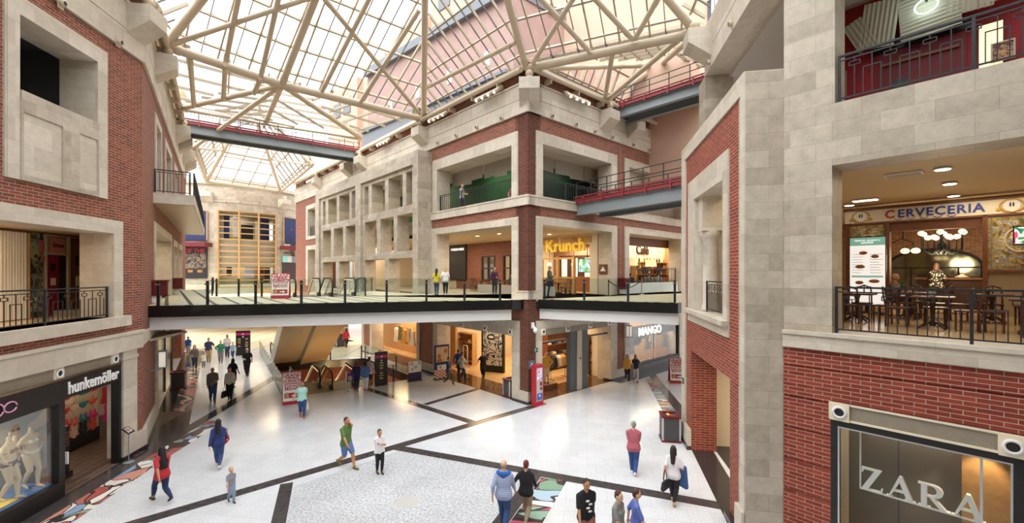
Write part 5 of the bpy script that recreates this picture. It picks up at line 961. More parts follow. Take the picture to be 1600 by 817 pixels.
# ------------------------------------------------------------------ escalators
struct('floor_landing', MB().prism([(-11.9, 22.6), (-8.2, 25.25), tuple((V((-8.2, 25.25))+aE.xy*1.6)), tuple((V((-11.9, 22.6))+aE.xy*3.2))], -.12, .006), 'step_metal')
struct('floor_landing', MB().prism([(-8.2, 25.25), (-7.9, 25.5), tuple((V((-7.9, 25.5))+aE.xy*3)), tuple((V((-8.2, 25.25))+aE.xy*3))], -.12, .006), 'step_metal')
mat('soffit', 'e4d4b4', .45, .15); mat('soffit_side', 'd3cfc8', .35); mat('step_dark', '3b3935', .5, .3)
def escalator(lab, p, H=5.2, soffit=True):
    rz = math.atan2(aE.y, aE.x); t = thing('escalator', lab, 'escalator', p, rz); X0, sl = 1.7, H/math.tan(math.radians(30)); X1 = X0+sl; E_ = X1+1.7
    zz = lambda x: 0 if x < X0 else -H if x > X1 else -(x-X0)*H/sl
    b = MB(); lo = .95; prof = [(0, -.02), (X0, -.02), (X1, -H-.02), (E_, -H-.02), (E_, -H-.35), (X1-.6, -H-.35), (X1-1.5, -H-.35+.05), (X0-.55, -lo-.1), (0, -lo-.1)]
    b.ext([(x, z) for x, z in prof], -.84, .84); obj('truss', b, 'soffit', t)
    for s_ in (-1, 1):
        y = s_*.85; k = MB(); k.ext([(0,.06),(X0,.06),(X1,-H+.06),(E_,-H+.06),(E_,-H-.34),(X1-.6,-H-.34),(X1-1.5,-H-.3),(X0-.5,-lo),(0,-lo)], y-.02, y+.02); sk = obj('skirt', k, 'soffit_side', t)
        y = s_*.62; pts = [(-.55+.1, .55), (-.5, .8), (-.2, .97), (X0, .97), (X1, -H+.97), (E_+.2, -H+.97), (E_+.5, -H+.8), (E_+.45, -H+.55), (E_+.2, -H+.08), (X1, -H+.04), (X0, .04), (-.2, .04)]
        k = MB(); k.ext(pts[::-1], y-.008, y+.008); obj('balustrade', k, 'glass', t)
        hp = [V((x, y, z)) for x, z in ((.1,.12),(-.3,.14),(-.52,.3),(-.6,.55),(-.52,.83),(-.25,1.0),(X0,1.0),((X0+X1)/2,-H/2+1.0),(X1,-H+1.0),(E_+.25,-H+1.0),(E_+.52,-H+.83),(E_+.6,-H+.55),(E_+.52,-H+.3),(E_+.3,-H+.14),(E_-.1,-H+.12))]
        k = MB(); k.path(hp, .045, 8); obj('handrail', k, 'rubber', t)
        k = MB(); k.path([V((x, y+s_*-.05, z)) for x, z in ((-.2,.93),(X0,.93),((X0+X1)/2,-H/2+.93),(X1,-H+.93),(E_+.2,-H+.93))], .02, 6); obj('light_strip', k, mat('strip_gold', 'e3c9a0', .3, emit='ffdca8', es=.8) and 'strip_gold', t)
        k = MB(); k.box(-.45, .1, y-.07, y+.07, 0, .22); obj('newel_base', k, 'black', t)
    n = int(sl/.4); k = MB()
    for i in range(n+2):
        x = X0-.4+.4*i; z = zz(x+.2); k.box(x, x+.42, -.5, .5, z-.25, z+.01)
    obj('steps', k, 'step_dark', t); k = MB(); k.box(-.6, X0-.3, -.56, .56, -.05, .014); obj('comb_plate', k, 'step_metal', t); k = MB(); k.box(X1+.3, E_+.8, -.56, .56, -H-.05, -H+.014); obj('comb_plate', k, 'step_metal', t)
    return t
e1 = Vector((-11.6, 24.55, 0)); e2 = e1+(rE*1.75-aE*.7).to_3d()
escalator('left escalator rising to the bridge, with a broad beige underside', e1+V((0, 0, L1)))
escalator('right escalator rising to the bridge beside the stone pavilion', e2+V((0, 0, L1)))
escalator('left escalator sinking from the ground floor beside the opening day board', e1+V((0, 0, 0)), 4.8)
escalator('right escalator sinking from the ground floor beside the black directory totem', e2+V((0, 0, 0)), 4.8)
t = thing('barrier_post', 'slim steel post with a purple square sign before the sunken escalators', 'post', tuple(fl(541, 612))); k = MB(); k.tube((0,0,0), (0,0,1.1), .04, 12); k.lathe([(.16,0),(.16,.03),(.05,.04)], n=16); obj('pole', k, 'chrome', t); k = MB(); k.box(.02, .42, -.02, .02, .55, 1.0); obj('plate', k, mat('purple', '4a2c8c', .5) and 'purple', t); k = MB(); k.ball((.22, -.02, .74), (.13, .012, .15)); obj('emblem', k, 'wood_light', t)

# ------------------------------------------------------------------ hanging draperies, doors, posters in the upper storeys
def drape(fr, s, d, z, w_, h, tilt, lab, m='drape', hor=False, group='corrugated panels'):
    t_ = MB(); n = max(6, int((h if hor else w_)/.045)); fr2 = []
    for i in range(n+1):
        q = i/n; off = .012 if i % 2 else -.012
        fr2.append((q, off))
    vs = []
    for q, off in fr2:
        if hor: vs += [(-w_/2, off, -h*q), (w_/2, off, -h*q)]
        else: vs += [(-w_/2+w_*q, off, 0), (-w_/2+w_*q, off, -h)]
    back = [(x, y+.03, zz_) for x, y, zz_ in vs]; m_ = len(vs)
    fs_ = []
    for i in range(n): a, b_, c_, d_ = 2*i, 2*i+1, 2*i+3, 2*i+2; fs_ += [(a,b_,c_,d_), (m_+a,m_+d_,m_+c_,m_+b_)]
    t_.add(vs+back, fs_); o = obj('hanging_panel', t_, m); o.location = fr.w(s, d, z); o.rotation_euler = (0, tilt, fr.ang()); return tag(o, lab, 'hanging panel', group)
q_ = ['first', 'second', 'third', 'fourth', 'fifth', 'sixth', 'seventh', 'eighth']
for i in range(7): drape(CL, -8.2+1.12*i, 1.5-.05*(i % 3), 13.1, 1.05, .85+.1*math.sin(i*2), .06*math.sin(i*1.7), 'grey corrugated panel hung above the green wall, %s from the pavilion end' % q_[i], group='panels above the green terrace')
for i in range(4): drape(CR, 7.0-1.35*i, 1.5+.05*(i % 2), 13.1, 1.3, .85+.08*math.cos(i), .05*math.cos(i*2), 'grey corrugated panel hung over the dark green room, %s from the right jamb' % q_[i], group='panels above the green room')
for i, (px_, w_, h, tl, hor) in enumerate(((1330, .42, .85, -.42, False), (1378, .7, 1.15, .12, False), (1447, 1.05, 1.2, -.06, True), (1520, .75, .95, .06, False), (1572, .8, .9, 0, False))):
    drape(R, fsx(R, px_, 2.5), 2.55, 13.35-(.3 if i == 0 else 0), w_, h, tl, ['tilted small corrugated panel at the left end above the red room', 'ribbed corrugated panel next to the tilted one above the red room', 'wide corrugated panel with sideways ribs behind the neon ring', 'ribbed corrugated panel right of the neon ring', 'ribbed corrugated panel at the picture edge above the red room'][i], hor=hor, group='panels above the red room')
t = thing('neon_sign', 'white neon ring glowing on the sideways ribbed panel', 'neon sign', **at(R, fsx(R, 1447, 2.4), 2.4, 12.78)); k = MB(); k.path([(.2*math.cos(a*.3), 0, .17*math.sin(a*.3)) for a in range(21)], .011, 8, True); obj('tube', k, 'neon_light', t); k = MB(); k.box(-.02, .02, 0, .12, .14, .2); obj('clip', k, 'black', t); light('POINT', R.w(fsx(R, 1447, 2.2), 2.15, 12.78), 6, .1, (.8, 1, .92))
t = thing('notice_board', 'small black notice with pale lettering on the red wall below the neon ring', 'notice', **at(R, fsx(R, 1440, 2.85), 2.86, fsz(R, 1440, 46, 2.85)[1])); obj('board', MB().box(-.3, .3, -.02, .04, -.1, .1), 'black', t); obj('edge', panel(-.32, .32, -.12, .12, [(-.3, .3, -.1, .1)], -.025, .03), 'gold', t); text('lettering', 'ENTRADA', .13, 'cream', t, (0, -.03, 0), .002, .003)
s_, z_ = fsx(R, 1435, 2.85), 12.35
t = thing('double_door', 'wide dark red double door with a round black window in the red room', 'door', **at(R, fsx(R, 1436, 2.85), 2.86, LV2+.01)); obj('leaf', MB().box(-.78, 0, -.03, .02, 0, 1.85), 'dark_red', t); obj('leaf', MB().box(.01, .8, -.03, .02, 0, 1.85), 'dark_red', t); obj('lintel', MB().box(-.9, .9, -.05, .02, 1.86, 2.15), 'black', t); obj('push_bar', MB().box(-.7, .7, -.09, -.05, 1.5, 1.56), 'wood', t); k = MB(); k.lathe([(.16,0),(.17,.03)], (-.35, -.04, .95), 20, 'y'); obj('porthole', k, 'black', t)
t = thing('lightbox', 'tall glowing light box on the red wall with a small framed picture', 'light box', **at(R, fsx(R, 1548, 2.7), 2.8, 10.6)); obj('case', MB().box(-.2, .2, 0, .1, 0, 1.5), 'black', t); obj('front', MB().box(-.18, .18, -.01, 0, .02, 1.48), mat('lightbox_warm', 'fff0d0', .5, emit='ffe6b8', es=.8) and 'lightbox_warm', t); obj('frame', panel(0, .36, .55, .95, [(.03, .33, .58, .92)], -.2, -.1), 'ceiling_grey', t); obj('picture', MB().box(.03, .33, -.16, -.12, .58, .92), poster_mat('pict', ['2a2420', '8a2a24', 'c0a070', '463c36'], 12, 5), t)
# left corridor: mural, red doorway, curtains
s0, s1 = fsx(L, 43, 2.45), fsx(L, 66, 2.45)
t = thing('mural', 'tall grey and green portrait mural beside the crimson doorway', 'mural', **at(L, (s0+s1)/2, 2.44, 5.05)); obj('panel', MB().box((s0-s1)/2, (s1-s0)/2, -.02, .04, 0, 2.8), poster_mat('mural_print', ['2e2b28', '5d5e50', '8f9478', '3c3a36', 'b7b79c'], 2.2, 7), t); k = MB(); k.ball((.18, -.02, 2.35), (.17, .012, .24)); k.ball((.26, -.02, 1.95), (.1, .012, .12)); obj('flower', k, mat('dusty_pink', 'b06a68', .6) and 'dusty_pink', t)
k = MB(); k.ball((-.06, -.02, 2.2), (.2, .014, .32)); obj('face', k, mat('mural_face', '9aa478', .6) and 'mural_face', t); k = MB(); k.ball((-.02, -.035, 2.02), (.07, .01, .06)); obj('mouth', k, 'dark_red', t); k = MB(); k.ball((-.12, -.035, 2.3), (.03, .008, .02)); obj('eye', k, 'black', t)
s0, s1 = fsx(L, 68, 2.45), fsx(L, 107, 2.45); w_ = s1-s0
t = thing('red_doorway', 'crimson doorway with a pink panel over it on the left balcony', 'door', **at(L, s0, 2.44, 5.03)); obj('frame', panel(0, w_, 0, 2.8, [(.06, w_-.1, 0, 2.12), (.06, w_-.1, 2.2, 2.76)], -.06, .06), 'tan_paint', t); obj('leaf', MB().box(.07, w_*.55, -.03, .03, 0, 2.1), mat('crimson', '8e1238', .5) and 'crimson', t); obj('opening', MB().box(w_*.55, w_-.12, .0, .04, 0, 2.1), 'black', t); obj('transom', MB().box(.06, w_-.1, 0, .03, 2.2, 2.76), 'tan_dark', t); obj('sign_panel', MB().box(w_*.25, w_*.8, -.03, 0, 2.2, 2.7), mat('salmon', 'd98a78', .5) and 'salmon', t); text('lettering', 'Ginza', .2, 'dark_red', t, (w_*.52, -.035, 2.45), .002, .006)  # the opening is a black slab, its dark inside put into the colour
for i, (x, z) in enumerate(((.2, 1.55), (.22, 1.05))): obj('notice', MB().box(x, x+.2, -.04, -.03, z, z+.26), 'cream' if i else 'black', t)
s0 = fsx(L, 110, 2.45); t = thing('display_case', 'brown glazed case with posters right of the crimson doorway', 'display case', **at(L, s0, 2.42, 5.03)); w_ = fsx(L, 121, 2.45)-s0+.3; obj('case', MB().box(0, w_, -.05, .05, 0, 2.75), 'wood', t); [obj('poster', MB().box(.12, .42, -.06, -.05, z, z+.36), 'black' if z > 1.6 else 'cream', t) for z in (1.0, 1.75)]
for i in range(6): s_ = fsx(L, -2+7*i, 2.4); k = MB(); [k.tube((x, .0, 0), (x, .0, 2.75), .06, 8) for x in (-.1, 0, .1)]; o = obj('curtain', k, 'wood_light' if i % 2 else 'cream', None); o.location = L.w(s_, 2.28+.02*(i % 2), 5.05); o.rotation_euler = (0, 0, L.ang()); tag(o, 'pale wooden pleated screen panel left of the portrait mural, %s from the picture edge' % q_[i], 'screen', 'pleated screens on the left balcony')
for i, s_ in enumerate((4.6, 5.7)): k = MB(); [k.tube((x, 0, 0), (x, 0, 3.2), .12, 8) for x in (-.3, -.1, .1, .3)]; o = obj('curtain', k, 'wall_red', None); o.location = L2.w(s_, 1.2, 10.1); o.rotation_euler = (0, 0, L2.ang()); tag(o, ['red curtain nearer the brick corner in the upper left doorway', 'red curtain further back in the upper left doorway'][i], 'curtain', 'red curtains')
# posters on the drum tower, portrait poster in the shop
fr = on_drum(302); t = thing('cinema_poster', 'black cinema poster with red lettering on the drum tower', 'poster', **at(fr, 0, -.05, 5.9)); obj('board', MB().box(-1.6, 1.5, -.06, .04, 0, 3.6), 'black', t); obj('picture', MB().box(-1.5, 1.4, -.07, -.05, 1.15, 2.9), poster_mat('film', ['1e1a18', '5a4a3e', '8a7a66', '322c2a'], 3, 9), t); text('lettering', 'K OF THE', .62, 'red', t, (-.1, -.08, 3.2), .01, .02); k = MB(); [k.box(x, x+.5, -.075, -.05, .7, 1.0) for x in (-1.4, -.5, .5)]; obj('credit_patch', k, 'sandwich', t)
fr = on_drum(452); t = thing('doorway_sign', 'doorway with green and white sign panels right of the drum tower screen', 'shop front', **at(fr, 0, -.05, 5.2)); obj('opening', MB().box(-1.2, 1.1, -.04, .04, 0, 2.7), 'wood_dark', t); [obj('sign_panel', MB().box(a, a+.72, -.1, -.04, 2.75, 3.55), m, t) for a, m in ((-1.2, 'mint'), (-.45, 'white'), (.3, 'steel_grey'))]
s_ = fsx(CL, 770, 3.2); t = thing('portrait_poster', 'tall black and white face poster in a black frame inside the fashion shop', 'poster', **at(Fr(tuple(CL.w(s_, 3.2).xy), (.93, -.37)), 0, 0, .02)); obj('frame', MB().box(-.8, .8, -.06, .2, 0, 3.1), 'black', t); obj('print', MB().box(-.68, .68, -.07, -.05, .45, 3.0), poster_mat('bw', ['f0efec', '2a2a2a', 'e4e2de', '6a6866', 'f4f3f0'], 2.6, 11), t); k = MB(); k.ball((-.1, -.07, 2.3), (.3, .012, .2)); obj('mouth', k, 'black', t); k = MB(); k.ball((-.1, -.08, 2.3), (.2, .012, .09)); obj('teeth', k, 'white', t)

# ------------------------------------------------------------------ clothes on display
def garment(fr, s, d, z, col, lab, kind='jacket', rz=0, sc=1, group=None):
    t = thing('garment', lab, 'garment', group=group, **at(fr, s, d, z)); t.rotation_euler.z += rz; t.scale = (sc,)*3
    o = {'jacket': [(-.2,0),(.2,0),(.22,.42),(.3,.1),(.4,.14),(.27,.62),(.08,.72),(-.08,.72),(-.27,.62),(-.4,.14),(-.3,.1),(-.22,.42)],
         'dress': [(-.3,0),(.3,0),(.16,.5),(.2,.85),(.08,.92),(-.08,.92),(-.2,.85),(-.16,.5)],
         'trousers': [(-.17,0),(-.04,0),(0,.55),(.04,0),(.17,0),(.17,.85),(-.17,.85)],
         'bra': [(-.2,0),(-.06,-.02),(0,.04),(.06,-.02),(.2,0),(.22,.1),(.12,.13),(.11,.3),(.09,.3),(.07,.12),(0,.07),(-.07,.12),(-.09,.3),(-.11,.3),(-.12,.13),(-.22,.1)],
         'briefs': [(-.04,0),(.04,0),(.2,.15),(.2,.21),(-.2,.21),(-.2,.15)],
         'swimsuit': [(-.04,0),(.04,0),(.17,.13),(.12,.3),(.16,.48),(.12,.62),(.1,.62),(.06,.44),(-.06,.44),(-.1,.62),(-.12,.62),(-.16,.48),(-.12,.3),(-.17,.13)]}[kind]
    k = MB(); k.ext(o, -.05, .05) if kind in ('jacket', 'dress', 'trousers') else k.ext(o, -.03, .03); obj('cloth', k, col, t)
    top = max(p[1] for p in o); k = MB(); k.path([(-.12, 0, top-.02), (0, 0, top+.05), (0, 0, top+.1), (.03, 0, top+.13), (.0, 0, top+.15)], .008, 5); obj('hanger', k, 'steel_dark', t)
    return t
pal = [mat('cloth_mustard', 'd09a3c', .8) and 'cloth_mustard', mat('cloth_beige', 'cdb48e', .8) and 'cloth_beige', mat('cloth_black', '201f22', .8) and 'cloth_black', mat('cloth_grey', '77736e', .8) and 'cloth_grey', mat('cloth_white', 'e8e4dc', .8) and 'cloth_white', mat('cloth_brown', '6e4f38', .8) and 'cloth_brown', mat('cloth_olive', '6a6a4a', .8) and 'cloth_olive', mat('cloth_rust', 'b0583a', .8) and 'cloth_rust']
nm_ = ['mustard', 'beige', 'black', 'grey', 'white', 'brown', 'olive', 'rust']
def rack(lab, fr, s, d, w_, h=1.5, rz=0):
    t = thing('clothes_rack', lab, 'clothes rack', **at(fr, s, d, .01)); t.rotation_euler.z += rz; k = MB(); k.tube((-w_/2,0,h), (w_/2,0,h), .02); obj('rail', k, 'black', t)
    for x in (-w_/2, w_/2): k = MB(); k.tube((x,0,0), (x,0,h), .018); obj('upright', k, 'black', t); k = MB(); k.box(x-.03, x+.03, -.3, .3, 0, .03); obj('foot', k, 'black', t)
    return t
RS = fsx(CR, 872, 2.6); rack('black clothes rack with beige and mustard jackets behind the corner doorway', CR, RS, 2.6, 1.3)
for i, c in enumerate((2, 2, 1, 4, 1, 0, 0)): garment(CR, RS-.48+.16*i, 2.6, .72, pal[c], '%s jacket on the rack in the corner fashion shop, %s from its dark end' % (nm_[c], q_[i]), rz=1.15, group='jackets on the corner shop rack')
for i in range(9): garment(CR, fsx(CR, 986+8.6*i, .9+.3*(i % 2)), .9+.3*(i % 2), 1.05+.45*(i % 3), pal[(3, 2, 6, 3, 1, 2, 3, 5, 2)[i]], '%s %s hung in the wide lit fashion window, %s from its left edge' % (nm_[(3, 2, 6, 3, 1, 2, 3, 5, 2)[i]], 'jacket' if i % 3 else 'dress', (q_+['ninth'])[i]), 'jacket' if i % 3 else 'dress', sc=1.3, group='clothes in the wide fashion window')
def shelf(lab, fr, s, d, w_, h, n, rz=0, m='wood', stuff=None, z=.01):
    t = thing('display_shelf', lab, 'shelf', **at(fr, s, d, z)); t.rotation_euler.z += rz
    for x in (-w_/2, w_/2-.06): obj('side', MB().box(x, x+.06, -.2, .2, 0, h), m, t)
    for i in range(n): zz_ = .25+(h-.3)*i/(n-1); obj('shelf_board', MB().box(-w_/2+.06, w_/2-.06, -.2, .2, zz_, zz_+.04), m, t)
    obj('back', MB().box(-w_/2, w_/2, .2, .23, 0, h), m, t)
    return [.25+(h-.3)*i/(n-1)+.04 for i in range(n)]
def stacks(fr, s, d, w_, zs_, cols, lab, grp, rz=0, n=3, z=.01):
    f2 = Fr(tuple(fr.w(s, d).xy), (math.cos(fr.ang()+rz), math.sin(fr.ang()+rz)))
    for j, zz_ in enumerate(zs_):
        for i in range(n):
            k = MB(); [k.box(-.15, .15, -.14, .14, .05*q, .05*q+.045) for q in range(4)]; o = obj('folded_stack', k, cols[(i+j) % len(cols)]); o.location = f2.w(-w_/2+w_*(i+.6)/(n+.2), -.02, z+zz_); o.rotation_euler = (0, 0, f2.ang())
            tag(o, 'folded clothes on %s, %s board, %s from left' % (lab, q_[j], q_[i]), 'folded clothes', grp)
SR = fsx(CR, 929, 1.7); zs_ = shelf('dark wooden shelf of folded clothes inside the corner fashion shop', CR, SR, 1.7, .9, 2.6, 5, -.5, 'wood_dark'); stacks(CR, SR, 1.7, .9, zs_[1:4], [pal[4], pal[7], pal[3]], 'the dark shelf in the corner shop', 'folded clothes in the corner shop', -.5, 2)
zs_ = shelf('long brown shelf of folded clothes at the back of the corner fashion shop', CR, fsx(CR, 872, 4.4), 4.4, 2.6, 2.5, 4, 0, 'wood'); stacks(CR, fsx(CR, 872, 4.4), 4.4, 2.6, zs_[1:3], [pal[5], pal[4], pal[2], pal[3]], 'the long brown shelf', 'folded clothes on the long shelf', 0, 5)
t = thing('shop_column', 'dark grey square column at the corner shop front with a brass edge', 'column', **at(CR, 3.2, .12, 0)); obj('shaft', MB().box(.2, .72, 0, .3, 0, 3.3), 'steel_dark', t); obj('shaft', MB().box(1.12, 1.7, 0, .3, 0, 3.3), 'steel_dark', t); obj('edge_post', MB().box(.72, 1.12, -.06, .3, 0, 3.3), 'tan_paint', t); obj('alarm', MB().box(.88, .97, -.12, -.1, 1.7, 1.82), 'red', t)
for s0, s1, lab in ((1.05, 3.15, 'dark transom bar over the left bay of the corner shop front'), (5.0, 6.85, 'dark transom bar over the right bay of the corner shop front')): o = obj('transom_bar', MB().box(0, s1-s0, 0, .08, 0, .1), 'black'); o.matrix_world = Matrix.Translation(CR.w(s0, .15, 2.85)) @ Matrix.Rotation(CR.ang(), 4, 'Z'); tag(o, lab, 'shop fitting')
t = thing('security_gate', 'slim white detector gate in the fashion doorway left of the portrait poster', 'detector gate', **at(CL, fsx(CL, 727, 2.4), 2.4, .01)); k = MB(); k.path([(-.25,0,0),(-.25,0,1.5),(-.2,0,1.6),(.2,0,1.6),(.25,0,1.5),(.25,0,0)], .03); obj('loop', k, 'white', t); obj('foot', MB().box(-.3, .3, -.06, .06, 0, .06), 'white', t)
SL = fsx(CL, 727, 3.6); zs_ = shelf('pale shelf with small goods inside the fashion doorway', CL, SL, 3.6, 2.2, 2.2, 4, 0, 'wood_light'); stacks(CL, SL, 3.6, 2.2, zs_[1:3], [pal[4], pal[0], pal[7]], 'the pale doorway shelf', 'folded clothes in the doorway shop', 0, 3)
# lit displays in the shop next door
for i in range(5): garment(CL, fsx(CL, 619+6.5*i, 1.9), 1.9, .9+.2*(i % 2), pal[(4, 6, 0, 1, 4)[i]], '%s dress in the golden shop beside the brick pier, %s from its left' % (nm_[(4, 6, 0, 1, 4)[i]], q_[i]), 'dress', sc=1.25, group='dresses in the golden shop')
# lingerie on the shop wall
lc = [mat('teal', '1f6f7c', .7) and 'teal', mat('coral', 'd0554a', .7) and 'coral', mat('floral', 'e0b8a0', .7, noise=.6, nscale=30) and 'floral', 'red', 'pink', 'cloth_black']
lw = ['teal', 'coral', 'patterned', 'red', 'pink', 'black']
WA, WB = fsx(L, 92, 2.4), fsx(L, 154, 2.4); struct('wall_display', MB().box(WA, WB, 2.4, 2.5, .5, 3.7), 'plaster', L); struct('wall_display', MB().box(WA, WB, 2.36, 2.5, 0, .5), 'black', L)
bi = 0
for r_, (kind, zz_) in enumerate((('bra', 2.0), ('briefs', 1.5), ('bra', 1.0), ('swimsuit', .52))):
    for i in range(4):
        c = (3, 2, 0, 1)[i] if r_ < 2 else (3, 1, 0, 4)[i] if r_ == 2 else (4, 2, 5, 1)[i]; s_ = fsx(L, (101, 115, 130, 145)[i], 2.25)
        garment(L, s_, 2.25, zz_, lc[c], '%s %s on the lingerie shop wall, row %s, %s from the left' % (lw[c], kind, ['top', 'second', 'third', 'lowest'][r_], q_[i]), kind, sc=.98, group='lingerie on the shop wall')
for i in range(6): garment(L, fsx(L, 166+3*i, 2.4+.3*i), 2.4+.3*i, .4 if i % 2 else 1.25, lc[(3, 4)[i % 2]], '%s nightdress on the right inner wall of the lingerie shop, %s from the door' % (lw[(3, 4)[i % 2]], q_[i]), 'dress', 1.4, .75, 'nightdresses by the lingerie door')
for i, s_ in enumerate((-3.35, -2.25)):
    t = thing('shop_gate', 'black striped detector pillar in the lingerie doorway, %s' % ['behind the window frame', 'in the middle of the opening'][i], 'detector gate', **at(L, s_, .9, .01)); obj('pillar', MB().box(-.2, .2, -.06, .06, .18, 1.62), 'black', t); obj('foot', MB().box(-.23, .23, -.14, .14, 0, .18), 'black', t); k = MB(); [k.box(-.2, .2, -.065, -.055, 1.0+.1*j, 1.04+.1*j) for j in range(5)]; obj('stripes', k, 'wood', t)
t = thing('window_poster', 'large beach photograph poster behind the shop window mannequins', 'poster', **at(L, fsx(L, 18, 1.5), 1.5, .3)); obj('board', MB().box(-1.1, 1.15, 0, .06, 0, 2.2), 'white', t); obj('photo', MB().box(-1.07, 1.12, -.01, 0, .05, 2.15), poster_mat('beach', ['9cc4dc', 'dcebf2', 'c4dce8', 'f4f6f6'], .7, 6), t); k = MB(); k.ball((.1, -.015, 1.55), (.17, .012, .2)); k.ball((.05, -.015, 1.05), (.25, .012, .4)); obj('figure', k, mat('peach', 'cdb08f') and 'peach', t); k = MB(); [k.ball((x, -.03, 1.58), (.06, .008, .045)) for x in (.02, .17)]; obj('sunglasses', k, 'cloth_black', t); k = MB(); [k.box(.05, .6-.1*j, -.014, -.01, .55-.16*j, .62-.16*j) for j in range(3)]; obj('script', k, 'purple', t)
struct('floor_display', MB().box(-9.6, fsx(L, 97, -.05), .1, 1.1, 0, .46), mat('beach_blue', '4b78b0', .6, noise=.4, nscale=3) and 'beach_blue', L); t = thing('beach_towel', 'yellow towel laid on the blue shop window floor', 'towel', **at(L, -4.9, .45, .462)); obj('cloth', MB().box(-.55, .45, -.22, .3, 0, .015), 'yellow', t)

# ------------------------------------------------------------------ tables, chairs, lamps of the eating places
def chair_parts(t, m):
    obj('seat', MB().box(-.21, .21, -.21, .21, .43, .47), m, t)
    for x in (-.18, .18):
        k = MB(); k.tube((x,-.18,0), (x*.95,-.18,.43), .018, 7, .022); obj('leg', k, m, t); k = MB(); k.path([(x,.2,0),(x,.19,.45),(x*.95,.24,.72),(x*.8,.26,.92)], .02, 7); obj('leg', k, m, t)
    k = MB(); k.path([(-.15,.26,.88),(0,.28,.95),(.15,.26,.88)], .022, 7); k.path([(-.16,.24,.70),(0,.26,.72),(.16,.24,.70)], .018, 7); k.path([(0,.26,.72),(0,.275,.94)], .016, 6); obj('backrest', k, m, t)
    k = MB(); [k.tube((x,-.18,.2), (x,.19,.2), .012, 6) for x in (-.18, .18)]; k.tube((-.18,0,.2), (.18,0,.2), .012, 6); obj('stretcher', k, m, t)
def table_parts(t, m, w_=.75, iron=True):
    obj('tabletop', MB().box(-w_/2, w_/2, -w_/2, w_/2, .71, .75), m, t); k = MB(); k.lathe([(.05,.06),(.06,.1),(.035,.2),(.05,.45),(.04,.55),(.08,.7)], n=10); obj('pedestal', k, 'wood_dark' if iron else m, t)
    for a in range(4): k = MB(); c, s_ = math.cos(a*PI/2+.78), math.sin(a*PI/2+.78); k.path([(0,0,.14),(c*.15,s_*.15,.13),(c*.27,s_*.27,.05),(c*.33,s_*.33,.02)], .025, 7); obj('foot', k, 'wood_dark' if iron else m, t)
c0 = t0 = None
spots = [(-.15, 3.3), (1.4, 2.5), (2.95, 2.6), (4.5, 2.4), (.7, 5.3), (2.3, 5.2), (3.9, 5.1)]
where = ['by the menu board', 'before the dark opening', 'near the tiled panel', 'at the picture edge', 'behind the menu board', 'under the chandelier side', 'before the counter end']
for i, (s_, d_) in enumerate(spots):
    lab = 'dark wooden table with iron foot in the beer hall, '+where[i]; p = R.w(s_, d_, L1+.01)
    if t0 is None: t0 = thing('cafe_table', lab, 'table', p, R.ang(), 'beer hall tables'); table_parts(t0, 'wood_chair')
    else: dup(t0, p, R.ang(), lab)
    for j, a in enumerate((0, PI/2+.2, PI, -PI/2)):
        if (i+j) % 4 == 3: continue
        q = R.w(s_+.62*math.sin(a), d_+.62*math.cos(a), L1+.01); lab = 'dark wooden chair on the %s side of the beer hall table %s' % (['far', 'right', 'near', 'left'][j], where[i]); rz = R.ang()-a
        if c0 is None: c0 = thing('wooden_chair', lab, 'chair', q, rz, 'beer hall chairs'); chair_parts(c0, 'wood_chair')
        else: dup(c0, q, rz, lab)
sp2 = [(-7.0, 4.6), (-5.3, 4.8), (-3.6, 4.7), (-2.1, 4.6), (-9.6, 4.6)]
w2 = ['under the left brick window', 'between the brick windows', 'under the right brick window', 'nearest the corner pillar', 'by the dark sign panel']
for i, (s_, d_) in enumerate(sp2):
    dup(t0, CL.w(s_, d_, L1), CL.ang(), 'dark table on the restaurant terrace, '+w2[i], 'terrace tables')
    for j, a in enumerate((0, PI/2, PI, -PI/2)): dup(c0, CL.w(s_+.62*math.sin(a), d_+.62*math.cos(a), L1), CL.ang()-a, 'dark chair on the %s side of the terrace table %s' % (['far', 'right', 'near', 'left'][j], w2[i]), 'terrace chairs')
struct('wall_low', MB().box(-8.2, -1.2, 3.2, 3.35, L1, 5.75), 'ceiling_grey', CL)
t = thing('slat_fence', 'wooden slat fence with square posts before the snack bar', 'fence', **at(CL, -6.3, 6.1, L1)); 
for x in (0, 1.35, 2.75, 4.1): obj('post', MB().box(x, x+.16, -.08, .08, 0, 2.35 if x else 1.0), 'wood_light', t)
for z in (.08, .98): obj('rail', MB().box(0, 4.2, -.04, .04, z, z+.07), 'wood_light', t)
obj('rail', MB().box(1.35, 4.2, -.05, .05, 2.2, 2.32), 'wood_light', t); k = MB(); [k.box(.16+.13*i, .21+.13*i, -.02, .02, .1, 1.0) for i in range(31)]; obj('slats', k, 'wood_light', t)
for i, (s_, z) in enumerate(((-7.0, 7.1), (-5.6, 7.1), (-3.4, 7.1), (-1.5, 7.1))):
    t = thing('wall_lamp', 'warm bulb lamp in the snack bar, %s from its left end' % q_[i], 'lamp', group='bulb lamps in the snack bar', **at(CL, s_, 7.6, z)); k = MB(); k.ball((0,0,0), .14); obj('bulb', k, 'warm_light', t); k = MB(); k.tube((0,0,.12), (0,0,1.5), .015); obj('cord', k, 'black', t)
t = thing('television', 'wall television showing a green field above the snack bar fence', 'television', **at(CL, -2.6, 8.0, 6.55)); obj('case', MB().box(-.75, .75, 0, .08, 0, .95), 'black', t); obj('screen', MB().box(-.7, .7, -.01, 0, .05, .9), poster_mat('pitch', ['3f8f3a', '5aa84c', '8fb4e0', 'e8f0ea'], 2, 3, .3, .8), t); k = MB(); k.tube((0,.04,.95), (0,.04,2.0), .025); obj('arm', k, 'black', t)
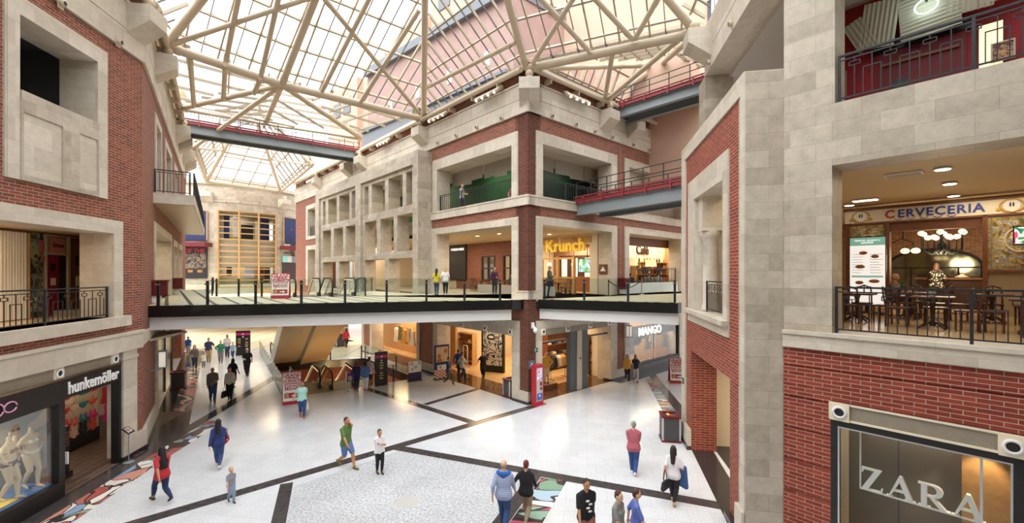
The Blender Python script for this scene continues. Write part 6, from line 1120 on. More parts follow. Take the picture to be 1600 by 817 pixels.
t = thing('back_bar', 'dark bar front with tall lit windows inside the snack bar', 'bar', **at(CL, -4.6, 9.55, L1+.01)); obj('counter', MB().box(-2.4, 2.4, -.3, .3, 0, 1.05), 'wood', t); obj('back_frame', MB().box(-2.2, 2.2, .4, .6, 0, 2.6), 'wood_dark', t); [obj('lit_window', MB().box(x, x+.5, .37, .4, .9, 2.4), 'lightbox_warm', t) for x in (-1.9, -.9, .3, 1.3)]
# cafe shelves, counter, pendant lamps
SC = (fsx(CR, 985, 2.4)+fsx(CR, 1044, 2.4))/2; zs_ = shelf('tall lit shelving with bottles and jars at the back of the cafe', CR, SC, 2.42, 4.6, 2.15, 5, 0, 'wood_light', z=L1+.02)
bc = [mat('bottle_dark', '3a2a1c', .2) and 'bottle_dark', mat('bottle_amber', 'b0762c', .2) and 'bottle_amber', 'cream', mat('bottle_green', '2e4a2c', .2) and 'bottle_green']; bw = ['dark brown', 'amber', 'cream', 'green']
b0 = None
for j, zz_ in enumerate(zs_):
    for i in range(10 if j < 4 else 12):
        p = CR.w(SC-2.2+4.4*(i+.5)/(10 if j < 4 else 12), 2.36, L1+.02+zz_); c = (i*3+j) % 4; lab = '%s bottle on the cafe shelving, %s row from below, %s from the left' % (bw[c], q_[j], (q_+['ninth', 'tenth', 'eleventh', 'twelfth'])[i])
        k = MB(); k.lathe([(.06,0),(.065,.05),(.065,.2),(.025,.28),(.025,.36)], n=8); o = obj('bottle', k, bc[c]); o.location = p; tag(o, lab, 'bottle', 'bottles on the cafe shelving')
for i, (px_, z, r_) in enumerate(((987, 7.55, .42), (1017, 7.5, .42), (1007, 6.95, .28), (1029, 6.95, .28))):
    s_ = fsx(CR, px_, 1.6); t = thing('pendant_lamp', ['large cream drum pendant lamp at the left edge of the cafe', 'large cream drum pendant lamp in the middle of the cafe', 'small brown pendant lamp left of the middle in the cafe', 'small brown pendant lamp right of the middle in the cafe'][i], 'pendant lamp', group='cafe pendants', **at(CR, s_, 1.6, z)); k = MB(); k.lathe([(r_*.85,.0),(r_,-.5 if i < 2 else -.3)], n=18); obj('shade', k, mat('shade_cream', 'e6cf9e', .6, emit='ffdf9e', es=.7) and 'shade_cream' if i < 2 else 'wood_dark', t); k = MB(); k.tube((0,0,0), (0,0,8.95-z), .012); obj('cord', k, 'black', t)
t = thing('cafe_counter', 'pale counter with a dark top at the back of the cafe', 'counter', **at(CR, SC+.2, 1.98, L1+.03)); obj('front', MB().box(-2.0, 2.0, -.15, .15, 0, 1.0), 'wood_light', t); obj('top', MB().box(-2.1, 2.1, -.18, .18, 1.0, 1.06), 'wood_dark', t)
for i in range(1): dup(t0, CR.w(12.1+3.8*i, 1.15, L1+.03), CR.ang(), 'dark table behind the cafe railing, %s from the left' % q_[i], 'cafe tables')
for i, s_ in enumerate((10.9, 13.3, 14.6)): dup(c0, CR.w(s_, 1.15, L1+.02), CR.ang(), 'dark chair under the %s seated guest behind the cafe railing' % q_[i], 'cafe chairs')
for i, (s_, d_) in enumerate(((5.9, -.6), (8.6, -1.1))):
    t = thing('barrier_post', ['dark rope post on the bridge before the snack bar jamb', 'steel rope post on the bridge before the cafe'][i], 'post', **at(CR, s_, d_, L1)); k = MB(); k.tube((0,0,.02), (0,0,.95), .03, 10); obj('pole', k, 'black' if i == 0 else 'chrome', t); k = MB(); k.lathe([(.17,0),(.17,.025),(.04,.05)], n=16); obj('base', k, 'black' if i == 0 else 'chrome', t)
t = thing('barrier_rope', 'black rope hung between the two posts before the cafe', 'rope', **at(CR, 5.9, -.6, L1)); k = MB(); k.path([(2.7*q/10, -.5*q/10, .88-.45*(1-(q/5-1)**2)) for q in range(11)], .028, 7); obj('cord', k, 'black', t)
# beer hall inside: chandelier, arched mirror, counter
p = R.w(fsx(R, 1472, 9.6), 9.6, 0)
t = thing('chandelier', 'iron chandelier with many round white globes in the beer hall', 'chandelier', (p.x, p.y, L1), R.ang()); zc = fsz(R, 1472, 375, 9.6)[1]-L1
k = MB(); k.tube((0,0,zc-.3), (0,0,3.7), .03); k.ball((0,0,zc-.2), (.12,.12,.2)); obj('stem', k, 'black_metal', t)
for a in range(12):
    c, s_ = math.cos(a*PI/6), math.sin(a*PI/6); rr = .58 if a % 2 else .36; zz_ = zc+(.15 if a % 2 else .0)
    k = MB(); k.path([(0,0,zc-.25),(c*rr*.5,s_*rr*.5,zc-.5),(c*rr*.95,s_*rr*.95,zc-.35),(c*rr,s_*rr,zz_)], .018, 6); obj('arm', k, 'black_metal', t); k = MB(); k.ball((c*rr,s_*rr,zz_+.1), (.1,.1,.085)); obj('globe', k, mat('globe', 'fff2d8', .4, emit='ffe4b4', es=1.5) and 'globe', t)
light('POINT', R.w(fsx(R, 1472, 9.6), 9.6, L1+zc-.7), 90, .4, (1, .8, .5))
p = R.w(fsx(R, 1412, 8.9), 9.2, 0); t = thing('wall_lamp', 'iron bracket lamp with two white globes left of the chandelier', 'lamp', (p.x, p.y, L1+2.1), R.ang()); k = MB(); k.path([(-.35,.0,.3),(-.1,0,.45),(.2,0,.3),(.25,0,.05)], .02); k.tube((-.05,0,.42), (-.05,0,1.6), .02); obj('bracket', k, 'black_metal', t); [obj('globe', (lambda k: (k.ball((x,0,0), (.13,.13,.1)), k)[1])(MB()), 'globe', t) for x in (0, .28)]
f2 = Fr(tuple(R.w(fsx(R, 1457, 14.9), 14.88).xy), R.u); t = thing('arched_mirror', 'arched mirror with a black frame on the old brick wall of the beer hall', 'mirror', **at(f2, 0, 0, L1+.6)); arc = [(1.5*math.cos(PI*i/14), 1.0+.75*math.sin(PI*i/14)) for i in range(15)]; k = MB(); k.ext([(1.5,0)]+arc+[(-1.5,0)], -.02, .03); obj('glass', k, mat('mirror', '8a8a78', .08, .9) and 'mirror', t); k = MB(); k.path([(1.5,0,0)]and[(x,-.03,z) for x, z in [(1.5,0)]+arc+[(-1.5,0)]], .06, 6); k.tube((-1.5,-.03,.95), (1.5,-.03,.95), .03); [k.tube((x,-.03,0), (x,-.03,.95), .03) for x in (-.7, .2, .8)]; obj('frame', k, 'black', t)
t = thing('bar_counter', 'dark wooden bar counter with a pale top inside the beer hall', 'counter', **at(R, fsx(R, 1512, 11), 11.2, L1+.02)); obj('front', MB().box(-1.3, 2.2, -.3, .3, 0, 1.05), 'wood_dark', t); obj('top', MB().box(-1.4, 2.3, -.4, .36, 1.05, 1.12), 'wood', t)
for i in range(4): k = MB(); k.lathe([(.18,0),(.2,.02),(.05,.1),(.03,.12)], n=14); o = obj('serving_dish', k, 'cream' if i % 2 else 'wood_light'); o.location = R.w(fsx(R, 1512, 11)-.9+.75*i, 11.15, L1+1.15); tag(o, 'covered dish on the beer hall bar counter, %s from its left end' % q_[i], 'dish', 'dishes on the bar counter')
for lab, s_, d_, z, sc in (('small potted plant on a beer hall table before the dark opening', 1.4, 2.5, L1+.76, 1.0), ('tall green plant at the left post inside the beer hall', fsx(R, 1397, 9.1), 9.1, L1+.02, 4.2)):
    t = thing('potted_plant', lab, 'plant', **at(R, s_, d_, z)); k = MB(); k.lathe([(.05,0),(.07,.1),(.075,.12)], n=12); o = obj('pot', k, 'ceiling_grey', t); k = MB(); rr = random.Random(4)
    for i in range(26): a, e_ = rr.uniform(0, 6.28), rr.uniform(.02, .1); h_ = rr.uniform(.14, .24); c, s2 = math.cos(a), math.sin(a); k.add([(0,0,.1),(c*e_-s2*.015,s2*e_+c*.015,h_),(c*e_*1.4,s2*e_*1.4,h_+.02),(c*e_+s2*.015,s2*e_-c*.015,h_)], [(0,1,2,3)])
    obj('foliage', k, mat('leaf', '4c6b35', .6) and 'leaf', t)
    t.scale = (sc, sc, sc)
hl = ['over the menu board', 'before the sign band', 'near the picture edge', 'by the left jamb', 'in the ceiling centre', 'further right in the ceiling']
for i, (px_, py_) in enumerate(((1352, 312), (1473, 263), (1484, 286), (1327, 320), (1490, 305), (1412, 272))):
    u = V(((px_-CX)/F, 1, (HY-py_)/F)); tt = (8.9-CZ)/u.z; p = V((0,0,CZ))+u*tt; f2 = Fr((p.x, p.y), R.u)
    if i in (0, 5): t = thing('ceiling_light', 'rectangular ceiling lamp in the beer hall '+hl[i], 'ceiling light', **at(f2, 0, 0, 8.9)); obj('housing', MB().box(-.35, .35, -.2, .2, -.03, .01), 'white', t); obj('diffuser', MB().box(-.31, .31, -.16, .16, -.036, -.03), 'white_light' if i == 0 else 'ceiling_grey', t)
    else: downlight(f2, 0, 0, 8.9, 'round ceiling light in the beer hall '+hl[i], 'white_light', .13)

# ------------------------------------------------------------------ people
def ico():
    bm = bmesh.new(); bmesh.ops.create_icosphere(bm, subdivisions=2, radius=1); v = [v.co.copy() for v in bm.verts]; bm.free(); return v
ICO = ico()
class Body:
    def __init__(s): s.bm = bmesh.new()
    def hull(s, *balls):
        vs = []
        for c, r in balls:
            r = r if isinstance(r, tuple) else (r, r, r); c = V(c)
            vs += [s.bm.verts.new((c.x+p.x*r[0], c.y+p.y*r[1], c.z+p.z*r[2])) for p in ICO]
        g = bmesh.ops.convex_hull(s.bm, input=vs, use_existing_faces=False)
        bmesh.ops.delete(s.bm, geom=list({e for e in g['geom_interior']+g['geom_unused'] if isinstance(e, bmesh.types.BMVert) and e.is_valid}), context='VERTS')
        return s
    def chain(s, pts):
        for a, b in zip(pts[:-1], pts[1:]): s.hull(a, b)
        return s
    def make(s, name, m, parent, h, voxel=.014, smooth=4):
        for v in s.bm.verts: v.co *= h
        me = bpy.data.meshes.new(name); s.bm.to_mesh(me); s.bm.free(); me.materials.append(M[m])
        for p in me.polygons: p.use_smooth = True
        o = bpy.data.objects.new(name, me); COL.objects.link(o); o.parent = parent
        if voxel:
            k = o.modifiers.new('surface', 'REMESH'); k.mode = 'VOXEL'; k.voxel_size = voxel; k.use_smooth_shade = True
            k = o.modifiers.new('soft', 'SMOOTH'); k.iterations = smooth; k.factor = .5
        return o
def ik(a, b, l1, l2, bend):
    a, b, bend = V(a), V(b), V(bend); d = b-a; L_ = min(d.length, (l1+l2)*.999); d.normalize(); b = a+d*L_
    x = (l1*l1-l2*l2+L_*L_)/(2*L_); hh = math.sqrt(max(l1*l1-x*x, 0)); n = (bend-d*bend.dot(d)).normalized(); return a+d*x+n*hh, b
skins = {'light': 'dcae90', 'tan': 'c08a66', 'dark': '8f6248'}
for k, c in skins.items(): mat('skin_'+k, c, .55)
for k, c in (('black', '1d1815'), ('brown', '4a3022'), ('red', '6e2a22'), ('grey', '9a948c'), ('blond', 'c49a5c'), ('dark', '2a211c')): mat('hair_'+k, c, .6)
def cloth(c): return mat('fabric_'+c, c, .85) and 'fabric_'+c
def pattern(name, c1, c2, kind, sc):
    m = mat(name, c1, .85); n, l = m.node_tree.nodes, m.node_tree.links; t = n.new('ShaderNodeTexCoord')
    if kind == 'stripe': x = n.new('ShaderNodeTexWave'); x.bands_direction = 'Z'; x.inputs['Scale'].default_value = sc
    else: x = n.new('ShaderNodeTexVoronoi'); x.inputs['Scale'].default_value = sc
    l.new(t.outputs['Object'], x.inputs['Vector']); r = n.new('ShaderNodeValToRGB'); r.color_ramp.interpolation = 'CONSTANT'; e = r.color_ramp.elements
    e[0].color = srgb(c2); e[1].position = .5 if kind == 'stripe' else .35; e[1].color = srgb(c1); l.new(x.outputs['Fac' if kind == 'stripe' else 'Distance'], r.inputs[0]); l.new(r.outputs[0], n['Principled BSDF'].inputs['Base Color']); return name
pattern('knit_stripe', '2a2626', '9a8f86', 'stripe', 4.5); pattern('polka', '2a2220', 'e8ddc8', 'dot', 14); pattern('check_blue', '8d9cc4', 'b9c2da', 'stripe', 7)
def person(label, pos, H=1.7, ang=0, top='808080', low='2c3550', hair='dark', sex='f', stride=0, arms='hang', sleeve=.55, lower='trousers', long=0, skin='light', shoe='2a2a2a', hs=1.0, sit=False, fine=False, cat='person', dummy=False, lean=0, bulk=1.0, name='person', tuck=False, face=None, rz=None, sleeveless=False, look=0):
    p = V(pos); c = V((-p.x, -p.y, 0)).normalized()
    rz = math.atan2(c.x, -c.y)+math.radians(ang) if rz is None else rz
    t = thing(name, label, cat, tuple(p), rz); W = (.101 if sex == 'm' else .089)*(1 if hs < 1.15 else .92); bk = bulk
    topm = top if top in M else cloth(top); lowm = low if low in M else cloth(low); vx = .0105 if fine else .0135
    if sit: hz = .45/H
    else: hz = .04+math.sqrt(max(.4775**2-(stride/2)**2, .1))
    dz = hz-.5175; S = lambda x, y, z: V((x, y+lean*(z-.52), z+dz))
    legs = []
    for sd in (-1, 1):
        hip = S(sd*.05, 0, .515)
        if sit: an = V((sd*.06, -.27, .04)); kn, an = ik(hip, an, .245, .235, (sd*.1, -1, .6)); tv = V((0, -1, -.02))
        else:
            fwd = -sd*stride/2; rear = fwd > 0 and stride > .1
            an = V((sd*(.045 if stride < .15 else .03), fwd, .042+(.07*stride/.4 if rear else 0))); kn, an = ik(hip, an, .243, .237, (sd*.08, -1, 0)); tv = V((0, -1, -.75 if rear else -.02))
        legs.append((sd, hip, kn, an, tv.normalized()))
    head = S(0, -.012-.0, .928); neck = S(0, .004, .86)
    hsz = (.044*hs, .054*hs, .066*hs)
    if hs > 1: head.z += (hs-1)*.05
    armsl = []
    for sd in (-1, 1):
        sh = S(sd*W, .005, .782); a_ = arms if isinstance(arms, str) else arms[0 if sd < 0 else 1]
        sw = sd*stride*.55
        tg = {'hang': S(sd*(W+.045), -.02+sw, .50), 'cross': S(-sd*.05, -.105, .70+.02*sd), 'phone': S(sd*.03, -.17, .70), 'face': S(sd*.035, -.10, .87), 'front': S(sd*.06, -.17, .62), 'hip': S(sd*.10, -.03, .56), 'carry': S(sd*(W+.03), -.12, .60), 'up': S(sd*.03, .0, .95), 'out': S(sd*(W+.13), -.05, .56), 'table': S(sd*.08, -.20, .66)}[a_]
        bend = (sd*.5, 1, -.4) if a_ not in ('hip', 'up') else (sd*1, .25, .2)
        el, wr = ik(sh, tg, .158, .148, bend); armsl.append((sd, sh, el, wr, a_))
    tors = lambda g: [[(S(-W*.84, .004, .783), .033*bk+g), (S(W*.84, .004, .783), .033*bk+g), (S(-.035, .006, .822), .024+g), (S(.035, .006, .822), .024+g), (S(-.055, 0, .70), .05*bk+g), (S(.055, 0, .70), .05*bk+g)],
                      [(S(-.055, 0, .70), .05*bk+g), (S(.055, 0, .70), .05*bk+g), (S(-.042, 0, .61), .05*bk+g), (S(.042, 0, .61), .05*bk+g)],
                      [(S(-.042, 0, .61), .05*bk+g), (S(.042, 0, .61), .05*bk+g), (S(-.048, .005, .53), .06*bk+g), (S(.048, .005, .53), .06*bk+g)]]
    bust = [(S(sd*.038, -.04*bk, .715), .034) for sd in (-1, 1)] if sex == 'f' and hs < 1.12 else []
    B = Body()
    for g in tors(0): B.hull(*g)
    for c_, r_ in bust: B.hull((c_, r_))
    for sd in (-1, 1): B.hull((S(sd*.042, .02, .51), .046*bk))
    B.hull((neck-V((0,0,.03)), .036), (neck+V((0,-.006,.025)), .029))
    for sd, hip, kn, an, tv in legs:
        B.chain([(hip, .062*bk), (kn, .036), (kn.lerp(an, .3)+V((0,.01,0)), .036), (an, .021)]); B.hull((an-V((0,-.012,.015)), .02), (an+tv*.055-V((0,0,.018)), .017), (an+tv*.095-V((0,0,.024)), .012))
    for sd, sh, el, wr, a_ in armsl:
        B.chain([(sh, .033*bk), (sh.lerp(el, .4), .029*bk), (el, .023), (el.lerp(wr, .3), .0225), (wr, .0155)])
        d = (wr-el).normalized(); inn = V((-sd, 0, 0)); inn = (inn-d*inn.dot(d)).normalized() if abs(d.x) < .9 else V((0, -1, 0)); sdv = d.cross(inn).normalized()
        if sdv.y > 0: sdv = -sdv
        kn_ = wr+d*.045; B.hull((wr, .014), (kn_+sdv*.017, .0095), (kn_-sdv*.017, .0095))
        for fi, (o_, ln) in enumerate(((.0185, .038), (.0065, .044), (-.0065, .041), (-.0185, .031))):
            f0 = kn_+sdv*o_; f1 = f0+(d*.85+inn*.35).normalized()*ln*.5; f2 = f1+(d*.55+inn*.8).normalized()*ln*.5; B.chain([(f0, .0066), (f1, .0062), (f2, .0052)])
        t0_ = wr+d*.012+sdv*.013; t1_ = t0_+(d*.6+sdv*.8+inn*.2).normalized()*.026; B.chain([(t0_, .0085), (t1_, .0072), (t1_+(d*.9+inn*.3).normalized()*.022, .006)])
    if not dummy or face:
        B.hull((head, hsz), (head+V((0, -.012, -.036))*hs, (.03*hs, .036*hs, .03*hs))); B.hull((head+V((0, .01, .012))*hs, (.043*hs, .052*hs, .05*hs)))
        B.hull((head+V((0,-.05,-.006))*hs, .007), (head+V((0,-.06,-.022))*hs, .0085)); [B.hull((head+V((sd*.045, .006, -.008))*hs, (.006, .012, .018))) for sd in (-1, 1)]
    elif dummy: B.hull((neck+V((0,0,.02)), .03), (neck+V((0,0,.045)), .026))
    B.make('body', 'mannequin' if dummy else 'skin_'+skin, t, H, vx, 3)
    if not dummy:
        hm = 'hair_'+hair if 'hair_'+hair in M else cloth(hair)
        G = Body()
        if long == -1: [G.hull((head+V((sd*.034, .018, -.002))*hs, (.014, .03, .022))) for sd in (-1, 1)]; G.hull((head+V((0, .042, -.008))*hs, (.03, .018, .03)))
        else:
            G.hull((head+V((0, .012, .02))*hs, (.0465*hs, .053*hs, .056*hs))); G.hull((head+V((0, .03, -.01))*hs, (.042*hs, .036*hs, .045*hs)))
            if long > 0:
                G.hull((head+V((0, .032, .0))*hs, (.047*hs, .034*hs, .05*hs)), (head+V((0, .058, -.085))*hs, (.045, .028, .03)))
                if long > 1: G.hull((head+V((0, .058, -.085))*hs, (.045, .028, .03)), (head+V((0, .078, -.15-.05*(long-1))), (.034, .02, .03)))
                for sd in (-1, 1): G.hull((head+V((sd*.04, .005, .0))*hs, (.012, .025, .035)), (head+V((sd*.044, .018, -.09))*hs, (.013, .02, .03)))
        G.make('hair', hm, t, H, vx, 3)
        if abs(((ang+180) % 360)-180) < 110:
            for sd in (-1, 1): Body().hull((head+V((sd*.0175, -.05, .006))*hs, (.0075, .0045, .0045))).make('eye', 'cloth_black', t, H, 0)
            Body().hull((head+V((0, -.051, -.04))*hs, (.015, .005, .0042))).make('mouth', mat('lips', 'a8605a', .5) and 'lips', t, H, 0)
    if dummy:
        if top:
            b = Body(); [b.hull((S(sd*.038, -.047, .715), .033)) for sd in (-1, 1)]; b.hull((S(-.06, .0, .70), .053), (S(.06, 0, .70), .053)) if False else None
            for k in range(10): a0, a1 = 2*PI*k/10, 2*PI*(k+1)/10; b.hull((S(.108*math.cos(a0), .056*math.sin(a0), .705), .006), (S(.108*math.cos(a1), .056*math.sin(a1), .705), .006))
            b.make('bikini_top', topm, t, H, .009, 2)
            b = Body(); b.hull((S(-.05, .0, .535), .066), (S(.05, 0, .535), .066), (S(0, 0, .49), .05)); b.make('bikini_bottom', lowm, t, H, .012, 2)
        return t
    # clothes
    b = Body(); g = .009
    for q in (tors(g) if not tuck else tors(g)): b.hull(*q)
    for c_, r_ in bust: b.hull((c_, r_+.006))
    if lower == 'dress':
        hem = S(0, 0, .52); kk = (legs[0][2]+legs[1][2])/2; b.hull((S(-.05, 0, .53), .07), (S(.05, 0, .53), .07), (kk+V((-.06, 0, .05)), .05), (kk+V((.06, 0, .05)), .05))
    elif not tuck: b.hull((S(-.048, .005, .53), .064*bk+g), (S(.048, .005, .53), .064*bk+g), (S(-.05, .005, .50), .066*bk+g), (S(.05, .005, .50), .066*bk+g)) if not sit else None
    if not sleeveless:
        for sd, sh, el, wr, a_ in armsl:
            if sleeve <= .5: b.chain([(sh, .0375*bk), (sh.lerp(el, sleeve*2*.95), .036*bk)])
            else: b.chain([(sh, .0375*bk), (el, .031*bk), (el.lerp(wr, (sleeve-.5)*1.9), .026)])
    b.make('dress' if lower == 'dress' else 'shirt', topm, t, H, .0145)
    if lower != 'dress' or low:
        b = Body(); g = .007
        b.hull((S(-.045, .004, .59), .05*bk+g), (S(.045, .004, .59), .05*bk+g), (S(-.05, .005, .52), .062*bk+g), (S(.05, .005, .52), .062*bk+g)); [b.hull((S(sd*.042, .02, .51), .05*bk)) for sd in (-1, 1)]
        for sd, hip, kn, an, tv in legs:
            if lower == 'shorts': b.chain([(hip, .068*bk), (hip.lerp(kn, .82), .053*bk)])
            elif lower == 'slim' or lower == 'dress': b.chain([(hip, .066*bk), (kn, .042), (kn.lerp(an, .3)+V((0,.01,0)), .0425), (an+V((0,0,.02)), .027)])
            else: b.chain([(hip, .068*bk), (kn, .047), (kn.lerp(an, .3)+V((0,.008,0)), .045), (kn.lerp(an, .6), .041), (an+V((0,0,-.002)), .033)])
        b.make('shorts' if lower == 'shorts' else 'trousers', lowm, t, H, .0145)
    sm = cloth(shoe)
    for sd, hip, kn, an, tv in legs:
        b = Body(); dn = V((0,0,-.022)) if tv.z > -.3 else V((0,.012,-.016)); b.hull((an+dn-tv*.018, .023), (an+dn+tv*.05, (.025, .025, .02)), (an+dn*1.05+tv*.10, (.021, .02, .014))); b.hull((an, .026), (an+dn-tv*.01, .024)); b.make('shoe', sm, t, H, .011, 2)
    t['hand'] = [list((Matrix.Rotation(rz, 4, 'Z') @ ((wr+(wr-el).normalized()*.07)*H))+p) for sd, sh, el, wr, a_ in armsl]
    return t
def bag(lab, p, rz, col, w_=.34, h=.26, d=.12, strap=.3):
    t = thing('handbag', lab, 'bag', (p[0], p[1], p[2]-strap-h), rz); k = Body(); k.hull(((-w_/2+.04, 0, .05), (.04, d/2, .05)), ((w_/2-.04, 0, .05), (.04, d/2, .05)), ((-w_/2+.07, 0, h-.03), (.03, d/3, .03)), ((w_/2-.07, 0, h-.03), (.03, d/3, .03))); k.make('bag_body', col if col in M else cloth(col), t, 1, .012, 3)
    k = MB(); k.path([(-w_/4, 0, h-.02), (-w_/5, 0, h+strap*.7), (0, 0, h+strap), (w_/5, 0, h+strap*.7), (w_/4, 0, h-.02)], .011, 6); obj('strap', k, col if col in M else cloth(col), t); return t
PEOPLE = True
g_ = lambda x, y, z=0: tuple(fl(x, y, z))
P1 = person('woman in a red top and black vest with long black hair walking at lower left', g_(253, 784), 1.68, 205, 'c03038', '26355c', 'black', 'f', .42, 'hang', .4, 'slim', 3, 'tan', '3a3a3a', fine=True)
o = Body(); o.hull(((-.055,.0,1.17), .112), ((.055,.0,1.17), .112), ((-.05,.0,.98), .11), ((.05,.0,.98), .11)); o.make('vest', 'cloth_black', P1, 1, .014)
P2 = person('woman in a navy jacket and jeans with long black hair and a red bag', g_(341, 731), 1.68, 175, '2b376c', '3a4c7c', 'black', 'f', .28, 'hang', .95, 'slim', 2, 'light', 'd8d4d0', fine=True)
bag('red handbag on the hip of the woman in the navy jacket', tuple(V(P2['hand'][0])+V((-.06, .05, .42))), P2.rotation_euler.z+1.4, 'b02a34', .36, .24, .12, .25)
person('blond toddler in a grey shirt and navy waistcoat on the dark floor band', g_(361, 784), .98, 20, '8d8f98', '8a97ac', 'blond', 'm', .22, 'hang', .4, 'trousers', 0, 'light', '3a3a4a', 1.28, fine=True)
P4 = person('woman in a mint blouse and jeans walking beside the opening day board', g_(472, 652), 1.66, 5, 'a9d5c9', '2d4475', 'brown', 'f', .22, ('out', 'hang'), .3, 'slim', 1, 'tan', 'c0504a', bulk=1.1, fine=True)
bag('white carrier bag in the hand of the woman in mint', P4['hand'][1], P4.rotation_euler.z+1.2, 'e8e6e2', .26, .34, .1, .1)
person('man in a brown striped jumper and jeans walking on the left mall', g_(332, 627), 1.76, 10, 'knit_stripe', '34466e', 'dark', 'm', .22, ('hang', 'front'), .95, 'trousers', -1, 'tan', '26262a', bulk=1.12)
P6 = person('woman in a white blouse and black trousers carrying a black bag', g_(359, 624), 1.68, 0, 'd9d2c8', '1e1e22', 'brown', 'f', .2, 'hang', .9, 'trousers', 1, 'light', '2a2424')
bag('large black bag in the right hand of the woman in the white blouse', P6['hand'][0], P6.rotation_euler.z+1.0, '1c1c1e', .4, .34, .14, .2)
person('woman in black with dark hair seen behind the white blouse', g_(364, 606), 1.7, 150, '1f1d20', '26242a', 'dark', 'f', .15, ('hang', 'carry'), .4, 'slim', 2, 'tan')
person('security guard in a black uniform before the wide directory totem', g_(386, 587), 1.8, -5, '17171a', '17171a', 'dark', 'm', .18, ('front', 'hang'), .4, 'trousers', -1, 'light', '141414', bulk=1.08)
person('woman in a grey cardigan and jeans carrying a coat at far left', g_(304, 577), 1.68, 10, '6a625e', '2a3656', 'dark', 'f', .18, ('carry', 'hang'), .95, 'slim', 1, 'light', '8a5a50')
person('small girl in a white tee and grey leggings beside the grey cardigan', g_(318, 577), 1.2, 10, 'e6e4e2', '8a868a', 'dark', 'f', .16, ('hang', 'face'), .35, 'slim', 0, 'tan', 'd8d0d0', 1.15)
person('man in a navy polo shirt and khaki trousers on the far mall', g_(326, 565), 1.78, 5, '2e3c60', 'b39a74', 'brown', 'm', .2, ('hang', 'out'), .4, 'trousers', 0, 'light', '3a2e28', bulk=1.1)
person('woman in a green top and grey trousers with short fair hair', g_(345, 567), 1.66, 0, '2c7c62', '7c7880', 'blond', 'f', .12, ('hip', 'carry'), .85, 'trousers', 0, 'light', '3a3a3a', bulk=1.05)
person('man in a white printed tee behind the woman in green', g_(355, 558), 1.76, 10, 'd4d2d4', '3a4258', 'dark', 'm', .15, ('hang', 'front'), .4, 'trousers', 0, 'tan')
person('child in a light blue top walking beside the wide directory totem', g_(364, 561), 1.3, -20, '8fb2c4', '39496a', 'brown', 'f', .18, 'hang', .5, 'slim', 0, 'light', '4a4a4a', 1.12)
person('boy in a bright blue tee at the far left edge of the mall', g_(294, 554), 1.45, 10, '2c62b8', 'a8b4c8', 'dark', 'm', .15, 'hang', .45, 'shorts', 0, 'tan', 'd0d0d0', 1.08)
P17 = person('woman in a navy jacket with auburn hair waiting by the sunken escalators', g_(557, 611), 1.66, 165, '23294a', '202640', 'red', 'f', .1, 'hang', .95, 'slim', 1, 'light', 'c06a70')
person('woman in a denim jacket and white trousers by the sunken escalators', g_(571, 610), 1.64, 170, '5a7ab0', 'e4dedc', 'dark', 'f', .1, ('carry', 'hang'), .95, 'slim', 1, 'light', 'b06a6a')
person('man in a white tee partly hidden behind the denim jacket', g_(577, 606), 1.78, 150, 'dcd4d0', '32405c', 'dark', 'm', .1, 'hang', .4, 'shorts', 0, 'tan', 'c8c0c0')
person('woman in a blue top and olive trousers passing the tall poster stand', g_(701, 601), 1.68, 60, '2c4474', '5a5236', 'dark', 'f', .34, 'hang', .5, 'trousers', 0, 'tan', 'd8d4d4')
person('man in a white shirt and dark jeans walking by the fashion doorway', g_(722, 594), 1.78, 120, 'd2cac2', '2a3450', 'dark', 'm', .3, 'hang', .45, 'trousers', 0, 'tan', '3a3438')
person('person in a blue jacket half hidden behind the man in the white shirt', g_(716, 588), 1.74, 150, '35548c', '2c2c34', 'dark', 'm', .2, 'hang', .95, 'trousers', 0, 'tan')
person('woman in a black tunic and leggings leaving the fashion doorway', g_(755, 591), 1.68, -5, '1b191b', '1b191b', 'brown', 'f', .16, 'out', .35, 'dress', 1, 'light', '6a4a48', bulk=1.1)
person('man in a green tee and denim shorts walking with a phone at his face', g_(541, 730), 1.76, 40, '5c7840', '5a78ac', 'dark', 'm', .38, ('hang', 'face'), .42, 'shorts', 0, 'tan', '6a6a2a', fine=True)
person('boy in a white tee and black trousers standing with folded arms', g_(593, 739), 1.42, 15, 'eceaec', '1e1d20', 'black', 'm', .06, 'cross', .35, 'slim', 0, 'tan', '1e1d20', 1.1, fine=True)
P26 = person('man in a pale blue checked shirt and jeans seen from behind at the bottom', g_(787, 826), 1.78, 170, 'check_blue', '3a5488', 'grey', 'm', .2, 'hang', .8, 'trousers', -1, 'light', '4a3a34', fine=True, bulk=1.08)
o = Body(); o.hull(((-.13, 0, 1.44), (.07, .10, .05)), ((.13, 0, 1.44), (.07, .10, .05)), ((0, .05, 1.38), (.1, .06, .08))); o.make('jumper_on_shoulders', cloth('2f62b0'), P26, 1, .014)
person('woman in a black top and beige trousers with short red hair', g_(822, 816), 1.66, 165, '1f1d20', 'a08a70', 'red', 'f', .26, ('hang', 'out'), .95, 'slim', 0, 'light', 'b09a80', fine=True)
person('man in a faded red shirt and jeans walking away from the camera', g_(990, 741), 1.76, 178, 'b4626e', '35508a', 'grey', 'm', .2, 'phone', .8, 'trousers', 0, 'light', 'e4e0e0', fine=True, bulk=1.08)
P29 = person('woman in a white blouse and black trousers carrying a denim jacket', g_(1052, 787), 1.68, 172, 'e6e0e2', '1f1e24', 'dark', 'f', .26, ('carry', 'hang'), .4, 'slim', 2, 'tan', 'c89a70', fine=True)
bag('black handbag at the side of the woman carrying a denim jacket', tuple(V(P29['hand'][1])+V((.06, 0, .3))), P29.rotation_euler.z+1.3, '26262a', .38, .26, .13, .3)
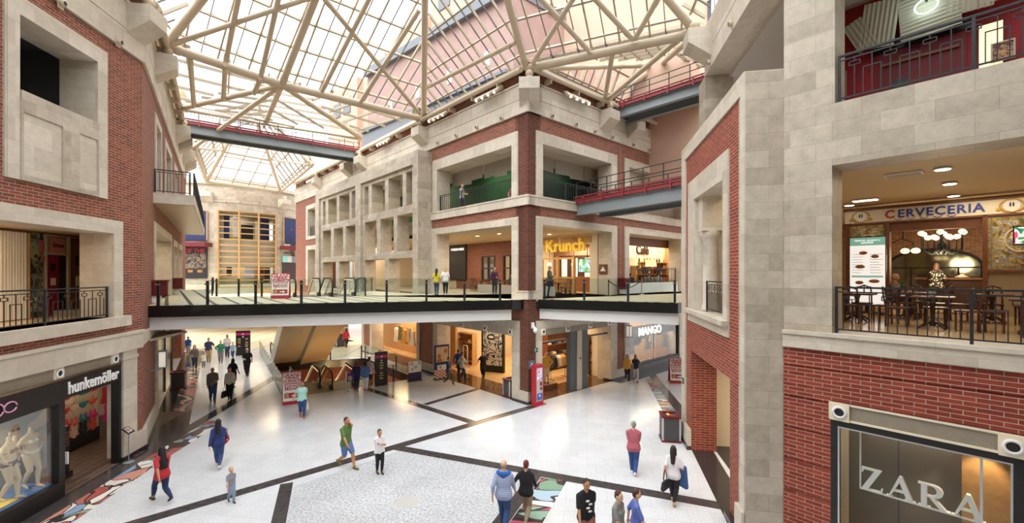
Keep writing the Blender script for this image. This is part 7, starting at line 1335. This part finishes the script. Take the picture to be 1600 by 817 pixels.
hnd = V(P29['hand'][0]); t = thing('denim_jacket', 'blue denim jacket hanging from the arm of the woman in white', 'jacket', (hnd.x, hnd.y, hnd.z-.55), P29.rotation_euler.z); k = Body(); k.hull(((-.09,0,.55),.06), ((.09,0,.53),.06), ((-.13,.02,.02),.07), ((.12,0,.1),.06)); k.hull(((.08,0,.4),.05), ((.19,.03,.12),.045)); k.make('jacket_cloth', cloth('44669c'), t, 1, .014)
P30 = person('man in a black tee with white print at the bottom edge', g_(916, 866), 1.78, 25, '1b1b1d', '9a5a50', 'dark', 'm', .2, 'hang', .42, 'shorts', 0, 'tan', '2a2a2a', fine=True, bulk=1.05)
k = MB(); [k.ball((x, -.168, z), (.05, .012, .026)) for x, z in ((-.04, 1.32), (.03, 1.24), (-.03, 1.16), (.02, 1.08))]; obj('shirt_print', k, 'white', P30)
person('woman in a grey tee with tied hair at the bottom edge', g_(966, 882), 1.68, 60, '85837f', '5a4a44', 'brown', 'f', .2, 'hang', .4, 'slim', 0, 'light', fine=True)
person('boy in a violet blue shirt beside the woman in the grey tee', g_(994, 872), 1.6, 100, '6274bc', '3a4260', 'brown', 'm', .2, 'hang', .5, 'trousers', 0, 'light', fine=True, hs=1.05)
person('woman in a mustard top and black leggings walking near the fashion window', g_(980, 597), 1.68, 10, 'c89838', '1c1b1e', 'dark', 'f', .2, 'hang', .35, 'slim', 2, 'tan', 'd8d4d4')
person('woman in a black top and white trousers walking near the fashion window', g_(993, 596), 1.66, 15, '25252a', 'd8c8c4', 'dark', 'f', .26, ('hang', 'out'), .3, 'slim', 1, 'tan', 'a03040')
z = L1
person('woman in a yellow top and denim shorts standing on the bridge', g_(682, 461, z), 1.6, 165, 'd0c040', '38507c', 'black', 'f', .06, ('hang', 'carry'), .4, 'slim', 2, 'light', '3a3a3a')
P37 = person('woman in a white tee and dark trousers standing on the bridge', g_(696, 461, z), 1.7, 175, 'e2dedc', '2a2a30', 'blond', 'f', .1, 'hang', .4, 'slim', 1, 'light', 'e0dcdc')
terr = lambda s_, d_, zz_=L1: tuple(CL.w(s_, d_, zz_))
person('woman in a purple cardigan standing on the restaurant terrace', terr(-5.2, 2.2), 1.7, 10, '4a2544', '3a3a2e', 'red', 'f', .06, ('hang', 'front'), .95, 'slim', 1, 'light')
person('man in black with his back turned on the restaurant terrace', terr(-4.0, 3.9), 1.8, 175, '17171a', '1c1c20', 'black', 'm', .05, 'front', .95, 'trousers', 0, 'tan')
for i, (s_, d_, c_, lab) in enumerate(((-7.0, 5.25, '2c3848', 'person in a dark blue top seated under the left brick window'), (-5.3, 5.45, '8c8a80', 'person in a grey top seated between the brick windows'), (-3.6, 5.35, '26242a', 'person in dark clothes seated under the right brick window'))): person(lab, terr(s_, d_), 1.7, 0, c_, '26283a', 'dark', 'm', 0, 'table', .9, 'trousers', 0, 'tan', sit=True)
person('grey haired man in a pale shirt leaning at the green terrace railing', terr(-6.6, .75, LV2+.05), 1.75, 60, 'b4b8c4', '4a4c56', 'grey', 'm', .08, 'front', .45, 'trousers', 0, 'light')
person('person in a patterned top seated behind the green terrace railing', terr(-3.4, 1.9, LV2), 1.68, 40, 'b08a7a', '4a4a44', 'brown', 'f', 0, 'table', .5, 'trousers', 0, 'light', sit=True)
person('person in a white and red top seated at the right of the green terrace', terr(-2.0, 1.9, LV2), 1.68, -40, 'd8d0d0', '8a3038', 'dark', 'f', 0, 'table', .5, 'trousers', 0, 'light', sit=True)
person('man in a grey jumper and cap standing before the snack bar fence', tuple(CR.w(3.3, 1.6, L1)), 1.76, 70, '5a625c', '26303c', 'grey', 'm', .08, 'front', .95, 'trousers', 0, 'light', bulk=1.1)
person('man in a red shirt inside the snack bar behind the fence', terr(-1.9, 8.5), 1.74, 20, 'a82830', '26262c', 'black', 'm', .05, 'front', .45, 'trousers', 0, 'tan')
for i, (s_, c_, lab) in enumerate(((10.9, '23283a', 'person in dark blue seated nearest the left of the cafe railing'), (13.3, '6a707a', 'person in grey seated in the middle of the cafe railing'), (14.6, '8a98a8', 'person in pale blue seated at the right end of the cafe railing'))): person(lab, tuple(CR.w(s_, 1.15, L1+.02)), 1.75, 170, c_, '26283a', 'dark', 'm', 0, 'table', .9, 'trousers', 0, 'light', sit=True)
person('woman in a polka dot top at the beer hall bar counter', tuple(R.w(fsx(R, 1463, 10.2), 10.2, L1+.02)), 1.66, 165, 'polka', '26242a', 'brown', 'f', .05, 'table', .5, 'trousers', 1, 'light')
person('man in a brown shirt seated behind the menu board in the beer hall', tuple(R.w(fsx(R, 1397, 6.6), 6.7, L1+.02)), 1.74, 70, '6a5448', '2a2a30', 'grey', 'm', 0, 'table', .5, 'trousers', -1, 'tan', sit=True)
person('person in a pale top seated at the left edge of the beer hall', tuple(R.w(-1.25, 5.6, L1+.02)), 1.68, 60, 'd8c8b8', '3a3a40', 'brown', 'f', 0, 'table', .5, 'trousers', 0, 'light', sit=True)
person('person in red seen at the far shop beyond the striped floor', g_(541, 543), 1.72, 160, 'b8283a', '26242a', 'dark', 'f', .2, 'hang', .9, 'slim', 1, 'light')
ra = e1+(aE*8.6).to_3d(); ra.z = L1-(8.6-1.7)*math.tan(math.radians(30))-.02
person('man in a white tee riding the left escalator', tuple(ra), 1.74, 0, 'dcd8d6', '32405c', 'dark', 'm', .06, ('hang', 'front'), .4, 'trousers', 0, 'tan', rz=math.atan2(-aE.x, aE.y))
for nm, px_, d_, an in (('left', 14, .42, 30), ('right', 48, .50, 12)):
    q = L.w(fsx(L, px_, d_), d_, .47)
    person('pale headless mannequin in a %s in the lingerie shop window' % ('dark bikini' if nm == 'left' else 'white bikini'), tuple(q), 1.85, an+28, 'cloth_brown' if nm == 'left' else 'cloth_white', 'cloth_black' if nm == 'left' else 'cloth_white', 'dark', 'f', .16, ('hip', 'up') if nm == 'left' else 'hip', 0, dummy=True, name='mannequin', cat='mannequin')
person('tall mannequin in mustard behind the glass of the corner shop', tuple(CR.w(fsx(CR, 853.5, 1.5), 1.5, .3)), 1.8, 10, 'cloth_mustard', 'cloth_beige', 'dark', 'm', .05, 'hip', .95, 'trousers', name='mannequin', cat='mannequin')
struct('floor_display', MB().box(fsx(CR, 853.5, 1.5)-.5, fsx(CR, 853.5, 1.5)+.5, 1.1, 1.8, 0, .3), 'wood', CR)
